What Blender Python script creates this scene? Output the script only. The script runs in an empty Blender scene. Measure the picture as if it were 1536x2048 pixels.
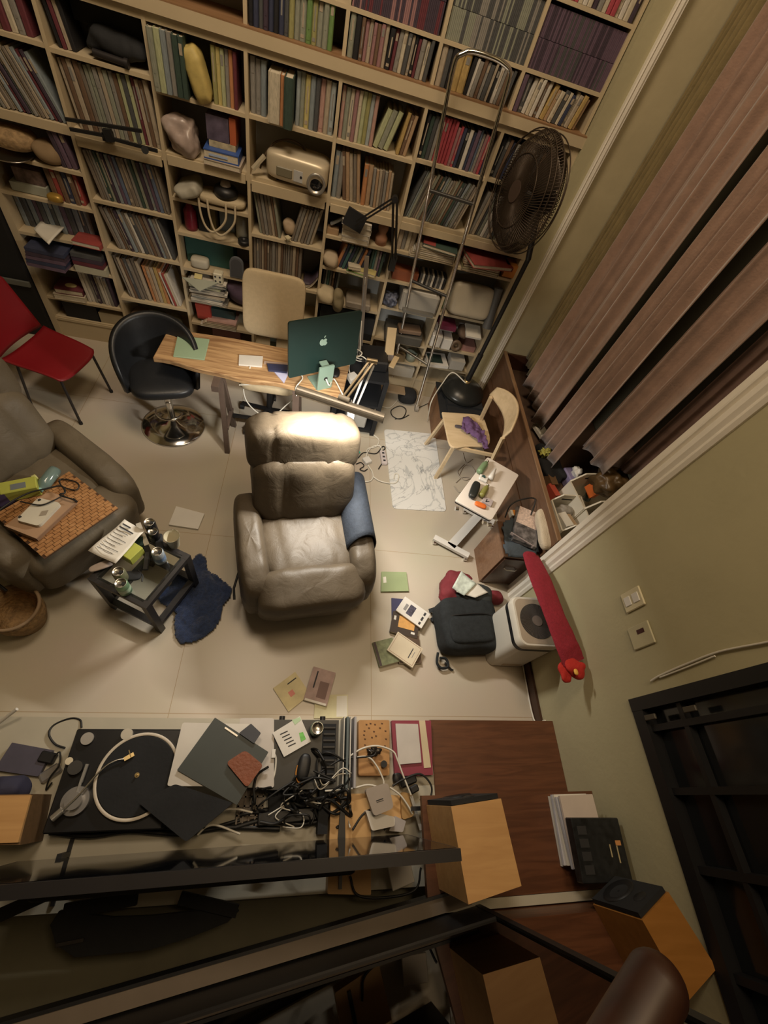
import bpy, math, random
from mathutils import Vector, Matrix, noise
random.seed(7)
SC = bpy.context.scene
COL = SC.collection
PI = math.pi

# ---------------------------------------------------------------- camera, world, lights, exposure
CR = Vector((0.97357241, -0.02248121, 0.22726935))
CD = Vector((0.10731152, -0.83340843, -0.54213893))
CF = Vector((0.20159613, 0.55220012, -0.80897097))
CH, FPX = 3.0, 851.12
cam = bpy.data.cameras.new('camera'); cam_o = bpy.data.objects.new('camera', cam); COL.objects.link(cam_o)
cam.sensor_fit = 'VERTICAL'; cam.sensor_height = 36.0; cam.lens = FPX / 2048 * 36.0
cam.clip_start = 0.02
m = Matrix.Identity(4)
for i in range(3):
    m[i][0] = CR[i]; m[i][1] = -CD[i]; m[i][2] = -CF[i]
m.translation = Vector((0, 0, CH))
cam_o.matrix_world = m
SC.camera = cam_o

w = bpy.data.worlds.new('night'); SC.world = w; w.use_nodes = True
w.node_tree.nodes['Background'].inputs[0].default_value = (0.02, 0.025, 0.035, 1)
w.node_tree.nodes['Background'].inputs[1].default_value = 0.3

def area(name, loc, target, sx, sy, power, color, spread=PI):
    l = bpy.data.lights.new(name, 'AREA'); l.shape = 'RECTANGLE'; l.size = sx; l.size_y = sy
    l.energy = power; l.color = color; l.spread = spread
    o = bpy.data.objects.new(name, l); COL.objects.link(o); o.location = loc
    o.rotation_euler = (Vector(target) - Vector(loc)).to_track_quat('-Z', 'Y').to_euler()
    return o
area('unseen_overhead_light', (0.9, 0.9, 5.3), (0.9, 1.1, 0), 0.9, 0.9, 25, (1.0, 0.74, 0.45))
area('unseen_overhead_light', (-0.5, 1.9, 5.2), (-0.4, 3.7, 1.6), 0.9, 0.9, 48, (1.0, 0.80, 0.58))  # added fill aimed at the bookcase front, no known fixture there
SC.view_settings.view_transform = 'Standard'; SC.view_settings.look = 'None'
SC.view_settings.exposure = 0.7; SC.view_settings.gamma = 1.0; SC.view_settings.use_curve_mapping = False

# ---------------------------------------------------------------- measuring helpers
def ray(px, py):
    a, b = px - 768.0, py - 1024.0
    return CR * a + CD * b + CF * FPX
def at(px, py, z=0.0):
    r = ray(px, py); t = (z - CH) / r.z
    return Vector((r.x * t, r.y * t, z))
def aty(px, py, y):
    r = ray(px, py); t = y / r.y
    return Vector((r.x * t, y, CH + r.z * t))
def atx(px, py, x):
    r = ray(px, py); t = x / r.x
    return Vector((x, r.y * t, CH + r.z * t))

# ---------------------------------------------------------------- materials
MATS = {}
LEDW = 25
def mat(name, color, rough=0.6, metal=0.0, var=0.08, scale=6.0, bump=0.0, bscale=60.0, coat=0.0, trans=0.0, ior=1.45, emis=0.0, sheen=0.0, spec=0.5, alpha=1.0):
    if name in MATS: return MATS[name]
    M = bpy.data.materials.new(name); M.use_nodes = True
    nt = M.node_tree; b = nt.nodes['Principled BSDF']
    tc = nt.nodes.new('ShaderNodeTexCoord')
    if var > 0:
        n = nt.nodes.new('ShaderNodeTexNoise'); n.inputs['Scale'].default_value = scale; n.inputs['Detail'].default_value = 4
        nt.links.new(tc.outputs['Object'], n.inputs['Vector'])
        r = nt.nodes.new('ShaderNodeValToRGB')
        r.color_ramp.elements[0].position = 0.3; r.color_ramp.elements[1].position = 0.7
        r.color_ramp.elements[0].color = tuple(c * (1 - var) for c in color) + (1,)
        r.color_ramp.elements[1].color = tuple(min(1, c * (1 + var)) for c in color) + (1,)
        nt.links.new(n.outputs['Fac'], r.inputs[0]); nt.links.new(r.outputs[0], b.inputs['Base Color'])
    else:
        b.inputs['Base Color'].default_value = tuple(color) + (1,)
    b.inputs['Roughness'].default_value = rough; b.inputs['Metallic'].default_value = metal
    b.inputs['Coat Weight'].default_value = coat; b.inputs['Transmission Weight'].default_value = trans
    b.inputs['IOR'].default_value = ior; b.inputs['Sheen Weight'].default_value = sheen
    b.inputs['Specular IOR Level'].default_value = spec; b.inputs['Alpha'].default_value = alpha
    if emis > 0:
        b.inputs['Emission Color'].default_value = tuple(color) + (1,); b.inputs['Emission Strength'].default_value = emis
    if bump > 0:
        n2 = nt.nodes.new('ShaderNodeTexNoise'); n2.inputs['Scale'].default_value = bscale; n2.inputs['Detail'].default_value = 5
        bp = nt.nodes.new('ShaderNodeBump'); bp.inputs['Strength'].default_value = bump; bp.inputs['Distance'].default_value = 0.01
        nt.links.new(tc.outputs['Object'], n2.inputs['Vector']); nt.links.new(n2.outputs['Fac'], bp.inputs['Height'])
        nt.links.new(bp.outputs[0], b.inputs['Normal'])
    MATS[name] = M
    return M
def grain(name, c1, c2, rough=0.4, stretch=(2.0, 30.0, 30.0), dist=1.5, coat=0.0, spec=0.5):
    if name in MATS: return MATS[name]
    M = bpy.data.materials.new(name); M.use_nodes = True; nt = M.node_tree; b = nt.nodes['Principled BSDF']
    tc = nt.nodes.new('ShaderNodeTexCoord'); mp = nt.nodes.new('ShaderNodeMapping'); mp.inputs['Scale'].default_value = stretch
    n = nt.nodes.new('ShaderNodeTexNoise'); n.inputs['Scale'].default_value = 1.0; n.inputs['Detail'].default_value = 6; n.inputs['Distortion'].default_value = dist
    r = nt.nodes.new('ShaderNodeValToRGB'); r.color_ramp.elements[0].position = 0.35; r.color_ramp.elements[1].position = 0.65
    r.color_ramp.elements[0].color = tuple(c1) + (1,); r.color_ramp.elements[1].color = tuple(c2) + (1,)
    nt.links.new(tc.outputs['Object'], mp.inputs[0]); nt.links.new(mp.outputs[0], n.inputs['Vector'])
    nt.links.new(n.outputs['Fac'], r.inputs[0]); nt.links.new(r.outputs[0], b.inputs['Base Color'])
    b.inputs['Roughness'].default_value = rough; b.inputs['Coat Weight'].default_value = coat; b.inputs['Specular IOR Level'].default_value = spec
    MATS[name] = M
    return M

# ---------------------------------------------------------------- mesh builder
def rotm(rx=0, ry=0, rz=0):
    return Matrix.Rotation(rz, 3, 'Z') @ Matrix.Rotation(ry, 3, 'Y') @ Matrix.Rotation(rx, 3, 'X')
class MB:
    def __init__(s): s.v = []; s.f = []; s.mi = []; s.cur = 0; s.smooth = []
    def slot(s, i): s.cur = i; return s
    def add(s, vs, fs, smooth=False):
        o = len(s.v); s.v += [tuple(v) for v in vs]
        for f in fs: s.f.append(tuple(i + o for i in f)); s.mi.append(s.cur); s.smooth.append(smooth)
        return s
    def box(s, c, d, rz=0, rx=0, ry=0, bevel=0.0):
        R = rotm(rx, ry, rz); c = Vector(c); hx, hy, hz = d[0] / 2, d[1] / 2, d[2] / 2
        if bevel > 0:
            b = min(bevel, hx * .9, hy * .9, hz * .9); pts = []; fs = []
            for k, (zz, ins) in enumerate(((-hz, b), (-hz + b, 0), (hz - b, 0), (hz, b))):
                for (sx, sy) in ((-1, -1), (1, -1), (1, 1), (-1, 1)):
                    if (sx, sy) in ((-1, -1), (1, 1)): q = [(sx * (hx - ins), sy * (hy - b - ins * .0)), (sx * (hx - b), sy * (hy - ins))]
                    else: q = [(sx * (hx - b), sy * (hy - ins)), (sx * (hx - ins), sy * (hy - b))]
                    for (x, y) in q: pts.append(c + R @ Vector((x, y, zz)))
            for k in range(3):
                for i in range(8):
                    j = (i + 1) % 8; fs.append((k * 8 + i, k * 8 + j, k * 8 + 8 + j, k * 8 + 8 + i))
            fs.append(tuple(reversed(range(8)))); fs.append(tuple(range(24, 32)))
            return s.add(pts, fs)
        pts = [c + R @ Vector((x * hx, y * hy, z * hz)) for z in (-1, 1) for (x, y) in ((-1, -1), (1, -1), (1, 1), (-1, 1))]
        return s.add(pts, [(3, 2, 1, 0), (4, 5, 6, 7), (0, 1, 5, 4), (1, 2, 6, 5), (2, 3, 7, 6), (3, 0, 4, 7)])
    def bb(s, x0, x1, y0, y1, z0, z1): return s.box(((x0 + x1) / 2, (y0 + y1) / 2, (z0 + z1) / 2), (x1 - x0, y1 - y0, z1 - z0))
    def beam(s, p0, p1, wx, wy, up=(0, 0, 1)):
        p0 = Vector(p0); p1 = Vector(p1); d = (p1 - p0).normalized(); u = Vector(up)
        if abs(d.dot(u)) > .98: u = Vector((0, 1, 0))
        a = d.cross(u).normalized() * wx / 2; b = a.cross(d).normalized() * wy / 2
        pts = [p + sa * a + sb * b for p in (p0, p1) for (sa, sb) in ((-1, -1), (1, -1), (1, 1), (-1, 1))]
        return s.add(pts, [(0, 1, 2, 3), (7, 6, 5, 4), (0, 4, 5, 1), (1, 5, 6, 2), (2, 6, 7, 3), (3, 7, 4, 0)])
    def tube(s, pts, r, n=8, closed=False, caps=True):
        pts = [Vector(p) for p in pts]; rs = r if isinstance(r, (list, tuple)) else [r] * len(pts)
        vs = []; fs = []; N = len(pts); pa = None
        for i, p in enumerate(pts):
            if closed: d = pts[(i + 1) % N] - pts[i - 1]
            else: d = pts[min(i + 1, N - 1)] - pts[max(i - 1, 0)]
            if d.length < 1e-9: d = Vector((0, 0, 1))
            d.normalize()
            if pa is None:
                a = d.cross(Vector((0, 0, 1)))
                if a.length < 1e-3: a = d.cross(Vector((0, 1, 0)))
            else:
                a = pa - d * pa.dot(d)
                if a.length < 1e-4: a = d.cross(Vector((0, 1, 0.3)))
            a.normalize(); pa = a; b = d.cross(a)
            for k in range(n):
                t = 2 * PI * k / n; vs.append(p + (a * math.cos(t) + b * math.sin(t)) * rs[i])
        for i in range(N if closed else N - 1):
            for k in range(n):
                j = (i + 1) % N; fs.append((i * n + k, i * n + (k + 1) % n, j * n + (k + 1) % n, j * n + k))
        s.add(vs, fs, True)
        if caps and not closed:
            s.add([vs[k] for k in range(n)], [tuple(reversed(range(n)))]); s.add([vs[(N - 1) * n + k] for k in range(n)], [tuple(range(n))])
        return s
    def cyl(s, p0, p1, r0, r1=None, n=20): return s.tube([p0, p1], [r0, r0 if r1 is None else r1], n)
    def lathe(s, prof, c=(0, 0, 0), n=28, R=None, smooth=True):
        c = Vector(c); vs = []; fs = []
        for (r, z) in prof:
            for k in range(n):
                t = 2 * PI * k / n; v = Vector((max(r, 1e-5) * math.cos(t), max(r, 1e-5) * math.sin(t), z))
                vs.append(c + (R @ v if R else v))
        for i in range(len(prof) - 1):
            for k in range(n): fs.append((i * n + k, i * n + (k + 1) % n, (i + 1) * n + (k + 1) % n, (i + 1) * n + k))
        return s.add(vs, fs, smooth)
    def prism(s, poly, z0, z1, M=None):
        n = len(poly); vs = [Vector((x, y, z0)) for x, y in poly] + [Vector((x, y, z1)) for x, y in poly]
        if M: vs = [M @ v for v in vs]
        fs = [tuple(reversed(range(n))), tuple(range(n, 2 * n))] + [(i, (i + 1) % n, n + (i + 1) % n, n + i) for i in range(n)]
        return s.add(vs, fs)
    def grid(s, fn, nu, nv, thick=None, smooth=True):
        vs = [Vector(fn(i / nu, j / nv)) for i in range(nu + 1) for j in range(nv + 1)]
        fs = [(i * (nv + 1) + j, (i + 1) * (nv + 1) + j, (i + 1) * (nv + 1) + j + 1, i * (nv + 1) + j + 1) for i in range(nu) for j in range(nv)]
        return s.add(vs, fs, smooth)
    def puff(s, c, h, e=0.35, nu=40, nv=24, R=None, deform=None):
        """superellipsoid cushion; deform(local unit-ish vector)->vector"""
        c = Vector(c); vs = []; fs = []
        def sp(a, p): return math.copysign(abs(a) ** p, a)
        for i in range(nv + 1):
            ph = -PI / 2 + PI * i / nv
            for j in range(nu):
                th = 2 * PI * j / nu
                v = Vector((h[0] * sp(math.cos(ph), e) * sp(math.cos(th), e), h[1] * sp(math.cos(ph), e) * sp(math.sin(th), e), h[2] * sp(math.sin(ph), e)))
                if deform: v = Vector(deform(v))
                if R: v = R @ v
                vs.append(c + v)
        for i in range(nv):
            for j in range(nu): fs.append((i * nu + j, i * nu + (j + 1) % nu, (i + 1) * nu + (j + 1) % nu, (i + 1) * nu + j))
        return s.add(vs, fs, True)
    def build(s, name, mats, parent=None, loc=None, rotz=0.0, solid=0.0, sub=0, bevel=0.0):
        me = bpy.data.meshes.new(name); me.from_pydata(s.v, [], s.f)
        if not isinstance(mats, (list, tuple)): mats = [mats]
        for mm in mats: me.materials.append(mm)
        me.polygons.foreach_set('material_index', s.mi); me.polygons.foreach_set('use_smooth', s.smooth)
        me.update()
        o = bpy.data.objects.new(name, me); COL.objects.link(o)
        if parent is not None: o.parent = parent
        if loc is not None: o.location = loc
        if rotz: o.rotation_euler = (0, 0, rotz)
        if solid: md = o.modifiers.new('solid', 'SOLIDIFY'); md.thickness = solid; md.offset = 0
        if bevel: md = o.modifiers.new('bevel', 'BEVEL'); md.width = bevel; md.segments = 2; md.limit_method = 'ANGLE'
        if sub: md = o.modifiers.new('sub', 'SUBSURF'); md.levels = sub; md.render_levels = sub
        return o
def tag(o, label, cat, group=None):
    o['label'] = label; o['category'] = cat
    if group: o['group'] = group
    return o
def thing(name, label, cat, loc=(0, 0, 0), rotz=0.0, group=None):
    o = bpy.data.objects.new(name, None); COL.objects.link(o); o.location = loc; o.rotation_euler = (0, 0, rotz)
    o.empty_display_size = 0.1
    return tag(o, label, cat, group)
def struct(name, mb, m, **k):
    o = mb.build(name, m, **k); o['kind'] = 'structure'; return o
def crv(pts, n=6):
    """catmull-rom through points"""
    P = [Vector(p) for p in pts]; P = [P[0] * 2 - P[1]] + P + [P[-1] * 2 - P[-2]]; out = []
    for i in range(1, len(P) - 2):
        for k in range(n):
            t = k / n; a, b, c, d = P[i - 1], P[i], P[i + 1], P[i + 2]
            out.append(0.5 * ((2 * b) + (c - a) * t + (2 * a - 5 * b + 4 * c - d) * t * t + (3 * b - a - 3 * c + d) * t ** 3))
    out.append(P[-2]); return out
def cable(name, pts, r, m, label, group=None, cat='cable', n=6):
    mb = MB().tube(crv(pts, n), r, 6); return tag(mb.build(name, m), label, cat, group)
def A(pts, z): return [at(x, y, z) for x, y in pts]
def text_mesh(body, size, name, m, parent, M):
    c = bpy.data.curves.new('t', 'FONT'); c.body = body; c.size = size; c.extrude = 0.0004; c.align_x = 'CENTER'; c.align_y = 'CENTER'
    t = bpy.data.objects.new('t', c); COL.objects.link(t)
    dg = bpy.context.evaluated_depsgraph_get(); me = bpy.data.meshes.new_from_object(t.evaluated_get(dg))
    bpy.data.objects.remove(t); me.materials.clear(); me.materials.append(m)
    o = bpy.data.objects.new(name, me); COL.objects.link(o); o.parent = parent; o.matrix_local = M; return o

CREAM = mat('cream_paint', (0.50, 0.41, 0.27), 0.55, var=0.05, scale=3, bump=0.05)
WALLM = mat('wall_paint', (0.42, 0.38, 0.235), 0.75, var=0.06, scale=2, bump=0.15, bscale=25)
TRIMW = mat('white_trim', (0.78, 0.73, 0.64), 0.5, var=0.04, bump=0.05)
BROWN = grain('dark_brown_wood', (0.085, 0.030, 0.012), (0.13, 0.048, 0.020), 0.42, (2.5, 26, 26))
BROWNY = grain('brown_bay_wood', (0.11, 0.055, 0.028), (0.15, 0.075, 0.04), 0.4, (26, 2.5, 26))
OAK = grain('oak_top', (0.24, 0.13, 0.06), (0.50, 0.32, 0.16), 0.42, (1.6, 20, 20), 2.2)
BAMBOO = grain('speaker_veneer', (0.52, 0.29, 0.11), (0.60, 0.35, 0.14), 0.5, (3, 22, 22), 0.8)
BIRCH = grain('birch', (0.56, 0.43, 0.26), (0.64, 0.50, 0.32), 0.5, (4, 22, 22), 0.6)
BLACK = mat('black_plastic', (0.012, 0.012, 0.013), 0.45, var=0.1)
BLACKM = mat('black_matte', (0.014, 0.015, 0.017), 0.85, var=0.2, bump=0.1)
GLOSSB = mat('black_gloss', (0.006, 0.006, 0.008), 0.06, var=0, spec=0.9)
DMETAL = mat('dark_metal', (0.05, 0.045, 0.045), 0.45, 0.6, var=0.1)
CHROME = mat('chrome', (0.75, 0.75, 0.75), 0.12, 1.0, var=0)
STEEL = mat('steel', (0.55, 0.53, 0.48), 0.28, 1.0, var=0.05)
WHITE = mat('white_plastic', (0.68, 0.66, 0.62), 0.4, var=0.03)
PAPER = mat('paper', (0.66, 0.63, 0.56), 0.8, var=0.04)
PAGES = mat('pages', (0.55, 0.49, 0.38), 0.85, var=0.1, scale=80)
INK = mat('ink', (0.03, 0.03, 0.035), 0.7, var=0)
CABW = mat('white_cable', (0.66, 0.63, 0.55), 0.5, var=0)
CABB = mat('black_cable', (0.012, 0.012, 0.012), 0.5, var=0)
SILV = mat('silver_plastic', (0.42, 0.41, 0.40), 0.35, 0.5, var=0.04)

# ---------------------------------------------------------------- room shell
def tiles():
    M = bpy.data.materials.new('floor_tiles'); M.use_nodes = True; nt = M.node_tree; b = nt.nodes['Principled BSDF']
    tc = nt.nodes.new('ShaderNodeTexCoord'); mp = nt.nodes.new('ShaderNodeMapping'); mp.inputs['Location'].default_value = (-0.625 + 1.235 * 8, -1.665 + 1.235 * 8, 0)
    br = nt.nodes.new('ShaderNodeTexBrick'); br.offset = 0; br.inputs['Scale'].default_value = 1; br.inputs['Brick Width'].default_value = 1.235
    br.inputs['Row Height'].default_value = 1.235; br.inputs['Mortar Size'].default_value = 0.0022; br.inputs['Mortar Smooth'].default_value = 0.3
    br.inputs['Color1'].default_value = (0.50, 0.445, 0.36, 1); br.inputs['Color2'].default_value = (0.50, 0.44, 0.355, 1); br.inputs['Mortar'].default_value = (0.36, 0.27, 0.17, 1)
    n = nt.nodes.new('ShaderNodeTexNoise'); n.inputs['Scale'].default_value = 2.2; n.inputs['Detail'].default_value = 6
    mx = nt.nodes.new('ShaderNodeMix'); mx.data_type = 'RGBA'; mx.blend_type = 'MULTIPLY'; mx.inputs[0].default_value = 0.12
    nt.links.new(tc.outputs['Object'], mp.inputs[0]); nt.links.new(mp.outputs[0], br.inputs[0]); nt.links.new(tc.outputs['Object'], n.inputs['Vector'])
    nt.links.new(br.outputs['Color'], mx.inputs[6]); nt.links.new(n.outputs['Color'], mx.inputs[7]); nt.links.new(mx.outputs[2], b.inputs['Base Color'])
    b.inputs['Roughness'].default_value = 0.34
    return M
struct('floor', MB().bb(-4.2, 2.9, -1.8, 4.1, -0.1, 0), tiles())
struct('ceiling', MB().bb(-4.2, 2.9, -1.8, 4.1, 5.6, 5.7), mat('ceiling_paint', (0.55, 0.5, 0.4), 0.8))
struct('wall_left', MB().bb(-4.2, -4.0, -1.8, 4.1, 0, 5.6), WALLM)
struct('wall_near', MB().bb(-4.2, 2.9, -2.0, -1.8, 0, 5.6), mat('near_wall_paint', (0.10, 0.09, 0.07), 0.8))
struct('wall_back', MB().bb(-4.2, 1.62, 3.95, 4.1, 0, 5.6).bb(1.62, 1.80, 3.60, 4.1, 0, 5.6), WALLM)
struct('wall_bay_back', MB().bb(1.80, 2.9, 3.63, 4.1, 0, 5.6), mat('bay_paint', (0.50, 0.43, 0.27), 0.75, var=0.05, bump=0.1, bscale=25))
struct('wall_bay_right', MB().bb(2.75, 2.9, 1.40, 3.63, 0, 5.6), mat('bay_dark', (0.10, 0.09, 0.06), 0.8))
# right wall with the window opening
XW = 1.82; WY0, WY1, WZ0, WZ1 = -1.5, 0.385, 0.945, 2.9
struct('wall_right', MB().bb(XW, 2.9, WY1, 1.40, 0, 5.6).bb(XW, 2.9, -1.8, WY0, 0, 5.6).bb(XW, 2.9, WY0, WY1, 0, WZ0).bb(XW, 2.9, WY0, WY1, WZ1, 5.6), WALLM)
wf = MB()
for y in (WY0 + .03, WY1 - .03): wf.bb(XW - 0.012, XW + 0.07, y - .03, y + .03, WZ0, WZ1)
for z in (WZ0 + .035, WZ1 - .035): wf.bb(XW - 0.010, XW + 0.068, WY0 + .06, WY1 - .06, z - .035, z + .035)
BF = mat('black_frame', (0.008, 0.008, 0.009), 0.5, var=0.1)
for y in (0.24, -0.02, -0.30, -0.62, -1.0): wf.bb(XW + 0.01, XW + 0.05, y - .014, y + .014, WZ0 + .07, WZ1 - .07)
for z in (1.22, 1.95): wf.bb(XW + 0.012, XW + 0.048, WY0 + .06, WY1 - .06, z - .012, z + .012)
win = struct('window_1', wf, BF)
pg = MB().bb(XW + 0.055, XW + 0.06, WY0 + .05, WY1 - .05, WZ0 + .05, WZ1 - .05).build('pane', mat('night_glass', (0.010, 0.011, 0.012), 0.12, var=0.3, scale=2, spec=0.5), win)
for z in (1.06, 1.30):
    MB().box((XW - .016, WY1 - .1, z), (0.012, 0.025, 0.07), bevel=.003).build('latch', mat('dull_latch', (.10, .09, .07), .5, .5), win)
# moulded white trims around the bay opening
def molding(y0, y1, x, z0, z1, side):
    mb = MB()
    prof = [(0, 0.0), (0.0, 0.028), (0.12, 0.034), (0.2, 0.016), (0.3, 0.030), (0.55, 0.034), (0.7, 0.018), (0.85, 0.024), (1, 0.012), (1, 0.0)]
    if side == 'x': pts = [(x - d, y0 + (y1 - y0) * t) for t, d in prof]
    else: pts = [(y0 + (y1 - y0) * t, x - d) for t, d in prof]
    mb.prism(pts, z0, z1); return mb
struct('trim_1', molding(1.40, 1.285, XW, 0.0, 5.6, 'x'), TRIMW)
struct('trim_2', molding(1.735, 1.80, 3.60, 0.0, 5.6, 'y'), TRIMW)
struct('trim_3', MB().bb(XW - 0.012, XW + .02, 1.40, 1.44, 0, 5.6), TRIMW)
struct('baseboard_right', MB().bb(XW - 0.018, XW, 0.39, 1.285, 0, 0.085), mat('brown_baseboard', (0.05, 0.022, 0.012), 0.4))
struct('baseboard_back', MB().bb(1.62, 1.735, 3.585, 3.60, 0, 0.10), TRIMW)
cable('wall_cable', [(XW - .028, 1.25, .012), (XW - .026, .9, .014), (XW - .026, .42, .012), (XW - .024, .39, .15)], .006, CABW, 'thin white cable run along the foot of the green wall')

# ---------------------------------------------------------------- bookcase
CX = [-2.30, -1.685, -1.125, -0.575, -0.015, 0.535, 1.065, 1.60]
YF, YB, TH = 3.63, 3.93, 0.022
SH = {0: [.19, .39, .69, .91, 1.18, 1.41, 1.665, 2.04], 1: [.24, .51, .92, 1.26, 1.66, 2.03], 2: [.20, .40, .62, .895, 1.165, 1.40, 1.665, 1.98],
      3: [.24, .60, .92, 1.275, 1.655, 1.985], 4: [.22, .54, .85, 1.15, 1.39, 1.64, 1.985], 5: [.22, .385, .60, .92, 1.40, 1.635, 2.003], 6: [.22, .62, .97, 1.385, 1.63, 2.01]}
bc = thing('bookcase', 'floor-to-ceiling cream bookcase packed with books along the back wall', 'bookcase', (-.35, YF, 0))
def bpart(name, mb, m=CREAM):
    o = mb.build(name, m); o.parent = bc; o.location = -bc.location; return o
for i, x in enumerate(CX):
    wv = TH if i not in (0, 7) else 0.05
    mb = MB(); xc = x if i else x - .012
    mb.bb(xc - wv / 2, xc + wv / 2, YF, YB, 0, 2.305); mb.bb(xc - TH / 2, xc + TH / 2, YF + .02, YB, 2.37, 3.9)
    bpart('upright', mb)
for c, zs in SH.items():
    for z in zs:
        thick = .022 if abs(z - 1.65) > .04 else .05
        bpart('shelf', MB().bb(CX[c] + TH / 2, CX[c + 1] - TH / 2, YF + .004, YB, z - thick, z))
bpart('shelf', MB().bb(CX[0] - .04, CX[7] + .02, YF - .012, YF + .004, 1.575, 1.625)) if False else None
for c in range(7):
    bpart('top_rail', MB().bb(CX[c] + TH / 2, CX[c + 1] - TH / 2, YF + .002, YB, 2.262, 2.305))
bpart('ledge', MB().bb(-3.6, 1.62, YF - .022, YB, 2.305, 2.362))
bpart('ledge_top', MB().bb(-3.6, 1.62, YF - .022, YB, 2.362, 2.370), grain('ledge_wood', (.22, .12, .055), (.28, .16, .08), .5))
for z in (2.57, 2.865, 3.2):
    for c in range(2, 7): bpart('shelf', MB().bb(CX[c] + TH / 2, CX[c + 1] - TH / 2, YF + .02, YB, z - .018, z))
bpart('plinth', MB().bb(-2.31, 1.6, YF + .012, YF + .03, 0, .20))
bpart('back_panel', MB().bb(-3.6, 1.62, YB, YB + .018, 0, 3.9), mat('grey_blue_back', (.42, .43, .42), .6))
for c in (1, 2, 3, 4): bpart('rail', MB().bb(CX[c] + TH / 2 + .01, CX[c + 1] - TH / 2 - .01, YF - .014, YF + .002, {1: 1.575, 2: 1.60, 3: 1.565, 4: 1.56}[c], {1: 1.632, 2: 1.655, 3: 1.63, 4: 1.61}[c]))
for c in (5, 6): bpart('rail', MB().bb(CX[c] + TH / 2, CX[c + 1] - TH / 2, YF - .01, YF + .002, 1.56, 1.61))

# unit books: x thickness, y depth (spine at -y), z height, base at z=0
def unit_book(kind):
    mb = MB(); c = .5
    a = .14
    # cover with rounded spine (slot 0)
    mb.slot(0)
    sp = [(-.5, .5), (-.5, -.46), (-.30, -.495), (.30, -.495), (.5, -.46), (.5, .5)]
    inn = [(.5 - a, .5), (.5 - a, -.42), (-.5 + a, -.42), (-.5 + a, .5)]
    mb.prism(sp + inn, 0, 1)
    mb.slot(1); mb.bb(-.5 + a, .5 - a, -.42, .47, .015, .985)
    mb.slot(2)
    if kind == 1: mb.bb(-.28, .28, -.502, -.49, .72, .9)
    if kind == 2: mb.bb(-.30, .30, -.502, -.49, .08, .16).bb(-.12, .12, -.502, -.49, .3, .8)
    if kind == 3: mb.bb(-.14, .14, -.502, -.49, .4, .88)
    me = bpy.data.meshes.new('book'); me.from_pydata(mb.v, [], mb.f); me.polygons.foreach_set('material_index', mb.mi)
    for q in range(3): me.materials.append(PAGES)
    me.update(); return me
UB = [unit_book(k) for k in range(4)]
PAL = {'cream': (.50, .44, .32), 'grey': (.23, .22, .20), 'beige': (.38, .31, .22), 'brown': (.16, .09, .05), 'grey-green': (.24, .26, .20), 'olive': (.30, .29, .09),
       'dark green': (.035, .07, .055), 'maroon': (.14, .02, .035), 'red': (.34, .035, .03), 'orange': (.50, .19, .05), 'purple': (.12, .07, .12), 'navy': (.03, .04, .09),
       'blue': (.10, .15, .26), 'blue-grey': (.20, .25, .28), 'black': (.015, .015, .018), 'mustard': (.44, .29, .07), 'yellow': (.50, .42, .12), 'pink': (.44, .24, .20),
       'pale green': (.38, .42, .22), 'pale blue': (.30, .36, .38), 'crimson': (.42, .03, .06), 'white': (.55, .52, .46), 'dark grey': (.07, .075, .08), 'tan': (.40, .25, .13),
       'green': (.13, .26, .06), 'teal': (.04, .14, .14), 'dusty pink': (.30, .14, .15), 'grey-brown': (.19, .155, .12), 'dark purple': (.055, .035, .06)}
def soft(c):
    g = sum(c) / 3; return tuple(.78 * x + .22 * g * y for x, y in zip(c, (1.08, 1.0, .9)))  # haze painted into the covers: colours pulled towards a warm grey
def pm(c): return mat('cover_' + c.replace(' ', '_').replace('-', '_'), soft(PAL[c]), .6, var=.18, scale=9)
def ordn(i): return ['first', 'second', 'third', 'fourth', 'fifth', 'sixth', 'seventh', 'eighth', 'ninth', 'tenth'][i] if i < 10 else f'{i + 1}th'
COLN = ['far left column', 'second column', 'third column', 'fourth column', 'fifth column', 'sixth column', 'right-hand column']
NB = [0]
def book(x, y, z, t, d, h, color, name, cat, label, group, tilt=0, rz=0, lay=False, kind=None, foil='cream'):
    o = bpy.data.objects.new(name, UB[random.choice((0, 1, 2, 3)) if kind is None else kind]); COL.objects.link(o)
    o.scale = (t, d, h); o.location = (x, y, z)
    o.rotation_euler = (0, tilt, rz) if not lay else (0, PI / 2, rz)
    for q, mm in enumerate((pm(color), PAGES, pm(foil))):
        o.material_slots[q].link = 'OBJECT'; o.material_slots[q].material = mm
    tag(o, label, cat, group); NB[0] += 1
    return o
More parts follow.
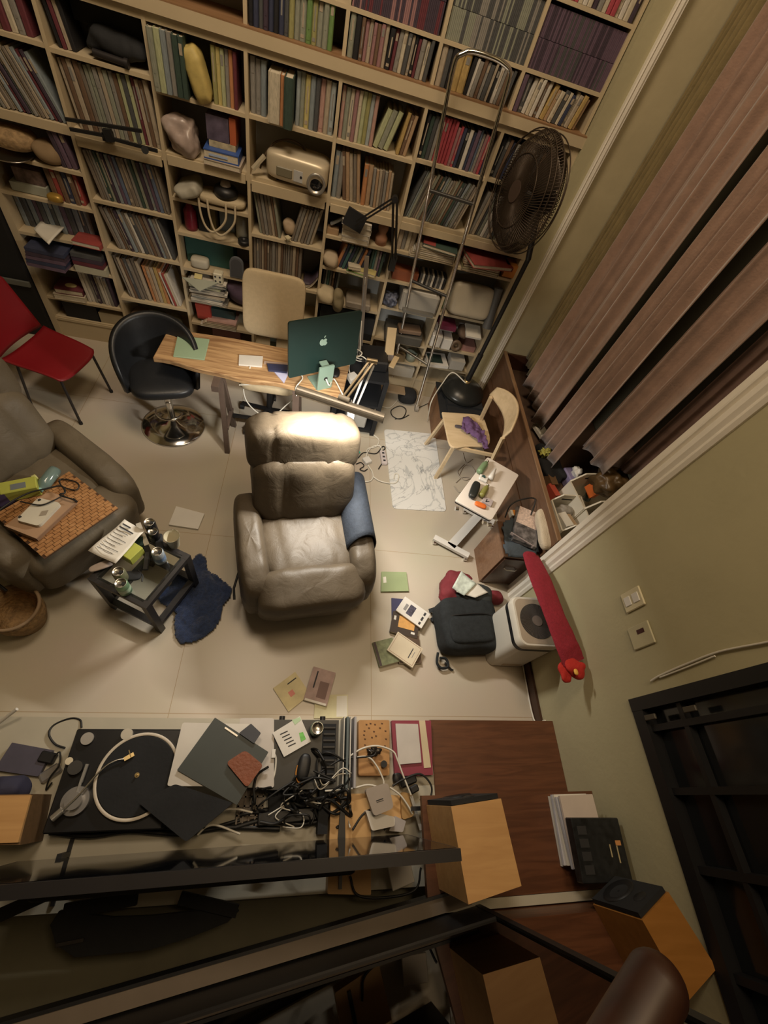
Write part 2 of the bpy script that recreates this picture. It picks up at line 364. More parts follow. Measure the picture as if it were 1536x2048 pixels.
def fill(c, z0, segs, where, x0=None, x1=None, setback=.02, hmax=None):
    """segs: (names, n, (t0,t1), (h0,h1), lean degrees [+ = top to the right], kind)"""
    x = (CX[c] + TH / 2 + .006) if x0 is None else x0
    xe = (CX[c + 1] - TH / 2 - .004) if x1 is None else x1
    k = 0
    for (cols, n, tr, hr, lean, kind) in segs:
        a = math.radians(lean)
        for i in range(n):
            t = random.uniform(*tr); h = random.uniform(hr[0] * .45 + hr[1] * .55, hr[1]) * (1.02 if kind == 'magazine' else 1.05); col = cols[i % len(cols)] if isinstance(cols, list) else cols
            if hmax: h = min(h, hmax)
            aa = a + math.radians(random.uniform(-.6, .6) if a else 0)
            ext = t / max(.5, math.cos(aa))
            if i == 0 and a < 0: x += max(0, h * math.sin(-aa) * (1 if k == 0 else .35))
            if x + ext + max(0, h * math.sin(aa)) > xe + .004: break
            d = random.uniform(.17, .215) if kind == 'book' else random.uniform(.215, .235)
            if aa >= 0: px = x + ext - (t / 2) * math.cos(aa); pz = z0 + (t / 2) * math.sin(aa)
            else: px = x + (t / 2) * math.cos(aa); pz = z0 + (t / 2) * math.sin(-aa)
            y = YF + setback + d / 2 + random.uniform(0, .018)
            book(px, y, pz + .001, t * .96, d, h, col, kind, kind, f'{col} {kind}, {ordn(k)} from the left, {where}', f'{kind}s {where}'[:60], tilt=aa, foil=random.choice((col, col, 'beige', 'grey')))
            x += ext; k += 1
L = fill
# upper part, above the ledge
L(3, 2.37, [(['black', 'navy', 'dark grey', 'dark purple', 'navy'], 8, (.022, .034), (.17, .185), 0, 'book'), (['olive', 'grey-green', 'grey-green', 'green'], 8, (.024, .036), (.17, .185), 0, 'book')], 'fourth column, on the brown ledge')
L(4, 2.37, [(['grey-green', 'black'], 2, (.03, .034), (.165, .17), 0, 'book'), (['brown', 'dusty pink', 'beige', 'dusty pink'], 7, (.018, .026), (.15, .17), 0, 'book'), (['black', 'maroon', 'grey', 'cream', 'dark grey', 'beige'], 14, (.018, .03), (.14, .17), 2, 'book')], 'fifth column, on the brown ledge')
L(5, 2.37, [(['beige', 'dark grey', 'black'], 3, (.03, .036), (.165, .17), 0, 'book'), (['mustard'], 2, (.04, .045), (.165, .17), 0, 'book'), (['black', 'white', 'grey', 'brown', 'grey', 'dark grey', 'beige'], 16, (.016, .028), (.13, .17), 4, 'book')], 'sixth column, on the brown ledge')
L(6, 2.37, [(['purple', 'dark grey'], 2, (.03, .036), (.16, .17), 0, 'book'), (['white', 'cream', 'white', 'brown'], 5, (.022, .03), (.15, .17), 4, 'book'), (['mustard', 'tan', 'cream', 'dark grey', 'cream', 'navy', 'cream', 'beige'], 10, (.02, .032), (.12, .165), 8, 'book')], 'right-hand column, on the brown ledge')
L(6, 2.865, [(['dark purple', 'grey', 'cream', 'crimson', 'crimson', 'cream', 'white', 'cream'], 17, (.026, .034), (.15, .19), 0, 'book')], 'right-hand column, topmost shelf in view')
# first row under the ledge
L(0, 2.04, [(['cream', 'grey', 'maroon', 'red', 'brown', 'maroon'], 9, (.03, .045), (.17, .2), -3, 'book')], 'far left column, under the ledge', x0=-2.1)
L(1, 2.03, [(['black', 'maroon', 'beige'], 4, (.022, .03), (.2, .215), -8, 'book')], 'second column, under the ledge')
L(2, 1.98, [(['grey-green', 'pale green', 'blue-grey', 'grey'], 4, (.03, .036), (.25, .26), 0, 'book'), (['dark green', 'dark green'], 2, (.03, .036), (.25, .255), 0, 'book')], 'third column, under the ledge', setback=-.05)
L(2, 1.98, [(['olive', 'yellow', 'pale green', 'grey', 'orange', 'maroon'], 6, (.022, .028), (.24, .25), 0, 'book')], 'third column, right of the yellow bag', x0=-.78)
L(3, 1.985, [(['grey', 'grey', 'blue-grey'], 3, (.03, .036), (.235, .25), 0, 'book')], 'fourth column, above the projector, left end')
book(-.405, YF + .045, 1.986, .07, .19, .235, 'cream', 'book', 'book', 'thick cream book jutting out above the projector', 'books above the projector', kind=0)
book(-.356, YF + .045, 1.986, .022, .19, .235, 'orange', 'book', 'book', 'narrow orange book jutting out above the projector', 'books above the projector', kind=0)
book(-.315, YF + .02, 1.986, .055, .22, .24, 'dark green', 'book', 'book', 'thick dark green book jutting out above the projector', 'books above the projector', kind=0)
L(3, 1.985, [(['pale blue', 'grey-green', 'yellow', 'blue-grey', 'dark grey', 'pink', 'beige'], 9, (.026, .034), (.235, .25), 0, 'book')], 'fourth column, above the projector, right end', x0=-.28)
L(4, 1.985, [(['pink', 'grey-green', 'cream', 'dusty pink', 'cream', 'pale green', 'olive', 'pale blue'], 9, (.024, .032), (.235, .25), 0, 'book'), (['pale green', 'grey-green', 'pale green'], 3, (.03, .036), (.20, .21), 16, 'book')], 'fifth column, row under the ledge')
L(4, 1.985, [(['mustard', 'brown', 'tan', 'brown'], 4, (.02, .026), (.19, .22), 8, 'book')], 'fifth column, right end under the ledge', x0=.40)
L(5, 2.003, [(['black', 'dark green', 'dark grey', 'grey'], 4, (.024, .03), (.2, .23), 2, 'book'), (['crimson', 'crimson', 'crimson', 'crimson', 'crimson'], 5, (.021, .024), (.225, .23), 2, 'book'), (['dusty pink', 'crimson', 'navy', 'black', 'white', 'navy', 'purple', 'blue', 'grey'], 12, (.018, .028), (.17, .22), 2, 'book')], 'sixth column, row under the ledge')
L(6, 2.01, [(['black', 'dark grey', 'brown', 'navy', 'grey'], 16, (.022, .032), (.17, .22), 4, 'book')], 'right-hand column, behind the fan, upper row')
# second row
L(0, 1.665, [(['blue-grey', 'maroon', 'dark purple', 'blue-grey', 'grey', 'beige', 'grey-brown', 'beige'], 24, (.016, .026), (.29, .32), -20, 'magazine')], 'far left column, leaning on the upper shelf', x0=-2.28)
L(1, 1.66, [(['beige', 'brown', 'beige', 'brown', 'grey-brown', 'grey-green', 'grey-green', 'grey', 'beige', 'grey-green', 'grey', 'brown', 'pale green', 'dark grey', 'pale green', 'maroon'], 22, (.02, .03), (.30, .33), -5, 'magazine')], 'second column, behind the black tray arm')
L(4, 1.64, [(['blue-grey', 'grey'], 2, (.03, .036), (.24, .27), 0, 'book'), (['brown', 'tan', 'beige', 'grey-brown', 'tan'], 5, (.024, .03), (.25, .28), -9, 'book'), (['orange', 'tan'], 2, (.03, .036), (.22, .24), -2, 'book'), (['grey', 'tan', 'beige', 'grey-brown'], 7, (.018, .028), (.19, .23), -4, 'book')], 'fifth column, right of the projector')
L(5, 1.635, [(['dark grey', 'blue-grey', 'grey-green', 'grey', 'grey-brown', 'beige', 'grey-green', 'brown', 'dark green'], 24, (.014, .02), (.27, .31), 14, 'magazine')], 'sixth column, behind the ladder rungs')
L(6, 1.63, [(['grey', 'beige', 'dark grey', 'grey-green', 'white'], 16, (.02, .028), (.25, .30), 8, 'magazine')], 'right-hand column, behind the fan, lower row')
# third row
L(0, 1.41, [(['dark purple', 'purple', 'purple', 'grey'], 4, (.03, .036), (.18, .2), -10, 'book')], 'far left column, beside the straw bag', x0=-1.86)
L(0, 1.18, [(['brown', 'red', 'brown', 'navy'], 6, (.03, .04), (.18, .19), -3, 'book')], 'far left column, beside the gold ornament', x0=-1.97)
L(0, .91, [(['blue-grey', 'dark grey', 'blue-grey', 'purple', 'dark grey'], 13, (.034, .042), (.19, .22), -2, 'book')], 'far left column, behind the white booklet', setback=.09)
L(1, 1.26, [(['grey-brown', 'grey-brown', 'grey', 'dark green', 'grey-green', 'dark purple', 'blue-grey', 'purple', 'blue'], 22, (.017, .027), (.27, .29), -9, 'magazine')], 'second column, third shelf from the ledge')
L(1, .92, [(['grey-brown', 'grey', 'brown', 'grey-brown', 'dark purple', 'blue-grey', 'grey-brown', 'white', 'dark grey'], 18, (.018, .028), (.26, .29), -14, 'magazine')], 'second column, fourth shelf from the ledge')
L(1, .51, [(['grey-brown', 'beige', 'brown', 'dark grey', 'grey-brown'], 7, (.022, .028), (.30, .34), -9, 'magazine'), (['orange', 'tan', 'beige', 'mustard'], 5, (.026, .032), (.28, .30), -7, 'magazine'), (['white', 'red', 'cream'], 4, (.014, .018), (.24, .28), -14, 'magazine')], 'second column, above the brown bags')
L(3, 1.275, [(['grey-green', 'grey-brown', 'grey', 'grey-brown', 'beige', 'brown'], 7, (.02, .026), (.27, .29), -10, 'magazine')], 'fourth column, left group under the projector')
L(3, 1.275, [(['grey-brown', 'grey', 'beige', 'grey-brown'], 7, (.02, .026), (.22, .26), 14, 'magazine')], 'fourth column, right group under the projector', x0=-.27)
L(3, .92, [(['grey-brown', 'grey', 'grey-brown', 'beige', 'brown', 'grey-brown'], 18, (.017, .027), (.29, .31), 0, 'magazine')], 'fourth column, lower row above the cream chair', x1=-.16)
L(4, 1.15, [(['orange', 'navy', 'teal', 'navy', 'dark green', 'grey-green', 'navy'], 9, (.02, .026), (.17, .19), 16, 'book')], 'fifth column, small books above the computer', x0=.10)
L(4, 1.15, [(['dark green', 'teal', 'grey', 'purple'], 5, (.02, .026), (.17, .19), 2, 'book')], 'fifth column, small books beside the lamp arm', x0=.37)
L(4, .85, [(['black', 'blue-grey', 'teal', 'dark grey', 'brown'], 7, (.018, .024), (.20, .24), 2, 'book')], 'fifth column, behind the white sack', setback=.08)
L(5, 1.40, [(['beige', 'grey', 'cream'], 4, (.03, .04), (.15, .16), 0, 'book')], 'sixth column, left of the red and green book')
L(0, .39, [(['white', 'white', 'grey', 'dark purple', 'grey'], 9, (.022, .03), (.22, .25), -3, 'book')], 'far left column, lowest row of books', x0=-1.98)

# CD cases: two tight rows in three compartments of the top section
cdm = bpy.data.meshes.new('cd_case'); q = MB().bb(-.5, .5, -.5, .5, 0, 1); cdm.from_pydata(q.v, [], q.f); cdm.materials.append(PAGES); cdm.update()
for c, cols, nm in ((4, ['dusty pink', 'dark purple', 'maroon', 'dark purple'], 'fifth column'), (5, ['dark grey', 'grey-green', 'dark grey', 'grey'], 'sixth column'), (6, ['purple', 'dark purple', 'purple', 'dark grey'], 'right-hand column')):
    n = 49
    for row in range(2):
        for i in range(n):
            o = bpy.data.objects.new('cd_case', cdm); COL.objects.link(o)
            t = .0104; x = CX[c] + .016 + (i + .5) * t
            o.scale = (t * .9, .14, .128); o.location = (x, YF + .035 + .07 + random.uniform(0, .004), 2.571 + row * .130)
            o.material_slots[0].link = 'OBJECT'; o.material_slots[0].material = pm(cols[(i // 7 + random.randint(0, 1)) % 4])
            tag(o, f'{ordn(i)} thin CD case from the left, {["lower", "upper"][row]} packed row, {nm}', 'CD case', f'CD cases {["lower", "upper"][row]} row {nm}')

# ================================================================ placing helpers
def W(name, mb, mats, label=None, cat=None, group=None, **k):
    """one-mesh thing built in room coordinates, origin moved to the middle of its base"""
    xs = [v[0] for v in mb.v]; ys = [v[1] for v in mb.v]; zs = [v[2] for v in mb.v]
    o = Vector(((min(xs) + max(xs)) / 2, (min(ys) + max(ys)) / 2, min(zs)))
    mb.v = [(v[0] - o.x, v[1] - o.y, v[2] - o.z) for v in mb.v]
    ob = mb.build(name, mats, **k); ob.location = o
    if label: tag(ob, label, cat, group)
    return ob
def P(root, name, mb, mats, label=None, **k):
    """part built in room coordinates under an unrotated root"""
    mw = root.location
    mb.v = [(v[0] - mw.x, v[1] - mw.y, v[2] - mw.z) for v in mb.v]
    ob = mb.build(name, mats, parent=root, **k)
    if label: ob['label'] = label
    return ob
def SP(root_part, name, mb, mats, **k):
    r = root_part.parent.location
    mb.v = [(v[0] - r.x, v[1] - r.y, v[2] - r.z) for v in mb.v]
    return mb.build(name, mats, parent=root_part, **k)
def slab(pts, z0, z1):
    return MB().prism([(p.x, p.y) for p in A(pts, z1)][::-1], z0, z1)
def rect4(pts, z):
    """fit centre, size and angle of a rectangle through four photographed corners (order around)"""
    q = A(pts, z); c = sum(q, Vector()) / 4
    e = ((q[1] - q[0]) + (q[2] - q[3])) / 2; f = ((q[3] - q[0]) + (q[2] - q[1])) / 2
    return c, e.length, f.length, math.atan2(e.y, e.x)
def nz(v, s=1.0): return noise.noise(Vector(v) * s)

def reparent(o, root):
    o.parent = root; o.location = o.location - root.location
    for k in ('category', 'group'):
        if k in o: del o[k]
# ================================================================ recliners
def leather(name, c):
    M = mat(name, c, 0.50, var=0.14, scale=5, spec=0.35)
    nt = M.node_tree; b = nt.nodes['Principled BSDF']
    tc = nt.nodes.new('ShaderNodeTexCoord'); n1 = nt.nodes.new('ShaderNodeTexNoise'); n1.inputs['Scale'].default_value = 9; n1.inputs['Detail'].default_value = 3; n1.inputs['Distortion'].default_value = 1.2
    n2 = nt.nodes.new('ShaderNodeTexVoronoi'); n2.inputs['Scale'].default_value = 160
    b1 = nt.nodes.new('ShaderNodeBump'); b1.inputs['Strength'].default_value = .35; b1.inputs['Distance'].default_value = .012
    b2 = nt.nodes.new('ShaderNodeBump'); b2.inputs['Strength'].default_value = .12; b2.inputs['Distance'].default_value = .002
    nt.links.new(tc.outputs['Object'], n1.inputs['Vector']); nt.links.new(tc.outputs['Object'], n2.inputs['Vector'])
    nt.links.new(n1.outputs['Fac'], b1.inputs['Height']); nt.links.new(n2.outputs['Distance'], b2.inputs['Height'])
    nt.links.new(b1.outputs[0], b2.inputs['Normal']); nt.links.new(b2.outputs[0], b.inputs['Normal'])
    return M
LEA = leather('olive_brown_leather', (0.072, 0.055, 0.036))
LEA2 = leather('grey_brown_leather', (0.125, 0.102, 0.070))
def recliner(name, label, loc, rz, lm, cover=True):
    T = thing(name, label, 'armchair', loc, rz)
    sd = random.uniform(0, 50)
    def wr(v, amp=.006, sx=7, sy=22, seams=(), sw=.02, sdp=.02):
        d = amp * nz((v[0] * sx + sd, v[1] * sy, v[2] * sy)); L = v.length or 1
        k = 1 + d / L
        for s in seams:
            k -= sdp / L * math.exp(-((v[0] - s) / sw) ** 2)
        return v * k
    MB().box((0, .42, .20), (.70, .70, .32), bevel=.03).build('base', lm, T)
    f = MB().puff((0, 0.0, 0), (.345, .15, .27 if cover else .22), .42, 56, 32, R=rotm(rx=math.radians(14)), deform=lambda v: wr(v, .012, 9, 7))
    f.v = [(x, y + .10, z + .30) for x, y, z in f.v]; f.build('footrest', lm, T)
    MB().puff((0, .42, .44), (.30, .30, .105), .45, 64, 32, deform=lambda v: wr(v, .016, 16, 6)).build('seat', lm, T)
    MB().puff((0, .72, .69), (.335, .14, .25), .48, 72, 36, R=rotm(rx=math.radians(-20)), deform=lambda v: wr(v, .010, 8, 8, (-.145, .145), .016, .020)).build('backrest', lm, T)
    MB().puff((0, .855, .945), (.355, .15, .165), .46, 80, 36, R=rotm(rx=math.radians(-14)), deform=lambda v: wr(v, .008, 18, 6, (-.20, .215), .012, .016)).build('headrest', lm, T)
    for sx in (-1, 1):
        def arm(v, sx=sx):
            v = Vector(wr(v, .009, 6, 16)); t = (v.y + .40) / .80
            v.z += -.05 * (1 - t) * (1 if v.z > 0 else .2) ; v.x *= 1.0 + .12 * (1 - t); return v
        a = MB().puff((sx * .355, .40, .37), (.09, .38, .26), .5, 48, 32, deform=arm, R=rotm(rz=math.radians(-3 * sx)))
        ao = a.build('armrest', lm, T)
    if cover:
        mb = MB()
        def cov(u, v):
            t = .30 + .50 * v; th = PI * (-.12 + 1.24 * u)
            r = .103; cx = .355 + .018 * (t - .4)
            return (cx + r * math.cos(th) * 1.02, t + .02 * math.sin(u * 5), .50 + .155 * math.sin(th) + .05 * (t - .4) + (0 if 0 < math.sin(th) else .25 * math.sin(th)))
        mb.grid(cov, 22, 12).build('arm_cover', mat('navy_cloth', (.018, .024, .035), .85, var=.15, scale=30, bump=.3), T, solid=.008)
    MB().tube([(-.44, .30, .30), (-.475, .20, .27), (-.475, .13, .25)], .008, 8).build('lever', BLACK, T)
    for sx in (-1, 1):
        for y in (.15, .7): MB().cyl((sx * .28, y, 0), (sx * .28, y, .05), .025).build('foot', BLACK, T)
    return T
recliner('recliner', 'olive brown leather recliner standing alone in the middle with a navy cloth over one arm', (.165, 1.03, 0), math.radians(11), LEA)
r2 = recliner('recliner', 'grey brown leather recliner at the left edge with a bamboo mat on its seat', (-1.22, 1.36, 0), math.radians(57), LEA2, cover=False)

# ================================================================ desk
dz = .76
dp = [at(338, 655, dz), at(304, 718, dz), at(684, 795, dz), at(690, 722, dz)]
top = []
fr0, fr1 = dp[1], dp[2]; bk0, bk1 = dp[0], Vector((dp[2].x + .06, dp[0].y + .02, dz))
for i in range(25):
    t = i / 24; p = fr0.lerp(fr1, t); top.append((p.x, p.y + .018 * math.sin(t * 9 + 1) + .008 * math.sin(t * 23)))
for i in range(13):
    t = i / 12; p = bk1.lerp(bk0, t); top.append((p.x, p.y + .006 * math.sin(t * 12)))
desk = thing('desk', 'narrow live-edge wooden desk with a green tablet and a computer on top', 'desk', (-.4, 2.78, 0))
P(desk, 'tabletop', MB().prism(top, dz - .04, dz), OAK, bevel=.006)
LEGM = mat('brown_leg', (.10, .07, .055), .5, var=.15)
a1 = at(455, 905, 0); a2 = at(468, 852, 0)
P(desk, 'leg', MB().beam((a1.x - .03, a1.y + .14, dz - .04), a1, .038, .03), LEGM)
P(desk, 'leg', MB().beam((a2.x - .03, a2.y - .16, dz - .04), a2, .038, .03), LEGM)
P(desk, 'brace', MB().beam((a1.x - .04, 2.48, .70), (a1.x - .04, 2.90, .70), .05, .05).beam((a1.x, a1.y + .05, .24), (a2.x, a2.y - .03, .24), .03, .025), LEGM)
P(desk, 'leg', MB().beam((-.10, 2.60, dz - .04), (-.06, 2.50, 0), .05, .035), LEGM)
P(desk, 'leg', MB().beam((-.10, 2.72, dz - .04), (-.06, 2.90, 0), .05, .035), LEGM)
P(desk, 'stretcher', MB().beam((a1.x + .02, 2.72, .22), (-.06, 2.72, .22), .025, .025), BLACK)
GRN = mat('sage_green', (.29, .40, .27), .45, var=.03)
W('tablet_cover', slab([(355, 670), (419, 678), (409, 719), (346, 712)], dz, dz + .010), GRN, 'sage green tablet lying on the left end of the wooden desk', 'tablet', bevel=.003)
W('trackpad', slab([(478, 709), (526, 712), (524, 733), (477, 729)], dz, dz + .012), mat('trackpad_white', (.62, .60, .56), .35), 'white rectangular hub with a cable on the desk edge', 'charger', bevel=.003)
W('envelope', MB().prism([(p.x, p.y) for p in A([(533, 726), (585, 728), (568, 766)], dz + .006)][::-1], dz, dz + .006), mat('lilac_paper', (.45, .45, .62), .7), 'lilac paper folder sticking out below the computer', 'folder')
W('notebook', MB().prism([(p.x, p.y) for p in A([(534, 727), (578, 730), (574, 744), (537, 740)], dz + .02)][::-1], dz + .0065, dz + .022), mat('navy_cover', (.03, .035, .08), .5), 'dark navy notebook lying on the lilac folder', 'notebook')
W('wooden_ruler', slab([(528, 722), (577, 726), (577, 731), (528, 727)], dz + .001, dz + .008), mat('pinkish_wood', (.38, .28, .22), .6), 'thin pinkish strip lying behind the navy notebook', 'ruler')

# computer
BLC = at(577, 757, .865); ang = math.radians(32)
imc = thing('computer', 'dark green all-in-one computer seen from behind on the desk', 'computer', (.10, 2.70, dz))
ux = Vector((math.cos(ang), math.sin(ang), 0)); nn = Vector((math.sin(ang), -math.cos(ang), 0)); upv = (Vector((0, 0, 1)) - nn * .10).normalized()
Wd, Hd = .575, .425
M3 = Matrix(((ux.x, upv.x, nn.x, BLC.x), (ux.y, upv.y, nn.y, BLC.y), (ux.z, upv.z, nn.z, BLC.z), (0, 0, 0, 1)))
def rrect(w, h, r, n=5, x0=0, y0=0):
    o = []
    for cx, cy, a0 in ((w - r, r, -90), (w - r, h - r, 0), (r, h - r, 90), (r, r, 180)):
        for i in range(n + 1): a = math.radians(a0 + 90 * i / n); o.append((x0 + cx + r * math.cos(a), y0 + cy + r * math.sin(a)))
    return o
shell = P(imc, 'shell', MB().prism(rrect(Wd, Hd, .018), -.013, 0, M3), mat('deep_green_metal', (.014, .033, .029), .4, .2, var=.05))
P(imc, 'screen', MB().prism(rrect(Wd - .02, Hd - .06, .01, x0=.01, y0=.05), -.0145, -.0132, M3), mat('white_screen', (.5, .55, .62), .3))
# fruit logo
ap = []
for i in range(48):
    t = 2 * PI * i / 48; r = .030 * (1 + .06 * math.cos(2 * t)) ; x = r * math.cos(t); y = r * math.sin(t) * 1.02
    dipt = .010 * math.exp(-((t - PI / 2) / .33) ** 2); dipb = .005 * math.exp(-((t - 3 * PI / 2) / .28) ** 2)
    y -= dipt; y += dipb; ap.append([x, y])
ap2 = []
for x, y in ap:
    dx, dy = x - .035, y - .004; d = math.hypot(dx, dy)
    if d < .0135: x, y = .035 + dx / d * .0135, .004 + dy / d * .0135
    ap2.append((x + Wd * .475, y + Hd * .56))
lf = [(Wd * .475 + .002 + x, Hd * .56 + .032 + y) for x, y in ((0, 0), (.006, .001), (.012, .008), (.014, .017), (.007, .015), (.001, .008))]
LG = mat('pale_green_logo', (.36, .50, .42), .35, .3, var=0)
SP(shell, 'logo', MB().prism(ap2, 0, .0012, M3).prism(lf, 0, .0012, M3), LG)
cs = BLC + ux * Wd * .46
SG = mat('sage_metal', (.22, .32, .26), .4, .2, var=.03)
st = cs + nn * .075
MS = Matrix(((ux.x, 0, nn.x, st.x), (ux.y, 0, nn.y, st.y), (0, 1, 0, dz + .001), (0, 0, 0, 1)))
P(imc, 'stand', MB().prism(rrect(.125, .21, .008, x0=-.0625), -.006, .006, MS).beam(st + Vector((0, 0, .15 - dz + dz - .0)) * 1, cs + Vector((0, 0, .14)), .0, .0) if False else MB().prism(rrect(.125, .21, .008, x0=-.0625), -.006, .006, MS), SG)
MF = Matrix(((ux.x, -nn.x, 0, st.x), (ux.y, -nn.y, 0, st.y), (0, 0, 1, dz), (0, 0, 0, 1)))
P(imc, 'foot', MB().prism(rrect(.125, .155, .006, x0=-.0625), .0, .007, MF), SG)
P(imc, 'hinge', MB().beam(st + Vector((0, 0, .20 - .0)) - nn * .004 + Vector((0, 0, 0)), cs + Vector((0, 0, .17)) - nn * .0, .10, .01), SG) if False else None
P(imc, 'hinge', MB().beam(Vector((st.x, st.y, dz + .195)), Vector((cs.x, cs.y, dz + .205)) + nn * .01, .06, .010), SG)
P(imc, 'cable_hole', MB().cyl(Vector((st.x, st.y, dz + .10)) + nn * .0062, Vector((st.x, st.y, dz + .10)) + nn * .0072, .016), BLACK)
hole = Vector((st.x, st.y, dz + .10)) + nn * .01
PCORD = cable('power_cord', [hole, hole + nn * .03 + Vector((.015, 0, -.03)), at(668, 758, dz + .03), at(686, 790, dz + .01), at(694, 800, .70), at(700, 815, .5)], .0055, CABW, 'white power cord leaving the hole in the computer stand'); reparent(PCORD, imc)
W('computer_mouse', MB().puff(at(671, 745, dz + .014), (.035, .055, .016), .8, 20, 12), BLACK, 'black computer mouse beside the computer stand', 'mouse')
cable('hub_cable', [at(500, 733, dz + .012), at(498, 748, dz - .05), at(492, 760, .55), at(487, 780, .45), at(495, 805, .38), at(520, 828, .32), at(548, 830, .36), at(575, 808, .48), at(591, 795, .6), at(592, 775, dz + .01), at(605, 757, dz + .02), at(601, 748, dz + .03)], .005, CABW, 'white cable looping below the desk from the hub')
cable('hub_cable', [at(478, 770, .70), at(500, 769, .70), at(512, 767, .72)], .004, CABW, 'short pale cable end under the desk edge')
cable('charge_cable', [at(700, 748, .68), at(698, 735, .70), at(702, 722, .75), at(712, 700, .8), at(724, 706, .82), at(716, 714, .8), at(700, 716, .8), at(722, 712, .78), at(740, 725, .75)], .005, CABW, 'white cable in a loop right of the computer')
cable('lamp_wire', [at(720, 703, .8), at(722, 660, .9), at(727, 600, 1.1), at(731, 555, 1.3)], .004, CABW, 'straight white wire rising right of the computer')
W('charger', slab([(694, 748), (708, 743), (717, 752), (702, 762)], .655, .69), WHITE, 'white power adapter hanging right of the desk end', 'charger')

# ================================================================ LED bar lamp
l0, l1 = at(594, 781, 1.34), at(767, 837, 1.34)
lamp = thing('desk_lamp', 'grey tubular LED bar lamp on folded arms over the recliner', 'lamp', (.55, 2.70, .64))
d = (l1 - l0).normalized()
LGREY = mat('lamp_grey', (.48, .46, .43), .4, .4, var=.04)
sh_m = MB(); side = d.cross(Vector((0, 0, 1))).normalized(); prof = []
for i in range(13):
    a = math.radians(-20 + 220 * i / 12); prof.append((math.cos(a) * .030, math.sin(a) * .030))
for i in range(12, -1, -1):
    a = math.radians(-20 + 220 * i / 12); prof.append((math.cos(a) * .026, math.sin(a) * .026))
ML = Matrix(((side.x, 0, d.x, l0.x), (side.y, 0, d.y, l0.y), (side.z, 1, d.z, l0.z), (0, 0, 0, 1)))
bar = P(lamp, 'lamp_shade', sh_m.prism(prof, 0, (l1 - l0).length, ML), LGREY)
P(lamp, 'end_cap', MB().cyl(l1 - d * .004, l1 + d * .003, .029, n=20), mat('cap_grey', (.2, .2, .2), .6))
P(lamp, 'end_cap', MB().cyl(l0 + d * .004, l0 - d * .003, .029, n=20), mat('cap_grey', (.2, .2, .2), .6))
P(lamp, 'diffuser', MB().beam(l0 + d * .01 + Vector((0, 0, -.006)), l1 - d * .01 + Vector((0, 0, -.006)), .044, .006), mat('led_diffuser', (1.0, .90, .74), .5, var=0, emis=9))
lc = (l0 + l1) / 2 + Vector((0, 0, -.014))
LA = bpy.data.lights.new('led_light', 'AREA'); LA.shape = 'RECTANGLE'; LA.size = (l1 - l0).length - .03; LA.size_y = .04; LA.energy = LEDW; LA.color = (1.0, .94, .84)
lo = bpy.data.objects.new('led_light', LA); COL.objects.link(lo)
zl = Vector((0, 0, 1)); tilt = rotm() 
xa = d.copy(); za = (zl + side * 0.0).normalized(); ya = za.cross(xa).normalized(); za = xa.cross(ya)
mm = Matrix.Identity(4)
for i in range(3): mm[i][0] = xa[i]; mm[i][1] = ya[i]; mm[i][2] = za[i]
mm.translation = lc; lo.matrix_world = mm
J = at(744, 722, 1.52); K = at(688, 797, 1.38); Bs = at(702, 828, .80)
GOLD = mat('arm_metal', (.42, .35, .24), .35, .6)
P(lamp, 'arm', MB().beam(J + Vector((-.012, 0, 0)), K + Vector((-.012, 0, 0)), .010, .012).beam(J + Vector((.014, 0, 0)), K + Vector((.014, 0, 0)), .010, .012), GOLD)
P(lamp, 'arm', MB().beam(J + Vector((-.016, 0, -.02)), Bs + Vector((-.016, 0, 0)), .010, .014).beam(J + Vector((.016, 0, -.02)), Bs + Vector((.016, 0, 0)), .010, .014), mat('arm_white_metal', (.6, .6, .6), .3, .5))
P(lamp, 'joint', MB().cyl(J + Vector((-.03, 0, 0)), J + Vector((.03, 0, 0)), .014, n=14), GOLD)
P(lamp, 'joint', MB().cyl(K + Vector((-.03, .01, 0)), K + Vector((.03, -.01, 0)), .016, n=14), WHITE)
P(lamp, 'clamp', MB().box(Bs + Vector((0, 0, -.03)), (.05, .04, .06)).cyl(Bs + Vector((0, 0, -.06)), Bs + Vector((0, 0, -.20)), .008), WHITE)

# ================================================================ black rack right of the desk
rk = thing('rack', 'black metal rack on the floor between the desk and the ladder', 'rack', (.45, 3.12, 0))
RM = mat('rack_black', (.018, .02, .024), .5, .3)
rx0, rx1, ry0, ry1 = .24, .64, 2.95, 3.35
for x in (rx0, rx1):
    for y in (ry0, ry1): P(rk, 'post', MB().bb(x - .02, x + .02, y - .02, y + .02, 0, .66), RM)
for z in (.05, .36, .64):
    P(rk, 'shelf', MB().bb(rx0 - .02, rx1 + .02, ry0 - .018, ry1 + .018, z - .012, z + .012), RM)
W('computer_case', MB().box((.46, 3.10, .20), (.20, .30, .27), bevel=.01), mat('case_grey', (.42, .42, .40), .4), 'pale grey equipment case on the bottom shelf of the black rack', 'box')
W('equipment_box', MB().box((.52, 3.17, .705), (.22, .24, .10), rz=.1, bevel=.012), BLACK, 'black equipment box on top of the black rack', 'box')
kb = thing('keyboard', 'beige slatted keyboard standing tilted behind the black equipment box', 'keyboard', (.66, 3.30, .66))
k0 = aty(764, 655, 3.32); 
P(kb, 'board', MB().box((.64, 3.27, .83), (.08, .02, .22), rx=-.5, rz=.15), mat('beige_keys', (.50, .38, .22), .6))
P(kb, 'cover', MB().box((.69, 3.12, .74), (.045, .16, .012), rz=-.35), mat('beige_keys', (.50, .38, .22), .6))
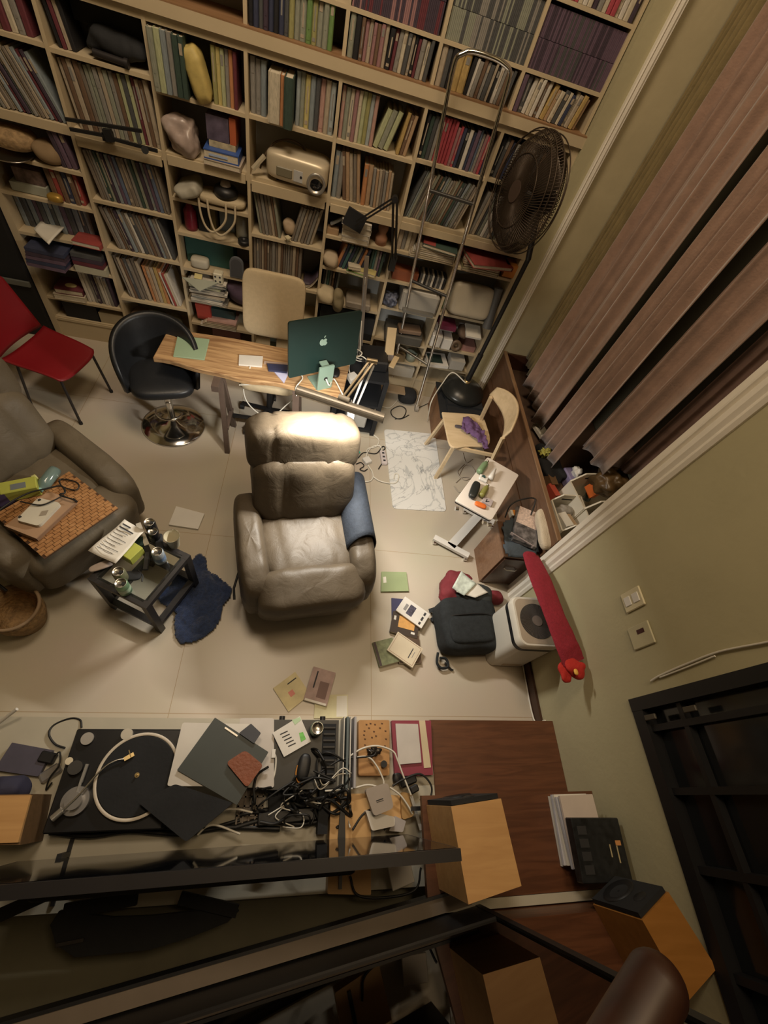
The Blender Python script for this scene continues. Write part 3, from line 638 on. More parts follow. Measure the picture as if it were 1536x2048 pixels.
for i in range(3): W('cable_coil', MB().tube([(.40 + .05 * i + .07 * math.cos(t * .5), 3.2 + .07 * math.sin(t * .5), .66 + .006 * t * .3) for t in range(26)], .004, 6), CABW if i != 1 else CABB, ['thin white cable coil lying on the left of the rack top', 'thin black cable coil lying on the middle of the rack top', 'thin white cable coil against the black equipment box'][i], 'cable')
pl = thing('light_strip', 'tall narrow grey strip rising behind the computer', 'pole', (.42, 3.22, .65))
t0 = aty(722, 700, 3.24); t1 = aty(734, 512, 3.36)
P(pl, 'pole', MB().beam(Vector((t0.x, 3.24, .652)), t1, .034, .012), mat('strip_grey', (.20, .17, .14), .5, .3))
P(pl, 'edge', MB().beam(Vector((t0.x - .021, 3.24, .655)), aty(731, 560, 3.33) + Vector((-.006, 0, 0)), .006, .012), STEEL)
# black boom arm on the bookcase
ba = thing('boom_arm', 'black folding boom arm clamped to the bookcase right of the projector', 'arm', (.50, 3.45, 1.2))
b0 = aty(787, 520, 3.58); b1 = aty(790, 398, 3.40); b2 = aty(712, 447, 3.52)
P(ba, 'lower_arm', MB().beam(b0 + Vector((-.012, 0, 0)), b1 + Vector((-.012, 0, 0)), .012, .014).beam(b0 + Vector((.016, 0, 0)), b1 + Vector((.016, 0, 0)), .012, .014), BLACK)
P(ba, 'upper_arm', MB().beam(b1 + Vector((0, 0, .014)), b2 + Vector((0, 0, .014)), .012, .012).beam(b1 + Vector((0, 0, -.014)), b2 + Vector((0, 0, -.014)), .012, .012), BLACK)
P(ba, 'joint', MB().cyl(b1 + Vector((0, -.02, 0)), b1 + Vector((0, .02, 0)), .02), BLACK)
P(ba, 'clamp', MB().box(b0 + Vector((0, 0.02, -.03)), (.05, .06, .11)), BLACK)
P(ba, 'head', MB().box(b2 + Vector((-.01, .05, .0)), (.15, .02, .12), ry=.3), BLACKM)

# ================================================================ bar stool
sc_ = Vector((-1.11, 2.71, 0))
stool = thing('bar_stool', 'black bucket bar stool on a round chrome base left of the desk', 'stool', sc_)
P(stool, 'base', MB().lathe([(0, .0), (.243, 0), (.25, .006), (.243, .014), (.16, .026), (.06, .045), (.035, .075), (.0, .08)], sc_, 48), CHROME)
P(stool, 'post', MB().cyl(sc_ + Vector((0, 0, .07)), sc_ + Vector((0, .0, .50)), .028).cyl(sc_ + Vector((0, 0, .3)), sc_ + Vector((0, 0, .5)), .02), CHROME)
P(stool, 'footring', MB().tube([sc_ + Vector((.10 * math.sin(t), -.03 - .10 * math.cos(t) , .20)) for t in [i * PI / 12 - PI / 2 for i in range(13)]], .008, 8), CHROME)
SB = mat('black_vinyl', (.012, .013, .015), .42, var=.15, bump=.08)
so = sc_ + Vector((0, -.02, .53)); Rz = rotm(rz=math.radians(18))
P(stool, 'seat', MB().puff(so, (.225, .21, .05), .55, 48, 20, R=Rz), SB)
def bk(u, v):
    th = math.radians(-205 + 230 * u + 0) ; th = math.radians(-25 + 230 * u)
    hgt = .40 * (math.sin(PI * u) ** .45)
    r = .225 + .05 * v
    p = Vector((r * math.cos(th), r * math.sin(th) * .98, -.02 + hgt * v)); return so + Rz @ p
P(stool, 'backrest', MB().grid(bk, 40, 12), SB, solid=.035)

# ================================================================ shell chairs
def shell_chair(name, label, loc, rz, m, legm, w=.44, dpt=.42, bh=.40, hole=True, casters=False, seat_z=.45):
    T = thing(name, label, 'chair', loc, rz)
    def seat(u, v):
        x = (u - .5) * w * (1 - .10 * (1 - v) * abs(2 * u - 1) ** 4); y = -dpt / 2 + dpt * v - .03 * (abs(2 * u - 1) ** 4) * (1 - v) * -1
        return (x, y, seat_z + .02 * abs(2 * u - 1) ** 3 - .035 * (1 - v) ** 4 + .02 * v ** 5)
    MB().grid(seat, 20, 16).build('seat', m, T, solid=.012)
    def back(u, v):
        ww = w * (1.0 - .22 * v - .06 * (v > .93)); x = (u - .5) * ww
        return (x, dpt / 2 + .02 + .10 * v + .03 * (1 - abs(2 * u - 1) ** 2) - .0, seat_z + .03 + bh * v - .03 * abs(2 * u - 1) ** 6 * v)
    b = MB().grid(back, 20, 16).build('backrest', m, T, solid=.012)
    if hole: MB().prism(rrect(.10, .035, .016, x0=-.05, y0=-.017), -.012, .012, Matrix(((1, 0, 0, 0), (0, 0, 1, dpt / 2 + .125), (0, 1, 0, seat_z + bh * .87), (0, 0, 0, 1)))).build('handle_hole', BLACKM, b)
    for sx in (-1, 1):
        MB().tube([(sx * w * .40, -dpt * .40, seat_z - .03), (sx * w * .46, -dpt * .46, 0.012)], .010, 8).build('leg', legm, T)
        MB().tube([(sx * w * .40, dpt * .36, seat_z - .02), (sx * w * .46, dpt * .48, 0.012)], .010, 8).build('leg', legm, T)
        for sy in (-.46, .48): 
            if casters: MB().cyl((sx * w * .46 - .012, dpt * sy, .022), (sx * w * .46 + .012, dpt * sy, .022), .022).build('caster', BLACK, T)
            else: MB().cyl((sx * w * .46, dpt * sy, 0), (sx * w * .46, dpt * sy, .02), .014).build('foot', BLACK, T)
    MB().tube([(-w * .40, -dpt * .40, seat_z - .03), (-w * .40, dpt * .36, seat_z - .02), (w * .40, dpt * .36, seat_z - .02), (w * .40, -dpt * .40, seat_z - .03)], .009, 8, closed=True).build('under_frame', legm, T)
    return T
RED = mat('red_plastic', (.20, .008, .012), .4, var=.05)
shell_chair('plastic_chair', 'red plastic chair with thin dark legs at the left edge', (-1.93, 2.84, 0), math.radians(76), RED, DMETAL, w=.46, dpt=.42, bh=.46)
# cream office chair behind the desk
oc = thing('office_chair', 'cream upholstered office chair behind the desk facing the computer', 'chair', (-.33, 3.02, 0))
CU = mat('cream_fabric', (.52, .42, .27), .8, var=.05, scale=40, bump=.1)
P(oc, 'backrest', MB().puff((-.34, 3.20, .98), (.235, .028, .25), .30, 48, 28, R=rotm(rx=math.radians(-8))), CU)
P(oc, 'back_bracket', MB().box((-.34, 3.225, .77), (.40, .02, .05)).beam((-.34, 3.24, .80), (-.34, 3.15, .45), .05, .02), mat('dark_green_metal', (.05, .06, .04), .5))
P(oc, 'seat', MB().puff((-.34, 2.98, .51), (.23, .22, .04), .35, 40, 18), CU)
P(oc, 'post', MB().cyl((-.34, 2.98, .10), (-.34, 2.98, .48), .025), BLACK)
for i in range(5):
    a = i * 2 * PI / 5 + .25; e = Vector((-.34 + .27 * math.cos(a), 2.94 + .27 * math.sin(a), .07))
    P(oc, 'leg', MB().beam((-.34, 2.96, .12), e, .03, .022), BLACK)
    P(oc, 'caster', MB().cyl(e + Vector((-.018, 0, -.042)), e + Vector((.018, 0, -.042)), .027), BLACK)

# ================================================================ low table with cans
ct = thing('side_table', 'small black wooden side table with a glass top crowded with cans', 'table', (-.86, 1.18, 0))
c0 = [at(166, 1160, .45), at(290, 1213, .45), at(388, 1108, .45)]
ex = (c0[1] - c0[0]); ey = (c0[2] - c0[1])
ctr = (c0[0] + c0[2]) / 2; aa = math.atan2(ex.y, ex.x); lx = ex.length; ly = ey.length * .98
rr = math.radians(-24)
def ctp(x, y, z): v = rotm(rz=rr) @ Vector((x, y, 0)); return Vector((ctr.x + v.x, ctr.y + v.y, z))
hx, hy = lx / 2 - .02, ly / 2 - .02
TB = mat('black_wood', (.016, .014, .014), .45, var=.2)
for sx in (-1, 1):
    for sy in (-1, 1): P(ct, 'leg', MB().beam(ctp(sx * hx, sy * hy, 0), ctp(sx * hx, sy * hy, .45), .04, .04, up=rotm(rz=rr) @ Vector((0, 1, 0))), TB)
for z in (.43, .10):
    for s in (-1, 1):
        P(ct, 'rail', MB().beam(ctp(-hx, s * hy, z), ctp(hx, s * hy, z), .038, .038), TB)
        P(ct, 'rail', MB().beam(ctp(s * hx, -hy, z), ctp(s * hx, hy, z), .038, .038), TB)
GL = mat('clear_glass', (.85, .9, .87), .03, var=0, trans=1.0, ior=1.3)
P(ct, 'glass_top', MB().box(ctp(0, 0, .447), (lx - .05, ly - .05, .005), rz=rr), GL)
def can(px, py, z, h, r, body, label, band=None, tab=True, ring=False):
    p = at(px, py, z + h); p.z = z
    T = thing('drink_can', label, 'can', p, 0, None)
    MB().lathe([(r * .8, 0), (r, .008), (r, h - .014), (r * .86, h)], n=28).build('body', body, T)
    MB().lathe([(r * .86, h), (r * .84, h + .002), (r * .80, h - .003), (0, h - .003)], n=28).build('lid', STEEL, T)
    if tab:
        MB().cyl((r * .38, 0, h - .0025), (r * .38, 0, h - .0012), r * .30, n=14).build('opening', BLACK, T)
        MB().box((-r * .1, 0, h + .0), (r * .5, r * .34, .0015)).build('pull_tab', STEEL, T)
    if band: MB().lathe([(r + .0006, h * .3), (r + .0006, h * .62)], n=28).build('band', band, T)
    return T
gcan = mat('green_can', (.20, .34, .20), .35, .4); wcan = mat('white_blue_can', (.40, .46, .52), .35, .4); bcan = mat('black_can', (.012, .012, .014), .35, .3)
can(241, 1166, .45, .115, .034, gcan, 'pale green drink can at the front corner of the side table', mat('can_band', (.38, .5, .36), .4))
can(236, 1143, .45, .105, .034, mat('olive_can', (.22, .22, .13), .4, .3), 'silver topped can just behind the green can')
can(314, 1103, .45, .115, .034, wcan, 'white and blue drink can by the right rail of the side table', mat('can_band2', (.15, .22, .35), .4))
can(298, 1044, .45, .13, .033, bcan, 'black can at the far corner of the side table')
can(305, 1063, .45, .10, .030, bcan, 'black can with a yellow tab in front of the far can')
tc = at(343, 1072, .56); tc.z = .45
W('plastic_cup', MB().lathe([(.030, 0), (.044, .11), (.046, .112), (.042, .108), (.028, .006), (0, .006)], tc, 28), mat('translucent_cup', (.55, .50, .36), .4, trans=.3), 'translucent round plastic tub at the far right corner of the side table', 'cup')
mcart = thing('milk_carton', 'yellow green carton lying among the cans on the side table', 'carton', at(268, 1112, .45)); q = mcart.location
CY = mat('yellow_green_carton', (.36, .38, .07), .5)
MB().box((0, 0, .035), (.075, .10, .07), rz=-.5, bevel=.004).build('body', CY, mcart); MB().cyl((-.02, .05, .04), (-.04, .08, .05), .022).build('cap', mat('cap_yellow', (.5, .5, .2), .5), mcart)
def sheet(pts, z, lift=.0, curl=.0, n=8):
    q = A(pts, z); mb = MB()
    def f(u, v):
        p = q[0].lerp(q[1], u).lerp(q[3].lerp(q[2], u), v); p.z = z + lift + curl * (abs(2 * u - 1) ** 2) * .5 + curl * .6 * nz((u * 2, v * 2, curl * 90)); return p
    return mb.grid(f, n, n)
rc = W('receipt', sheet([(250, 1040), (290, 1063), (232, 1128), (177, 1103)], .53, curl=.02), PAPER, 'large printed receipt lying across the left side of the table', 'receipt', solid=.001)
for i in range(9):
    tt = .12 + i * .09
    qa = A([(250, 1040), (290, 1063), (232, 1128), (177, 1103)], .53)
    p0 = qa[0].lerp(qa[3], tt).lerp(qa[1].lerp(qa[2], tt), .12); p1 = qa[0].lerp(qa[3], tt).lerp(qa[1].lerp(qa[2], tt), .5 + .35 * ((i * 37) % 10) / 10)
    mbx = MB().beam(p0 + Vector((0, 0, .016)), p1 + Vector((0, 0, .016)), .008 if i in (0, 1) else .003, .0006)
    mbx.v = [(a - rc.location.x, b - rc.location.y, c_ - rc.location.z) for a, b, c_ in mbx.v]; mbx.build('print', INK, rc)
W('spoon_rest', MB().puff(at(207, 1130, .47), (.075, .024, .008), .7, 24, 10, R=rotm(rz=.55)), mat('pinkish_plastic', (.50, .42, .38), .4), 'long pale tray sticking out beyond the left rail of the table', 'tray')
W('remote_control', MB().box(at(293, 1122, .46), (.03, .12, .018), rz=.15, bevel=.004), BLACK, 'black remote control standing between the carton and the white can', 'remote')
W('wooden_spatula', MB().box(at(285, 1068, .47), (.028, .17, .006), rz=.55), mat('pale_plastic', (.5, .47, .4), .5), 'pale flat stick beside the black cans', 'stick')
W('glasses_case', MB().box(at(318, 1088, .465), (.045, .14, .028), rz=.30, bevel=.008), BLACKM, 'long black case between the black can and the white can', 'case')
W('black_pouch', MB().puff(at(262, 1152, .46), (.055, .03, .012), .7, 20, 10, R=rotm(rz=.1)), BLACKM, 'small black pouch behind the green can', 'pouch')
cable('usb_cable', [at(276, 1140, .46), at(285, 1150, .455), at(284, 1163, .455)], .004, CABB, 'short black cable curling on the glass top')
W('dark_packet', MB().box(at(272, 1085, .465), (.08, .06, .02), rz=.3), mat('dark_teal', (.02, .05, .05), .5), 'dark teal packet half under the receipt', 'packet')

# towel on the floor
def cloth(pts, z, name, m, label, cat='cloth', amp=.012, thick=.01, base=None, freq=9, res=.02):
    """irregular cloth: outline polygon filled by a jittered grid with bumps"""
    poly = [(p.x, p.y) for p in (A(pts, z) if base is None else base)]
    def inside(x, y):
        r = False; n = len(poly); j = n - 1
        for i in range(n):
            xi, yi = poly[i]; xj, yj = poly[j]
            if (yi > y) != (yj > y) and x < (xj - xi) * (y - yi) / (yj - yi) + xi: r = not r
            j = i
        return r
    xs = [p[0] for p in poly]; ys = [p[1] for p in poly]; mb = MB(); idx = {}; vs = []; fs = []
    nx = int((max(xs) - min(xs)) / res) + 2; ny = int((max(ys) - min(ys)) / res) + 2
    def vid(i, j):
        if (i, j) not in idx:
            x = min(xs) + i * res; y = min(ys) + j * res
            h = abs(nz((x * freq, y * freq, 3.3))) * amp * 2 + abs(nz((x * freq * 3, y * freq * 3, 1.1))) * amp * .5
            idx[(i, j)] = len(vs); vs.append((x + .25 * res * nz((x * 40, y * 40, 0)), y + .25 * res * nz((x * 40, y * 40, 9)), z + thick + h))
        return idx[(i, j)]
    for i in range(nx):
        for j in range(ny):
            if inside(min(xs) + (i + .5) * res, min(ys) + (j + .5) * res): fs.append((vid(i, j), vid(i + 1, j), vid(i + 1, j + 1), vid(i, j + 1)))
    mb.add(vs, fs, True)
    return W(name, mb, m, label, cat, solid=thick)
TOW = mat('blue_towel', (.022, .040, .105), .95, var=.3, scale=60, bump=.8, bscale=180, sheen=.3)
cloth([(399, 1110), (412, 1118), (415, 1143), (435, 1155), (463, 1178), (460, 1195), (445, 1215), (443, 1235), (428, 1262), (395, 1284), (364, 1289), (352, 1275), (350, 1237), (355, 1228), (325, 1208), (309, 1195), (322, 1178), (345, 1172), (352, 1152), (372, 1148), (380, 1128)], 0, 'towel', TOW, 'blue terry towel dropped on the floor beside the side table', 'towel', amp=.02, thick=.012, res=.009)
W('floor_booklet', slab([(352, 1012), (409, 1027), (396, 1058), (337, 1049)], 0, .022), WHITE, 'white boxed booklet lying on the floor left of the leather recliner', 'booklet', bevel=.002)
NB1 = W('notebook', slab([(763, 1143), (813, 1144), (818, 1182), (762, 1183)], 0, .02), mat('olive_green_cover', (.27, .33, .17), .6), 'olive green notebook on the floor right of the recliner arm', 'notebook', bevel=.002)
reparent(W('sticker', slab([(766, 1154), (772, 1153), (773, 1165), (767, 1166)], .0202, .0210), PAPER, 'small white sticker', 'sticker'), NB1)

# ================================================================ right side: rug, chair, overbed table
def marble():
    M = mat('marble_mat', (.66, .66, .64), .45, var=.04, scale=3)
    nt = M.node_tree; b = nt.nodes['Principled BSDF']; tc = nt.nodes.new('ShaderNodeTexCoord')
    n = nt.nodes.new('ShaderNodeTexNoise'); n.inputs['Scale'].default_value = 2.6; n.inputs['Detail'].default_value = 9; n.inputs['Distortion'].default_value = 1.4
    r = nt.nodes.new('ShaderNodeValToRGB'); e = r.color_ramp.elements
    e[0].position = .493; e[0].color = (.68, .68, .66, 1); e[1].position = .507; e[1].color = (.68, .68, .66, 1)
    x = e.new(.50); x.color = (.33, .34, .35, 1)
    n2 = nt.nodes.new('ShaderNodeTexNoise'); n2.inputs['Scale'].default_value = 1.6; n2.inputs['Detail'].default_value = 7; n2.inputs['Distortion'].default_value = 2.5
    r2 = nt.nodes.new('ShaderNodeValToRGB'); f = r2.color_ramp.elements
    f[0].position = .49; f[0].color = (1, 1, 1, 1); f[1].position = .53; f[1].color = (1, 1, 1, 1); y = f.new(.51); y.color = (.66, .68, .70, 1)
    mx = nt.nodes.new('ShaderNodeMix'); mx.data_type = 'RGBA'; mx.blend_type = 'MULTIPLY'; mx.inputs[0].default_value = 1
    nt.links.new(tc.outputs['Object'], n.inputs['Vector']); nt.links.new(tc.outputs['Object'], n2.inputs['Vector'])
    nt.links.new(n.outputs['Fac'], r.inputs[0]); nt.links.new(n2.outputs['Fac'], r2.inputs[0])
    nt.links.new(r.outputs[0], mx.inputs[6]); nt.links.new(r2.outputs[0], mx.inputs[7]); nt.links.new(mx.outputs[2], b.inputs['Base Color'])
    return M
q = A([(768, 858), (870, 868), (893, 1023), (786, 1017)], .008); cc = sum(q, Vector()) / 4
rugp = []
for i in range(4):
    a, b, c = q[i - 1], q[i], q[(i + 1) % 4]
    for t in range(6):
        s = t / 5; p0 = b + (a - b).normalized() * .04; p1 = b + (c - b).normalized() * .04
        rugp.append((p0 * (1 - s) ** 2 + b * 2 * s * (1 - s) + p1 * s ** 2))
W('floor_mat', MB().prism([(p.x, p.y) for p in rugp][::-1], 0, .008), marble(), 'white marble patterned mat on the floor in front of the wooden chair', 'mat')

# birch chair
wc = thing('wooden_chair', 'pale birch chair with a purple cloth on its seat beside the bay', 'chair', (1.46, 2.72, 0))
sq = [at(884, 824, .48), at(962, 832, .48), at(980, 880, .48), at(972, 892, .48), at(903, 893, .48)]
sp_ = [sq[0], sq[0].lerp(sq[1], .5) + Vector((0, .01, 0)), sq[1], sq[1].lerp(sq[2], .5) + Vector((.02, 0, 0)), sq[2], sq[3], sq[3].lerp(sq[4], .5), sq[4], sq[4].lerp(sq[0], .5) + Vector((-.01, 0, 0))]
cs_ = crv([p for p in sp_] + [sp_[0]], 5)[:-1]
P(wc, 'seat', MB().prism([(p.x, p.y) for p in cs_][::-1], .462, .482), BIRCH, bevel=.005)
bt = [at(988, 775, .86), at(980, 790, .80), at(1002, 836, .76), at(1003, 878, .74), at(1031, 858, .80), at(1033, 828, .86), at(1012, 785, .90)]
oc_ = crv(bt + [bt[0]], 5)[:-1]; ctrb = sum(oc_, Vector()) / len(oc_)
def brest():
    inner = at(978, 792, .74); outer = at(1003, 880, .74)
    mb = MB()
    def f(u, v):
        base = inner.lerp(outer, u); arc = math.sin(PI * u)
        p = base + Vector((.085 * arc + .03 * v * (1 + .3 * arc), .02 * arc, (.17 - .05 * abs(2 * u - 1) ** 3) * v - .03 * (1 - arc) * (v - .5)))
        return p
    return mb.grid(f, 20, 10)
P(wc, 'backrest', brest(), BIRCH, solid=.016)
f1, f2 = at(851, 889, 0), at(870, 957, 0)
for (a, b, nm) in ((at(890, 838, .46), f1, 'leg'), (at(910, 888, .46), f2, 'leg')):
    P(wc, nm, MB().beam(a, b, .030, .024), BIRCH)
i_, o_ = at(980, 794, .77), at(1004, 877, .77)
P(wc, 'leg', MB().beam(i_ + Vector((.01, .0, .0)), (1.63, 2.92, 0), .026, .030), BIRCH)
P(wc, 'leg', MB().beam(o_ + Vector((.01, .01, .0)), (1.70, 2.45, 0), .026, .030), BIRCH)
P(wc, 'seat_rail', MB().beam((1.28, 2.90, .45), (1.60, 2.88, .45), .02, .03).beam((1.30, 2.50, .45), (1.66, 2.47, .45), .02, .03), BIRCH)
PUR = mat('purple_cloth', (.13, .07, .17), .9, var=.25, scale=30, bump=.5)
cloth([(925, 837), (940, 840), (952, 850), (962, 862), (972, 880), (974, 900), (968, 900), (958, 888), (940, 872), (928, 866), (921, 862), (923, 850)], .49, 'purple_cloth', PUR, 'crumpled purple cloth on the seat of the birch chair', 'cloth', amp=.03, thick=.008, res=.012, freq=14)
W('dark_pouch', MB().puff(at(917, 853, .495), (.035, .018, .008), .7, 20, 10), mat('grey_felt', (.08, .07, .08), .9), 'small dark patch of felt beside the purple cloth', 'pouch')

ob = thing('overbed_table', 'small white rolling table with bottles on top by the bay', 'table', (1.42, 1.92, 0))
OW = mat('table_white', (.66, .60, .54), .35, var=.02)
oq = A([(975, 914), (1038, 950), (983, 1041), (910, 1001)], .66)
def rquad(q, r=.018, n=5):
    o = []
    for i in range(4):
        a, b, c = q[i - 1], q[i], q[(i + 1) % 4]; p0 = b + (a - b).normalized() * r; p1 = b + (c - b).normalized() * r
        for t in range(n): s = t / (n - 1); o.append(p0 * (1 - s) ** 2 + b * 2 * s * (1 - s) + p1 * s ** 2)
    return o
op = [(p.x, p.y) for p in rquad(oq)][::-1]
tt = P(ob, 'tabletop', MB().prism(op, .647, .662), OW, bevel=.003)
P(ob, 'edge_band', MB().prism([((x - sum(a for a, _ in op) / len(op)) * .99 + sum(a for a, _ in op) / len(op), (y - sum(b for _, b in op) / len(op)) * .99 + sum(b for _, b in op) / len(op)) for x, y in op], .632, .6465), BLACK)
g0, g1 = at(868, 1075, .05), at(937, 1112, .05); g2 = at(945, 1040, .05)
mid = g0.lerp(g1, .48); bdir = (at(958, 1030, .05) - mid)
P(ob, 'foot_bar', MB().beam(g0, g1, .05, .028), WHITE)
P(ob, 'foot_bar', MB().beam(mid, mid + bdir * 1.05, .075, .028), WHITE)
farm = mid + bdir * 1.0
P(ob, 'column', MB().beam(Vector((farm.x, farm.y, .06)), Vector((farm.x + .02, farm.y, .635)), .06, .045), WHITE)
P(ob, 'foot_bar', MB().beam(farm + (g0 - g1).normalized() * .15, farm + (g1 - g0).normalized() * .15, .05, .028), WHITE)
for e in (g0.lerp(g1, .04), g0.lerp(g1, .93), farm + (g0 - g1).normalized() * .14, farm + (g1 - g0).normalized() * .14):
    P(ob, 'caster', MB().cyl(e + Vector((-.012, -.02, -.028)), e + Vector((.012, -.02, -.028)), .022).cyl(e + Vector((0, 0, -.03)), e, .012), CHROME)
for a, b in (((915, 1010), .64), ((970, 1037), .64), ((980, 1042), .64)):
    p = at(*a, b); P(ob, 'clip', MB().cyl(p + Vector((-.012, -.02, -.02)), p + Vector((.012, -.02, -.02)), .016, n=14), CHROME)
def bottle(pts, z, r, m, label, prof=None, capm=None, name='bottle', cat='bottle'):
    """lying bottle from px point a (base) to b (cap)"""
    a, b = at(*pts[0], z + r), at(*pts[1], z + r); d = b - a; Ln = d.length; R = d.to_track_quat('Z', 'Y').to_matrix()
    T = thing(name, label, cat, Vector((a.x, a.y, z)))
    prof = prof or [(0, 0), (r * .9, .004), (r, .02), (r, Ln * .68), (r * .75, Ln * .8), (r * .4, Ln * .88), (r * .4, Ln * .93)]
    P(T, 'body', MB().lathe(prof, a, 24, R), m)
    P(T, 'cap', MB().lathe([(0, Ln * .92), (r * .5, Ln * .92), (r * .5, Ln), (0, Ln)], a, 18, R), capm or m)
    return T
zt = .662
bottle(((958, 945), (975, 922)), zt, .026, mat('green_bottle', (.24, .36, .20), .3, trans=.3), 'pale green bottle lying at the far corner of the white table', capm=STEEL)
CC1 = W('contact_case', MB().box(at(967, 957, zt + .015), (.07, .055, .026), rz=-.4, bevel=.008), WHITE, 'small white box with a dark window behind the black case', 'box')
reparent(W('button', MB().cyl(at(967, 954, zt + .0285), at(967, 954, zt + .0305), .016), mat('dark_green_button', (.02, .05, .045), .4), 'dark round button', 'button'), CC1)
W('white_tube', MB().lathe([(0, 0), (.022, 0), (.020, .03), (.008, .11), (0, .115)], at(980, 958, zt + .02), 18, rotm(ry=math.radians(80), rz=1.05)), WHITE, 'slim white tube pointing up the white table', 'tube')
W('glasses_case', MB().puff(at(949, 980, zt + .026), (.032, .085, .024), .6, 28, 16, R=rotm(rz=-.42)), mat('black_case', (.018, .02, .018), .4), 'rounded black case in the middle of the white table', 'case')
bottle(((962, 993), (976, 970)), zt, .024, mat('olive_bottle', (.26, .25, .07), .3, trans=.2), 'olive bottle lying right beside the black case', capm=STEEL)
W('orange_packet', MB().puff(at(961, 1010, zt + .012), (.045, .022, .011), .6, 24, 12, R=rotm(rz=-.35)), mat('orange_plastic', (.70, .16, .03), .4), 'bright orange packet at the near end of the white table', 'packet')
W('card_box', MB().box(at(975, 1003, zt + .01), (.075, .06, .018), rz=-.5, bevel=.002).slot(1).box(at(975, 1003, zt + .0195), (.03, .008, .001), rz=.2).box(at(973, 1001, zt + .0195), (.008, .03, .001), rz=-.5), [mat('mauve_card', (.42, .36, .36), .5), INK], 'grey mauve card box with black strokes beside the orange packet', 'box')

# ================================================================ bay: cabinet, window seat, curtains
bay = thing('window_seat', 'dark brown wooden window seat running along the curtained bay', 'bench', (2.2, 2.6, 0))
P(bay, 'front_panel', MB().bb(1.835, 1.855, 1.76, 3.62, 0, .40), BROWNY)
P(bay, 'front_panel', MB().bb(1.838, 1.858, 1.47, 3.62, .408, .72), BROWNY)
P(bay, 'ledge', MB().bb(1.832, 1.862, 1.47, 3.62, .72, .732), grain('panel_edge', (.22, .13, .07), (.30, .18, .10), .4, (26, 2.5, 26)))
P(bay, 'seat', MB().bb(1.859, 2.74, 1.41, 3.62, .50, .56), mat('seat_board', (.10, .06, .04), .6))
P(bay, 'end_panel', MB().bb(1.862, 2.74, 3.60, 3.622, .56, .72), mat('redbrown_panel', (.06, .022, .012), .5))
cab = thing('cabinet', 'brown wooden cabinet standing out from the near end of the bay', 'cabinet', (1.68, 1.6, 0))
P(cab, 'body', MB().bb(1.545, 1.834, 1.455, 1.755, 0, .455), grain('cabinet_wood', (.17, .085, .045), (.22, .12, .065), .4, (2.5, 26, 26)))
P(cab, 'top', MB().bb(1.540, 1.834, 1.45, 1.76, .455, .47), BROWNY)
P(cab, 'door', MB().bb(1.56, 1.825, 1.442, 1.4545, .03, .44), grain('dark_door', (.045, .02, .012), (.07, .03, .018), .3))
P(cab, 'handle', MB().tube([(1.62, 1.441, .30), (1.64, 1.425, .30), (1.71, 1.425, .30), (1.73, 1.441, .30)], .005, 8), STEEL)
# low cupboard behind the chair
lc_ = thing('cupboard', 'low brown wooden cupboard under the fan', 'cupboard', (1.5, 3.3, 0))
P(lc_, 'body', MB().bb(1.27, 1.72, 3.02, 3.52, 0, .29), grain('warm_brown', (.16, .075, .035), (.22, .11, .05), .45, (20, 3, 3)))
P(lc_, 'top', MB().bb(1.262, 1.728, 3.012, 3.528, .29, .305), BLACKM)
W('black_box', MB().bb(1.33, 1.70, 2.86, 3.44, .306, .335).bb(1.33, 1.70, 3.16, 3.44, .335, .36), BLACKM, 'flat black cloth covered box on the low cupboard', 'box')

def curtain(pts, z0, z1, amp, folds, name, m, label, group=None, flare=1.3):
    P_ = [Vector(p + (0,)) for p in pts]; path = crv(P_, 10); n = 150; mb = MB()
    acc = [0]
    for i in range(1, len(path)): acc.append(acc[-1] + (path[i] - path[i - 1]).length)
    T = acc[-1]
    def ev(s):
        s *= T
        for i in range(1, len(path)):
            if s <= acc[i] + 1e-9:
                t = (s - acc[i - 1]) / (acc[i] - acc[i - 1] + 1e-9); return path[i - 1].lerp(path[i], t), (path[i] - path[i - 1]).normalized()
        return path[-1], (path[-1] - path[-2]).normalized()
    sd = random.uniform(0, 99)
    def f(u, v):
        p, d = ev(u); nr = Vector((d.y, -d.x, 0)); ph = 2 * PI * folds * u + 1.5 * nz((u * 4 + sd, v * .6, 0)) + sd
        a = amp * (1 + (flare - 1) * (1 - v)) * (.75 + .5 * nz((u * 7 + sd, v * 1.2, 4)))
        o = a * (math.sin(ph) + .25 * math.sin(2.3 * ph + sd)); q = p + nr * o + d * (.3 * a * math.cos(ph))
        return (q.x, q.y, z0 + (z1 - z0) * v + .015 * math.sin(ph * .5) * (1 - v))
    mb.grid(f, n, 30)
    return W(name, mb, m, label, 'curtain', group, solid=.006)
MAU = mat('mauve_velvet', (.27, .168, .122), .85, var=.12, scale=14, sheen=.6, bump=.25, bscale=90)
OLI = mat('olive_curtain', (.22, .165, .07), .8, var=.15, scale=12, sheen=.2, bump=.2, bscale=80)
g = 'curtains of the bay window'
curtain([(2.09, 3.59), (2.06, 3.45), (2.02, 3.28)], .74, 4.6, .022, 4.5, 'curtain', OLI, 'olive curtain hanging in the far corner of the bay', g)
curtain([(2.02, 3.24), (1.98, 3.12), (2.02, 2.95), (1.97, 2.80), (2.00, 2.62)], .70, 4.6, .028, 4.3, 'curtain', MAU, 'wide mauve curtain panel nearest the birch chair', g, 1.5)
curtain([(2.05, 2.58), (2.01, 2.48), (2.03, 2.38), (2.00, 2.22)], .66, 4.6, .028, 3.3, 'curtain', MAU, 'second mauve curtain panel, above the tissue box', g, 1.5)
curtain([(2.10, 2.22), (2.14, 2.12), (2.16, 2.03), (2.20, 1.94)], .96, 4.6, .028, 2.4, 'curtain', MAU, 'third mauve curtain panel, above the white baskets', g, 1.4)
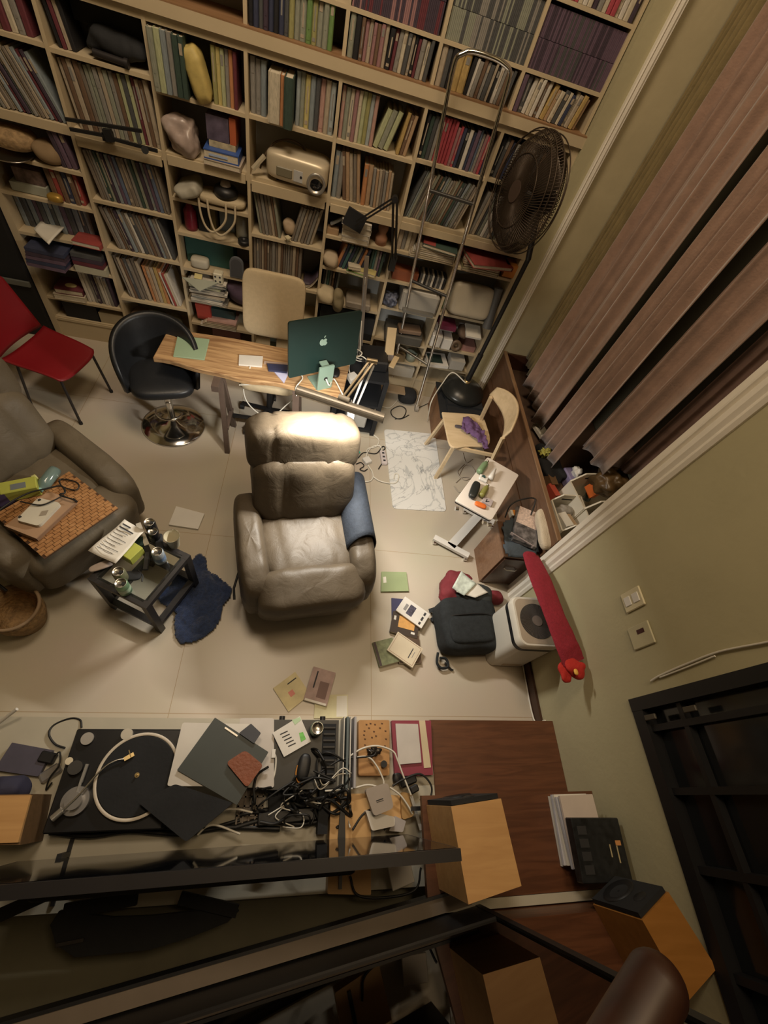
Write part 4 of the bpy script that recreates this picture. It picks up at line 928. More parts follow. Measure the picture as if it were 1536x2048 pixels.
curtain([(2.30, 1.98), (2.36, 1.88), (2.38, 1.78)], 1.02, 4.6, .02, 2.2, 'curtain', mat('plum_curtain', (.17, .105, .085), .85, var=.15, scale=14), 'dark plum curtain between the mauve and olive ones', g)
curtain([(2.42, 1.78), (2.40, 1.62), (2.38, 1.46)], 1.05, 4.6, .025, 4.2, 'curtain', OLI, 'olive curtain beside the near white door frame', g)

# things on the window seat
zs = .56
def basket(f1, f2, zf, zb, depth, label):
    a, b = at(*f1, zf), at(*f2, zf); a.z = b.z = 0; d = (a - b).normalized(); n = Vector((d.y, -d.x, 0)); n = n if n.x > 0 else -n
    T = thing('basket', label, 'basket', Vector(((a.x + b.x) / 2, (a.y + b.y) / 2, zs + .001)), 0, 'white baskets on the window seat')
    BW = mat('basket_white', (.66, .62, .52), .5, var=.03); z0 = zs + .001; t = .006
    def plate(poly, off):
        v = [p + off * t for p in poly] + [p - off * t for p in poly]; k = len(poly)
        return MB().add(v, [tuple(range(k))[::-1], tuple(range(k, 2 * k))] + [(i, (i + 1) % k, k + (i + 1) % k, k + i) for i in range(k)])
    Z = lambda p, z: Vector((p.x, p.y, z))
    P(T, 'front', plate([Z(b, z0), Z(a, z0), Z(a, zf), Z(b, zf)], n), BW)
    P(T, 'back', plate([Z(b + n * depth, z0), Z(a + n * depth, z0), Z(a + n * depth, zb), Z(b + n * depth, zb)], n), BW)
    for p in (a, b):
        s = P(T, 'side', plate([Z(p, z0), Z(p + n * depth, z0), Z(p + n * depth, zb), Z(p + n * depth * .28, zb), Z(p, zf)], d), BW)
        for k in (.4, .55, .7): SP(s, 'slot', MB().box(Z(p + n * depth * k, zb - .05), (.030, .0135, .014), rz=math.atan2(n.y, n.x)), BLACKM)
    P(T, 'bottom', MB().prism([(q.x, q.y) for q in (a, b, b + n * depth, a + n * depth)], z0, z0 + .006), BW)
    return T, (a + b) / 2 + n * depth / 2 + Vector((0, 0, zf))
b1_, c1_ = basket((1104, 1000), (1125, 1061), .69, .77, .20, 'low white plastic basket with papers nearest the white towel')
b2_, c2_ = basket((1141, 962), (1169, 1017), .78, .87, .30, 'taller white plastic basket holding an orange box and a brown bag')
W('paper_pack', MB().box(c1_ + Vector((-.04, -.04, -.05)), (.07, .12, .12), rz=.35), PAPER, 'pack of cream paper in the low white basket', 'paper')
W('paper_pack', MB().box(c1_ + Vector((.03, -.03, -.06)), (.035, .12, .10), rz=.35), mat('tan_card', (.42, .30, .19), .6), 'tan card box in the low white basket', 'box')
W('grey_cloth', MB().puff(c1_ + Vector((.0, .06, -.03)), (.07, .045, .04), .8, 24, 14, deform=lambda v: v * (1 + .3 * nz(v * 30))), mat('grey_cloth', (.3, .28, .25), .9), 'crumpled grey cloth in the low white basket', 'cloth')
W('orange_box', MB().box(at(1190, 978, .80), (.05, .10, .13), rz=.25, rx=.2), mat('orange_card', (.65, .15, .03), .5), 'orange box standing in the taller white basket', 'box')
W('green_bottle', MB().lathe([(0, 0), (.028, 0), (.03, .1), (.012, .14), (.012, .16), (0, .16)], at(1172, 1000, .66), 18, rotm(rx=-.4)), mat('dark_green_glass', (.01, .04, .03), .2), 'dark green bottle in the taller white basket', 'bottle')
BAG = mat('brown_plastic_bag', (.10, .06, .025), .35, var=.4, scale=8)
W('plastic_bag', MB().puff(at(1222, 965, .88), (.13, .12, .10), .85, 48, 28, deform=lambda v: v * (1 + .35 * nz(v * 14) + .12 * nz(v * 40))), BAG, 'crumpled shiny brown plastic bag bulging out of the taller basket', 'bag')
tb = thing('tissue_box', 'lilac tissue box with a tissue sticking out behind the baskets', 'tissue box', at(1133, 968, zs + .001))
MB().box((0, 0, .055), (.10, .20, .11), rz=.2, bevel=.01).build('box', mat('lilac_box', (.22, .19, .33), .5), tb)
MB().puff((0.01, .02, .14), (.03, .05, .045), .9, 24, 14, deform=lambda v: v * (1 + .5 * nz(v * 40))).build('tissue', WHITE, tb)
W('dark_clothes', MB().puff(at(1100, 925, zs + .06), (.11, .22, .055), .8, 40, 20, deform=lambda v: v * (1 + .3 * nz(v * 12))), BLACKM, 'heap of black clothes behind the panel of the window seat', 'clothes')
W('yellow_flowers', MB().puff(at(1090, 905, .70), (.035, .03, .03), .9, 30, 18, deform=lambda v: v * (1 + 1.2 * nz(v * 60))), mat('yellow_green_leaf', (.30, .28, .06), .7, var=.4, scale=50), 'little yellow green bunch on the black clothes', 'flowers')
W('folded_sheet', MB().box(at(1082, 862, .62), (.10, .16, .03), rz=.3), PAPER, 'white folded sheet behind the panel under the first mauve curtain', 'paper')
W('brown_bundle', MB().puff(at(1240, 915, .74), (.16, .12, .10), .8, 40, 20, deform=lambda v: v * (1 + .25 * nz(v * 10))), mat('tan_bundle', (.20, .12, .08), .85), 'brown cloth bundle behind the baskets', 'cloth')
W('red_box', MB().box(at(1103, 985, zs + .045), (.05, .12, .09), rz=.3), mat('red_white_card', (.45, .08, .05), .5), 'red and white box behind the low basket', 'box')
W('brown_box', MB().box(at(1098, 960, zs + .05), (.06, .16, .10), rz=.1), mat('brown_card', (.16, .09, .045), .6), 'brown cardboard box behind the red and white box', 'box')
# things on the cabinet
cloth([(1003, 1050), (1030, 1035), (1060, 1045), (1080, 1075), (1070, 1110), (1040, 1118), (1008, 1112)], .475, 'blue_cloth', mat('slate_cloth', (.055, .07, .085), .9, var=.2, bump=.3), 'slate blue cloth draped on the brown cabinet', 'cloth', amp=.02, thick=.012, res=.02)
bkk = thing('magazine_box', 'black and white picture book with a pink printed corner on the cabinet', 'book', at(1055, 1062, .52))
bq = rect4([(1040, 1012), (1084, 1030), (1068, 1092), (1022, 1075)], .56)
P(bkk, 'cover', MB().box((bq[0].x, bq[0].y, .54), (bq[1], bq[2], .035), rz=bq[3]), mat('bw_photo', (.12, .11, .11), .4, var=.9, scale=22))
qa = A([(1040, 1012), (1084, 1030), (1076, 1062), (1032, 1043)], .5585)
P(bkk, 'title_panel', MB().prism([(p.x, p.y) for p in qa][::-1], .5578, .5588), mat('pink_cream_print', (.60, .47, .40), .5, var=.25, scale=60))
P(bkk, 'spine', MB().beam(at(1021, 1066, .55), at(1066, 1094, .55), .004, .03), mat('spine_mauve', (.42, .35, .34), .5))
W('white_towel', MB().puff(at(1092, 1060, .61), (.072, .165, .045), .55, 40, 24, R=rotm(rz=-.10), deform=lambda v: v * (1 + .2 * nz(v * 9))), mat('cream_towel', (.58, .50, .38), .95, var=.1, bump=.6, bscale=150), 'rolled cream towel beside the low white basket', 'towel')
W('orange_carton', MB().box(at(1032, 1028, .50), (.075, .05, .04), rz=.1).slot(1).box(at(1022, 1028, .502), (.018, .052, .042), rz=.1), [mat('orange_carton', (.70, .26, .04), .5), PAPER], 'orange and white carton behind the slate cloth', 'carton')
cable('black_strap', [at(1010, 1035, .48), at(1020, 1012, .56), at(1040, 1000, .60), at(1070, 998, .62), at(1062, 1030, .57)], .006, CABB, 'black strap arching behind the picture book')

# ================================================================ backpack, bag, purifier, hanging bag
BP = mat('backpack_black', (.013, .016, .018), .85, var=.3, scale=30, bump=.3, bscale=200)
bq = A([(868, 1212), (1000, 1192), (992, 1300), (868, 1308)], .12); bc_ = sum(bq, Vector()) / 4
bp = thing('backpack', 'black backpack lying on the floor against the air purifier', 'backpack', Vector((bc_.x, bc_.y, 0)))
P(bp, 'body', MB().puff((bc_.x, bc_.y, .11), (.225, .20, .11), .38, 56, 30, R=rotm(rz=.08), deform=lambda v: v * (1 + .05 * nz(v * 8))), BP)
P(bp, 'pocket', MB().puff((bc_.x - .01, bc_.y - .06, .19), (.17, .10, .045), .4, 40, 20, R=rotm(rz=.10)), BP)
P(bp, 'zip', MB().tube(crv([(bc_.x - .19, bc_.y + .03, .205), (bc_.x - .05, bc_.y + .045, .228), (bc_.x + .10, bc_.y + .06, .225), (bc_.x + .19, bc_.y + .05, .205)]), .005, 6), BLACK)
P(bp, 'top_flap', MB().puff((bc_.x + .06, bc_.y + .24, .13), (.16, .085, .09), .5, 40, 20, R=rotm(rz=-.15)), mat('charcoal_cloth', (.03, .034, .034), .9))
P(bp, 'strap', MB().tube(crv([at(876, 1305, .05), at(874, 1325, .04), at(882, 1336, .03), at(896, 1333, .03), at(892, 1318, .04), at(880, 1316, .05)]), .010, 8).tube(crv([at(890, 1325, .03), at(902, 1338, .02), at(906, 1340, .01)]), .006, 6), BP)
P(bp, 'strap', MB().beam(at(858, 1222, .03), at(882, 1214, .08), .03, .008).beam(at(862, 1240, .02), at(880, 1232, .05), .03, .008), BP)
rb = W('red_bag', MB().puff(at(912, 1185, .10) , (.13, .155, .10), .8, 56, 32, R=rotm(rz=-.35), deform=lambda v: v * (1 + .28 * nz(v * 10) + .1 * nz(v * 30))), mat('maroon_fabric', (.16, .018, .025), .8, var=.2, bump=.2), 'crumpled maroon bag on the floor behind the backpack', 'bag')
W('red_bag_end', MB().puff(at(988, 1195, .06), (.09, .05, .06), .8, 30, 18, deform=lambda v: v * (1 + .3 * nz(v * 14))), mat('maroon_fabric', (.16, .018, .025), .8), 'maroon bag handle showing between backpack and cabinet', 'bag')
W('paper_booklet', sheet([(922, 1143), (952, 1168), (928, 1192), (904, 1176)], .24, curl=.01), mat('green_white_print', (.50, .56, .50), .6, var=.25, scale=30), 'green and white printed booklet on the maroon bag', 'booklet', solid=.010)
W('paper_sheet', sheet([(944, 1160), (976, 1185), (950, 1196), (912, 1184)], .235, curl=.015), PAPER, 'white paper sheet sticking out behind the backpack', 'paper', solid=.004)
# purifier
pz = .52
def sqr(cx, cy, hx, hy, r, n=8):
    o = []
    for sx, sy, a0 in ((1, -1, -90), (1, 1, 0), (-1, 1, 90), (-1, -1, 180)):
        for i in range(n + 1): a = math.radians(a0 + 90 * i / n); o.append((cx + sx * (hx - r) + r * math.cos(a), cy + sy * (hy - r) + r * math.sin(a)))
    return o
pc = Vector((1.655, .945, 0))
pu = thing('air_purifier', 'white air purifier with a round grey grille in its top by the green wall', 'air purifier', pc)
def loft(rings):
    mb = MB(); n = len(rings[0]); vs = [v for r in rings for v in r]
    mb.add(vs, [(i * n + k, i * n + (k + 1) % n, (i + 1) * n + (k + 1) % n, (i + 1) * n + k) for i in range(len(rings) - 1) for k in range(n)], True)
    mb.add(rings[-1], [tuple(range(n))]); mb.add(rings[0], [tuple(reversed(range(n)))]); return mb
def ring(hx, hy, r, z): return [Vector((x, y, z)) for x, y in sqr(pc.x, pc.y, hx, hy, r)]
WP = mat('purifier_white', (.62, .59, .52), .4, var=.02)
P(pu, 'body', loft([ring(.150, .165, .05, 0), ring(.155, .17, .055, .02), ring(.157, .172, .06, .42)]), WP)
P(pu, 'dark_band', loft([ring(.1575, .1725, .06, .4205), ring(.1575, .1725, .06, .460)]), BLACK)
P(pu, 'rim', loft([ring(.158, .173, .06, .4605), ring(.158, .173, .06, .51), ring(.150, .165, .055, .522)]), WP)
P(pu, 'top_panel', MB().prism(sqr(pc.x, pc.y, .138, .153, .05), .5222, .5235), mat('beige_panel', (.36, .30, .23), .5))
gr = MB(); GD = mat('grille_grey', (.085, .075, .07), .5)
P(pu, 'vent', MB().cyl((pc.x, pc.y, .5236), (pc.x, pc.y, .5245), .122, n=40), mat('vent_dark', (.05, .045, .04), .7))
for i in range(72):
    a = 2 * PI * i / 72; gr.beam((pc.x + .03 * math.cos(a), pc.y + .03 * math.sin(a), .526), (pc.x + .12 * math.cos(a + .25), pc.y + .12 * math.sin(a + .25), .526), .0022, .003)
P(pu, 'grille', gr, GD)
P(pu, 'hub', MB().cyl((pc.x, pc.y, .5246), (pc.x, pc.y, .531), .036, n=28), mat('hub_grey', (.17, .14, .125), .5))
P(pu, 'outlet', MB().bb(pc.x - .06, pc.x + .09, pc.y - .172, pc.y - .1695, .04, .08), mat('label_beige', (.42, .34, .24), .6))
# hanging red sleeve bag leaning against wall
rq = [atx(1062, 1108, 1.72), atx(1080, 1160, 1.74), atx(1100, 1215, 1.76), atx(1122, 1268, 1.78), atx(1146, 1318, 1.79), atx(1152, 1345, 1.79)]
hb = thing('hanging_bag', 'long dark red fabric sleeve hanging down beside the air purifier', 'bag', (1.78, .9, .5))
rp = [at(1062, 1112, .60), at(1078, 1150, .66), at(1097, 1200, .70), at(1115, 1245, .72), at(1136, 1295, .72), at(1148, 1325, .70)]
def sleeve(u, v):
    n = len(rp) - 1; s = v * n; i = min(int(s), n - 1); p = rp[i].lerp(rp[i + 1], s - i); d = (rp[i + 1] - rp[i]).normalized(); sd_ = d.cross(Vector((0, 0, 1))).normalized(); up = sd_.cross(d)
    th = 2 * PI * u; wv = .080 * (.80 + .2 * math.sin(PI * min(1, v * 3) / 2)) * (1 + .05 * math.sin(v * 9)); p = p + sd_ * (wv * math.cos(th)) + up * (.018 * math.sin(th) + .004 * nz((u * 9, v * 14, 1))); return p
RS = mat('dark_red_knit', (.24, .016, .030), .9, var=.12, scale=60, bump=.4, bscale=200)
m_ = MB().grid(sleeve, 28, 50); P(hb, 'sleeve', m_, RS)
P(hb, 'tip', MB().puff(at(1060, 1112, .605), (.052, .035, .02), .8, 24, 12), RS)
RR = mat('bright_red_cloth', (.42, .022, .016), .85, var=.15, bump=.3)
P(hb, 'lining', MB().puff(at(1152, 1338, .70), (.075, .05, .03), .8, 36, 20, R=rotm(rz=-.5), deform=lambda v: v * (1 + .5 * nz(v * 18))).puff(at(1130, 1345, .68), (.04, .055, .02), .8, 30, 16, deform=lambda v: v * (1 + .5 * nz(v * 22))), RR)
P(hb, 'yellow_tag', MB().puff(at(1152, 1344, .735), (.013, .018, .008), .8, 16, 10), mat('yellow_tag', (.75, .42, .08), .5))
# wall plates, cord
sw = thing('light_switch', 'cream double light switch on the green wall', 'switch', (XW - .002, .84, 1.20))
s0, s1 = atx(1254, 1172, XW), atx(1290, 1222, XW)
MB().box((-.006, 0, 0), (.012, .105, .14), bevel=.004).build('plate', mat('ivory_plate', (.60, .54, .36), .4), sw)
for s in (-1, 1): MB().box((-.014, s * .0, .03 * s), (.006, .05, .045), bevel=.002).build('rocker', WHITE, sw)
sk = thing('wall_socket', 'cream wall plate with a dark slot below the light switch', 'socket', (XW - .002, .655, 1.17))
MB().box((-.005, 0, 0), (.010, .115, .15), bevel=.004).build('plate', mat('olive_plate', (.46, .42, .27), .5), sk); MB().box((-.0105, .02, .01), (.002, .022, .05)).build('slot', mat('dark_red_slot', (.05, .01, .008), .3), sk)
cable('draw_string', [atx(1302, 1362, XW - .01), atx(1322, 1350, XW - .01), atx(1380, 1325, XW - .01), atx(1440, 1303, XW - .01), atx(1536, 1284, XW - .01), atx(1640, 1262, XW - .01)], .005, CABW, 'thin white cord on the green wall above the black window')
cable('draw_string', [atx(1320, 1355, XW - .01), atx(1370, 1336, XW - .01), atx(1430, 1312, XW - .01)], .004, CABW, 'second strand of the white cord near its lower end')

# ================================================================ books on the floor
def fbook(px4, z, th, cols, label, deco=(), name='book', cat='book', group='books lying on the floor'):
    c, a, b, r = rect4(px4, z + th)
    T = thing(name, label, cat, Vector((c.x, c.y, z)), r, group)
    MB().box((0, 0, th / 2), (a, b, th * .99)).build('cover', cols, T)
    MB().box((a * .01, -.0012, th / 2), (a * .97, b, th * .7)).build('pages', PAGES, T)
    for (u, v, w_, h_, m) in deco: MB().box((a * (u - .5), b * (.5 - v) * -1 * -1, th + .0004), (a * w_, b * h_, .0008)).build('cover_print', m, T)
    return T
NVY = mat('navy_paper', (.04, .04, .10), .5); WHT = mat('book_white', (.66, .63, .58), .5); DB = mat('dark_brown_cover', (.045, .03, .022), .5); ORG = mat('orange_print', (.62, .33, .10), .5, var=.1, scale=40)
IVR = mat('ivory_cover', (.60, .52, .38), .6); MRB = mat('maroon_line', (.22, .09, .06), .6)
fbook([(790, 1195), (823, 1202), (815, 1255), (777, 1257)], 0, .014, NVY, 'navy and white book lying lowest in the upper pile on the floor')
fbook([(786, 1222), (838, 1235), (836, 1278), (781, 1262)], .0145, .022, DB, 'dark brown book with an orange panel under the white one on the floor', [(.55, .42, .60, .55, ORG), (.82, .82, .14, .10, WHT), (.1, .3, .08, .2, WHT)])
fbook([(812, 1195), (861, 1228), (842, 1257), (790, 1218)], .037, .022, WHT, 'white book with a dark portrait on its cover topmost in the upper pile', [(.42, .50, .22, .62, mat('portrait_dark', (.06, .055, .08), .5, var=.5, scale=60)), (.86, .2, .07, .2, INK), (.86, .52, .07, .24, INK), (.86, .82, .07, .16, INK), (.22, .5, .10, .4, mat('grey_print', (.25, .24, .23), .6))])
fbook([(748, 1284), (785, 1275), (800, 1322), (757, 1334)], 0, .035, mat('green_print', (.17, .19, .10), .5, var=.3, scale=30), 'thick green and brown book under the ivory one on the floor', [(.07, .5, .12, .98, mat('dark_spine', (.05, .03, .03), .5))])
fbook([(792, 1268), (836, 1276), (845, 1322), (800, 1330)], 0, .030, mat('dull_brown', (.09, .055, .035), .5), 'brown book under the right side of the ivory book')
fbook([(797, 1263), (844, 1297), (827, 1336), (773, 1300)], .036, .020, IVR, 'ivory book with a thin brown border topmost in the lower pile', [(.5, .06, .90, .012, MRB), (.5, .94, .90, .012, MRB), (.05, .5, .008, .88, MRB), (.95, .5, .008, .88, MRB), (.72, .5, .03, .5, INK), (.82, .5, .02, .3, mat('grey_print', (.25, .24, .23), .6))])
fbook([(585, 1342), (620, 1382), (578, 1430), (552, 1378)], 0, .016, mat('cream_yellow_print', (.58, .50, .28), .5, var=.15, scale=12), 'cream yellow book with a pink square on the floor behind the records', [(.55, .55, .20, .20, mat('pink_square', (.60, .20, .16), .5)), (.2, .3, .04, .4, INK)])
fbook([(627, 1332), (671, 1346), (654, 1412), (607, 1400)], .0165, .014, mat('mauve_print', (.36, .25, .23), .5, var=.2, scale=14), 'mauve book with a dark bell shape on the floor', [(.66, .6, .40, .48, mat('mauve_dark', (.15, .08, .07), .5)), (.25, .35, .06, .5, INK), (.5, .97, .9, .06, WHT)])
fbook([(628, 1390), (694, 1389), (697, 1436), (630, 1436)], 0, .012, mat('pale_yellow', (.56, .52, .33), .6, var=.1, scale=10), 'pale yellow and white booklet at the edge of the low shelf', [(.82, .5, .32, .9, PAPER)])

# ================================================================ console
zc = .20
cons = thing('media_shelf', 'long low pale shelf under the turntable and the television', 'shelf', (-.6, 0, 0))
PALE = mat('pale_shelf', (.44, .41, .33), .45, var=.05)
P(cons, 'top', MB().bb(-2.4, .955, -.405, .378, zc - .025, zc), PALE)
P(cons, 'top', MB().bb(.80, 1.815, -.470, -.432, .36, .44), PALE)
P(cons, 'front_panel', MB().bb(-2.4, .955, .36, .374, 0, zc - .025), PALE)
br_ = thing('side_bench', 'dark brown stepped wooden bench against the green wall', 'bench', (1.4, 0, 0))
P(br_, 'lower_board', MB().bb(.957, XW - .002, -.03, .381, zc - .03, zc), BROWN)
P(br_, 'lower_front', MB().bb(.957, XW - .002, .362, .378, 0, zc - .03), BROWN)
P(br_, 'middle_board', MB().bb(.80, XW - .002, -.430, -.012, .405, .437), BROWN)
P(br_, 'middle_front', MB().bb(.98, XW - .002, -.035, -.018, zc, .405), BROWN)
P(br_, 'rear_board', MB().bb(1.10, XW - .002, -1.5, -.474, .60, .63), BROWN)
P(br_, 'rear_front', MB().bb(1.10, XW - .002, -.492, -.476, .0, .60), BROWN)

# speakers
def speaker(name, label, q, z0, z1, front_dir, veneer):
    """q: four top corners at z1 (world), front edge is q[0]-q[1]"""
    c = sum(q, Vector()) / 4; T = thing('speaker', label, 'speaker', Vector((c.x, c.y, z0)), 0, 'bookshelf speakers on the bench')
    P(T, 'cabinet', MB().prism([(p.x, p.y) for p in q], z0 + .001, z1), veneer)
    m_ = (q[0] + q[1]) / 2; d = (q[1] - q[0]); out = (m_ - c); out.z = 0; out.normalize()
    P(T, 'grille', MB().box(Vector((m_.x, m_.y, (z0 + z1) / 2)) + out * .012, (d.length * .94, .02, (z1 - z0) * .94), rz=math.atan2(d.y, d.x)), BLACKM)
    dr = P(T, 'woofer', MB().lathe([(.075, 0), (.07, .006), (.03, -.005), (.0, .0)], Vector((m_.x, m_.y, z0 + (z1 - z0) * .36)) + out * .023, 28, out.to_track_quat('Z', 'Y').to_matrix()), BLACK)
    P(T, 'tweeter', MB().lathe([(.03, 0), (.02, .004), (0, .006)], Vector((m_.x, m_.y, z0 + (z1 - z0) * .78)) + out * .023, 20, out.to_track_quat('Z', 'Y').to_matrix()), BLACK)
    return T
z1 = .80
def fixr(q):
    if (q[1] - q[0]).cross(q[2] - q[1]).z < 0: return q
    return q
q = [at(1002, 1597, z1), at(902, 1613, z1), at(937, 1809, z1), at(1043, 1772, z1)]
speaker('speaker', 'wood veneer speaker with its pale top nearest the television', q, .437, z1, None, BAMBOO)
z2 = .952
q = [at(1337, 1784, z2), at(1285, 1841, z2), at(1376, 2003, z2), at(1434, 1937, z2)]
DV = grain('amber_veneer', (.30, .13, .025), (.36, .16, .035), .45, (3, 22, 22), .8)
speaker('speaker', 'amber veneer speaker in the corner with its black grille turned away', q, .63, z2, None, DV)
# paper stack + black box
random.seed(3)
for i in range(8):
    c, a, b, r = rect4([(1119, 1596), (1190, 1592), (1212, 1730), (1142, 1742)], .56)
    W('paper_stack', MB().box((c.x + random.uniform(-.012, .012) + .015, c.y + random.uniform(-.01, .01), .438 + .008 + i * .0165), (.20, .30, .0155), rz=random.uniform(-.06, .06)), [PAPER, mat('pinkish_paper', (.56, .48, .42), .8), mat('bluish_paper', (.48, .48, .52), .8)][i % 3], f'{["lowest", "second lowest", "third", "fourth", "fifth", "sixth", "second highest", "topmost"][i]} bundle of papers in the stack at the green wall', 'paper', 'paper bundles at the wall')
c, a, b, r = rect4([(1148, 1636), (1248, 1635), (1283, 1766), (1172, 1768)], .64)
dv = thing('black_case', 'black patterned flat case lying on the stack of papers', 'case', Vector((c.x - .02, c.y, .572)), r)
MB().box((0, 0, .03), (a * .92, b, .055), bevel=.004).build('body', mat('black_patterned', (.012, .013, .014), .4, var=.5, scale=30), dv)
for i in range(4): MB().box((-a * .30, b * (.3 - .2 * i), .0585), (.05, .035, .002)).build('key', mat('dark_key', (.03, .03, .032), .5), dv)
for x, y, l in ((.17, -.02, .05), (.30, -.07, .07)): MB().box((a * x, b * y, .059), (.006, l, .002)).build('mark', mat('gilt_mark', (.45, .38, .22), .4), dv)
MB().box((a * .34, b * .10, .059), (.03, .02, .002)).build('mark', mat('orange_mark', (.60, .28, .10), .4), dv)
W('purple_cloth', MB().puff((1.58, -.98, .70), (.20, .14, .06), .8, 40, 22, deform=lambda v: v * (1 + .35 * nz(v * 9) + .15 * nz(v * 25))), mat('plum_cloth', (.14, .09, .12), .85, var=.5, scale=6), 'plum and cream cloth heap in the corner behind the amber speaker', 'cloth')
W('navy_box', MB().box((1.52, -.86, .66), (.26, .10, .05), rz=-.2), mat('navy_box', (.02, .02, .04), .5), 'flat navy box beside the plum cloth heap', 'box')

# television
tvx0, tvx1, ty = -1.02, .745, -.178
tv = thing('television', 'large flat black television seen from above over the low shelf', 'television', (-.13, ty, .30))
tr = -.012
def tvp(x, dy, z): return Vector((x, ty + dy + (tvx1 - x) * -.018, z))
def tvbox(x0, x1, d0, d1, z0, z1):
    v = [tvp(x, d, z) for z in (z0, z1) for (x, d) in ((x0, d0), (x1, d0), (x1, d1), (x0, d1))]
    return MB().add(v, [(3, 2, 1, 0), (4, 5, 6, 7), (0, 1, 5, 4), (1, 2, 6, 5), (2, 3, 7, 6), (3, 0, 4, 7)])
P(tv, 'bezel', tvbox(tvx0, tvx1, -.038, .0, .305, 1.07), mat('tv_bezel', (.022, .021, .024), .35))
P(tv, 'screen', tvbox(tvx0 + .012, tvx1 - .012, .0002, .0015, .32, 1.052), mat('tv_glass', (.004, .005, .008), .05, var=0, spec=.4))
P(tv, 'rear_cover', tvbox(tvx0 + .25, tvx1 - .35, -.085, -.0382, .36, .80), mat('tv_rear', (.012, .012, .012), .6), bevel=.02)
fo = P(tv, 'foot', MB().box((.405, -.17, .292), (.016, .42, .012)).prism([(.385, -.20), (.425, -.20), (.413, .03), (.40, .03)], .286, .30), BLACK)
P(tv, 'foot_post', MB().box((.405, -.195, .33), (.02, .02, .09)), BLACK)
P(tv, 'foot', MB().box((-.86, -.17, .206), (.016, .42, .012)).box((-.86, -.20, .26), (.02, .02, .11)), BLACK)
# folded black stand behind the television
st_ = thing('tripod_stand', 'black folded metal bracket lying behind the television', 'bracket', (-.48, -.43, .2))
P(st_, 'plate', MB().prism([(p.x, p.y) for p in A([(100, 1850), (118, 1822), (225, 1835), (300, 1832), (395, 1822), (470, 1815), (478, 1822), (455, 1845), (380, 1875), (300, 1900), (150, 1915), (112, 1890)], .30)][::-1], .27, .30), BLACKM)
P(st_, 'arm', MB().beam(at(128, 1822, .31), at(275, 1795, .31), .05, .03), BLACKM)
P(st_, 'arm', MB().beam(at(360, 1795, .31), at(475, 1822, .31), .045, .03), BLACKM)
P(st_, 'arm', MB().beam(at(0, 1830, .31), at(90, 1790, .31), .05, .03), BLACKM)
P(st_, 'cable_clip', MB().box(at(140, 1885, .31), (.10, .012, .01), rz=.1), DMETAL)
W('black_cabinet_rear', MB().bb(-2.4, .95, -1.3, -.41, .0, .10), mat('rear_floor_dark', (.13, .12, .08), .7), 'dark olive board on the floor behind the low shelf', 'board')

# large glossy panel standing behind, turned a little
gb = at(955, 1808, .44); _l = at(0, 2100, .44); gl = gb + (_l - gb) * 1.15; gl.z = .44; gd = (gb - gl); gd.z = 0; Lg = gd.length; gd.normalize(); gn = Vector((-gd.y, gd.x, 0))
gp = thing('dark_mirror', 'big dark glossy mirror panel in a black frame reflecting the bench behind the television', 'mirror', (gb + gl) / 2)
def gpb(u0, u1, d0, d1, z0, z1):
    v = [gl + gd * u + gn * d + Vector((0, 0, z - .44)) for z in (z0, z1) for (u, d) in ((u0, d0), (u1, d0), (u1, d1), (u0, d1))]
    return MB().add(v, [(3, 2, 1, 0), (4, 5, 6, 7), (0, 1, 5, 4), (1, 2, 6, 5), (2, 3, 7, 6), (3, 0, 4, 7)])
P(gp, 'glass', gpb(.01, Lg - .01, -.02, -.012, .46, 2.1), mat('mirror_dark', (.11, .09, .075), .02, 1.0, var=0))
P(gp, 'lower_frame', gpb(0, Lg, -.03, -.004, .40, .66), BLACK)
P(gp, 'ledge', gpb(0, Lg - .03, .004, .060, .40, .445), mat('taupe_ledge', (.20, .16, .12), .5))
P(gp, 'ledge_edge', gpb(0, Lg - .02, .0605, .072, .38, .450), BLACK)
P(gp, 'side_frame', gpb(Lg - .012, Lg + .012, -.03, -.002, .40, 2.1), BLACK)
P(gp, 'top_frame', gpb(0, Lg, -.03, -.004, 2.1, 2.13), BLACK)
# handrail
h0, h1 = at(1338, 1925, 2.05), at(1165, 2230, 2.05)
hr = thing('handrail', 'round end of a dark wooden handrail at the lower right corner', 'handrail', (h0 + h1) / 2)
RAIL = grain('rail_wood', (.025, .008, .004), (.04, .013, .006), .45, (8, 8, 8))
dd = (h0 - h1).normalized()
P(hr, 'rail', MB().tube([h1 - dd * .1] + [h0 - dd * (.05 * math.cos(a)) * 0 - dd * .045 + dd * .045 * math.sin(a) for a in [i * PI / 16 for i in range(8)]], [.048] + [max(.004, .048 * math.cos(i * PI / 16)) for i in range(8)], 28), RAIL)
for i in range(2): P(hr, 'baluster', MB().cyl(h1 + dd * (.02) + Vector((-.05 * i, -.08 * i, -.05)), h1 + dd * .02 + Vector((-.05 * i, -.08 * i, -.6)), .012), BLACK) if False else None

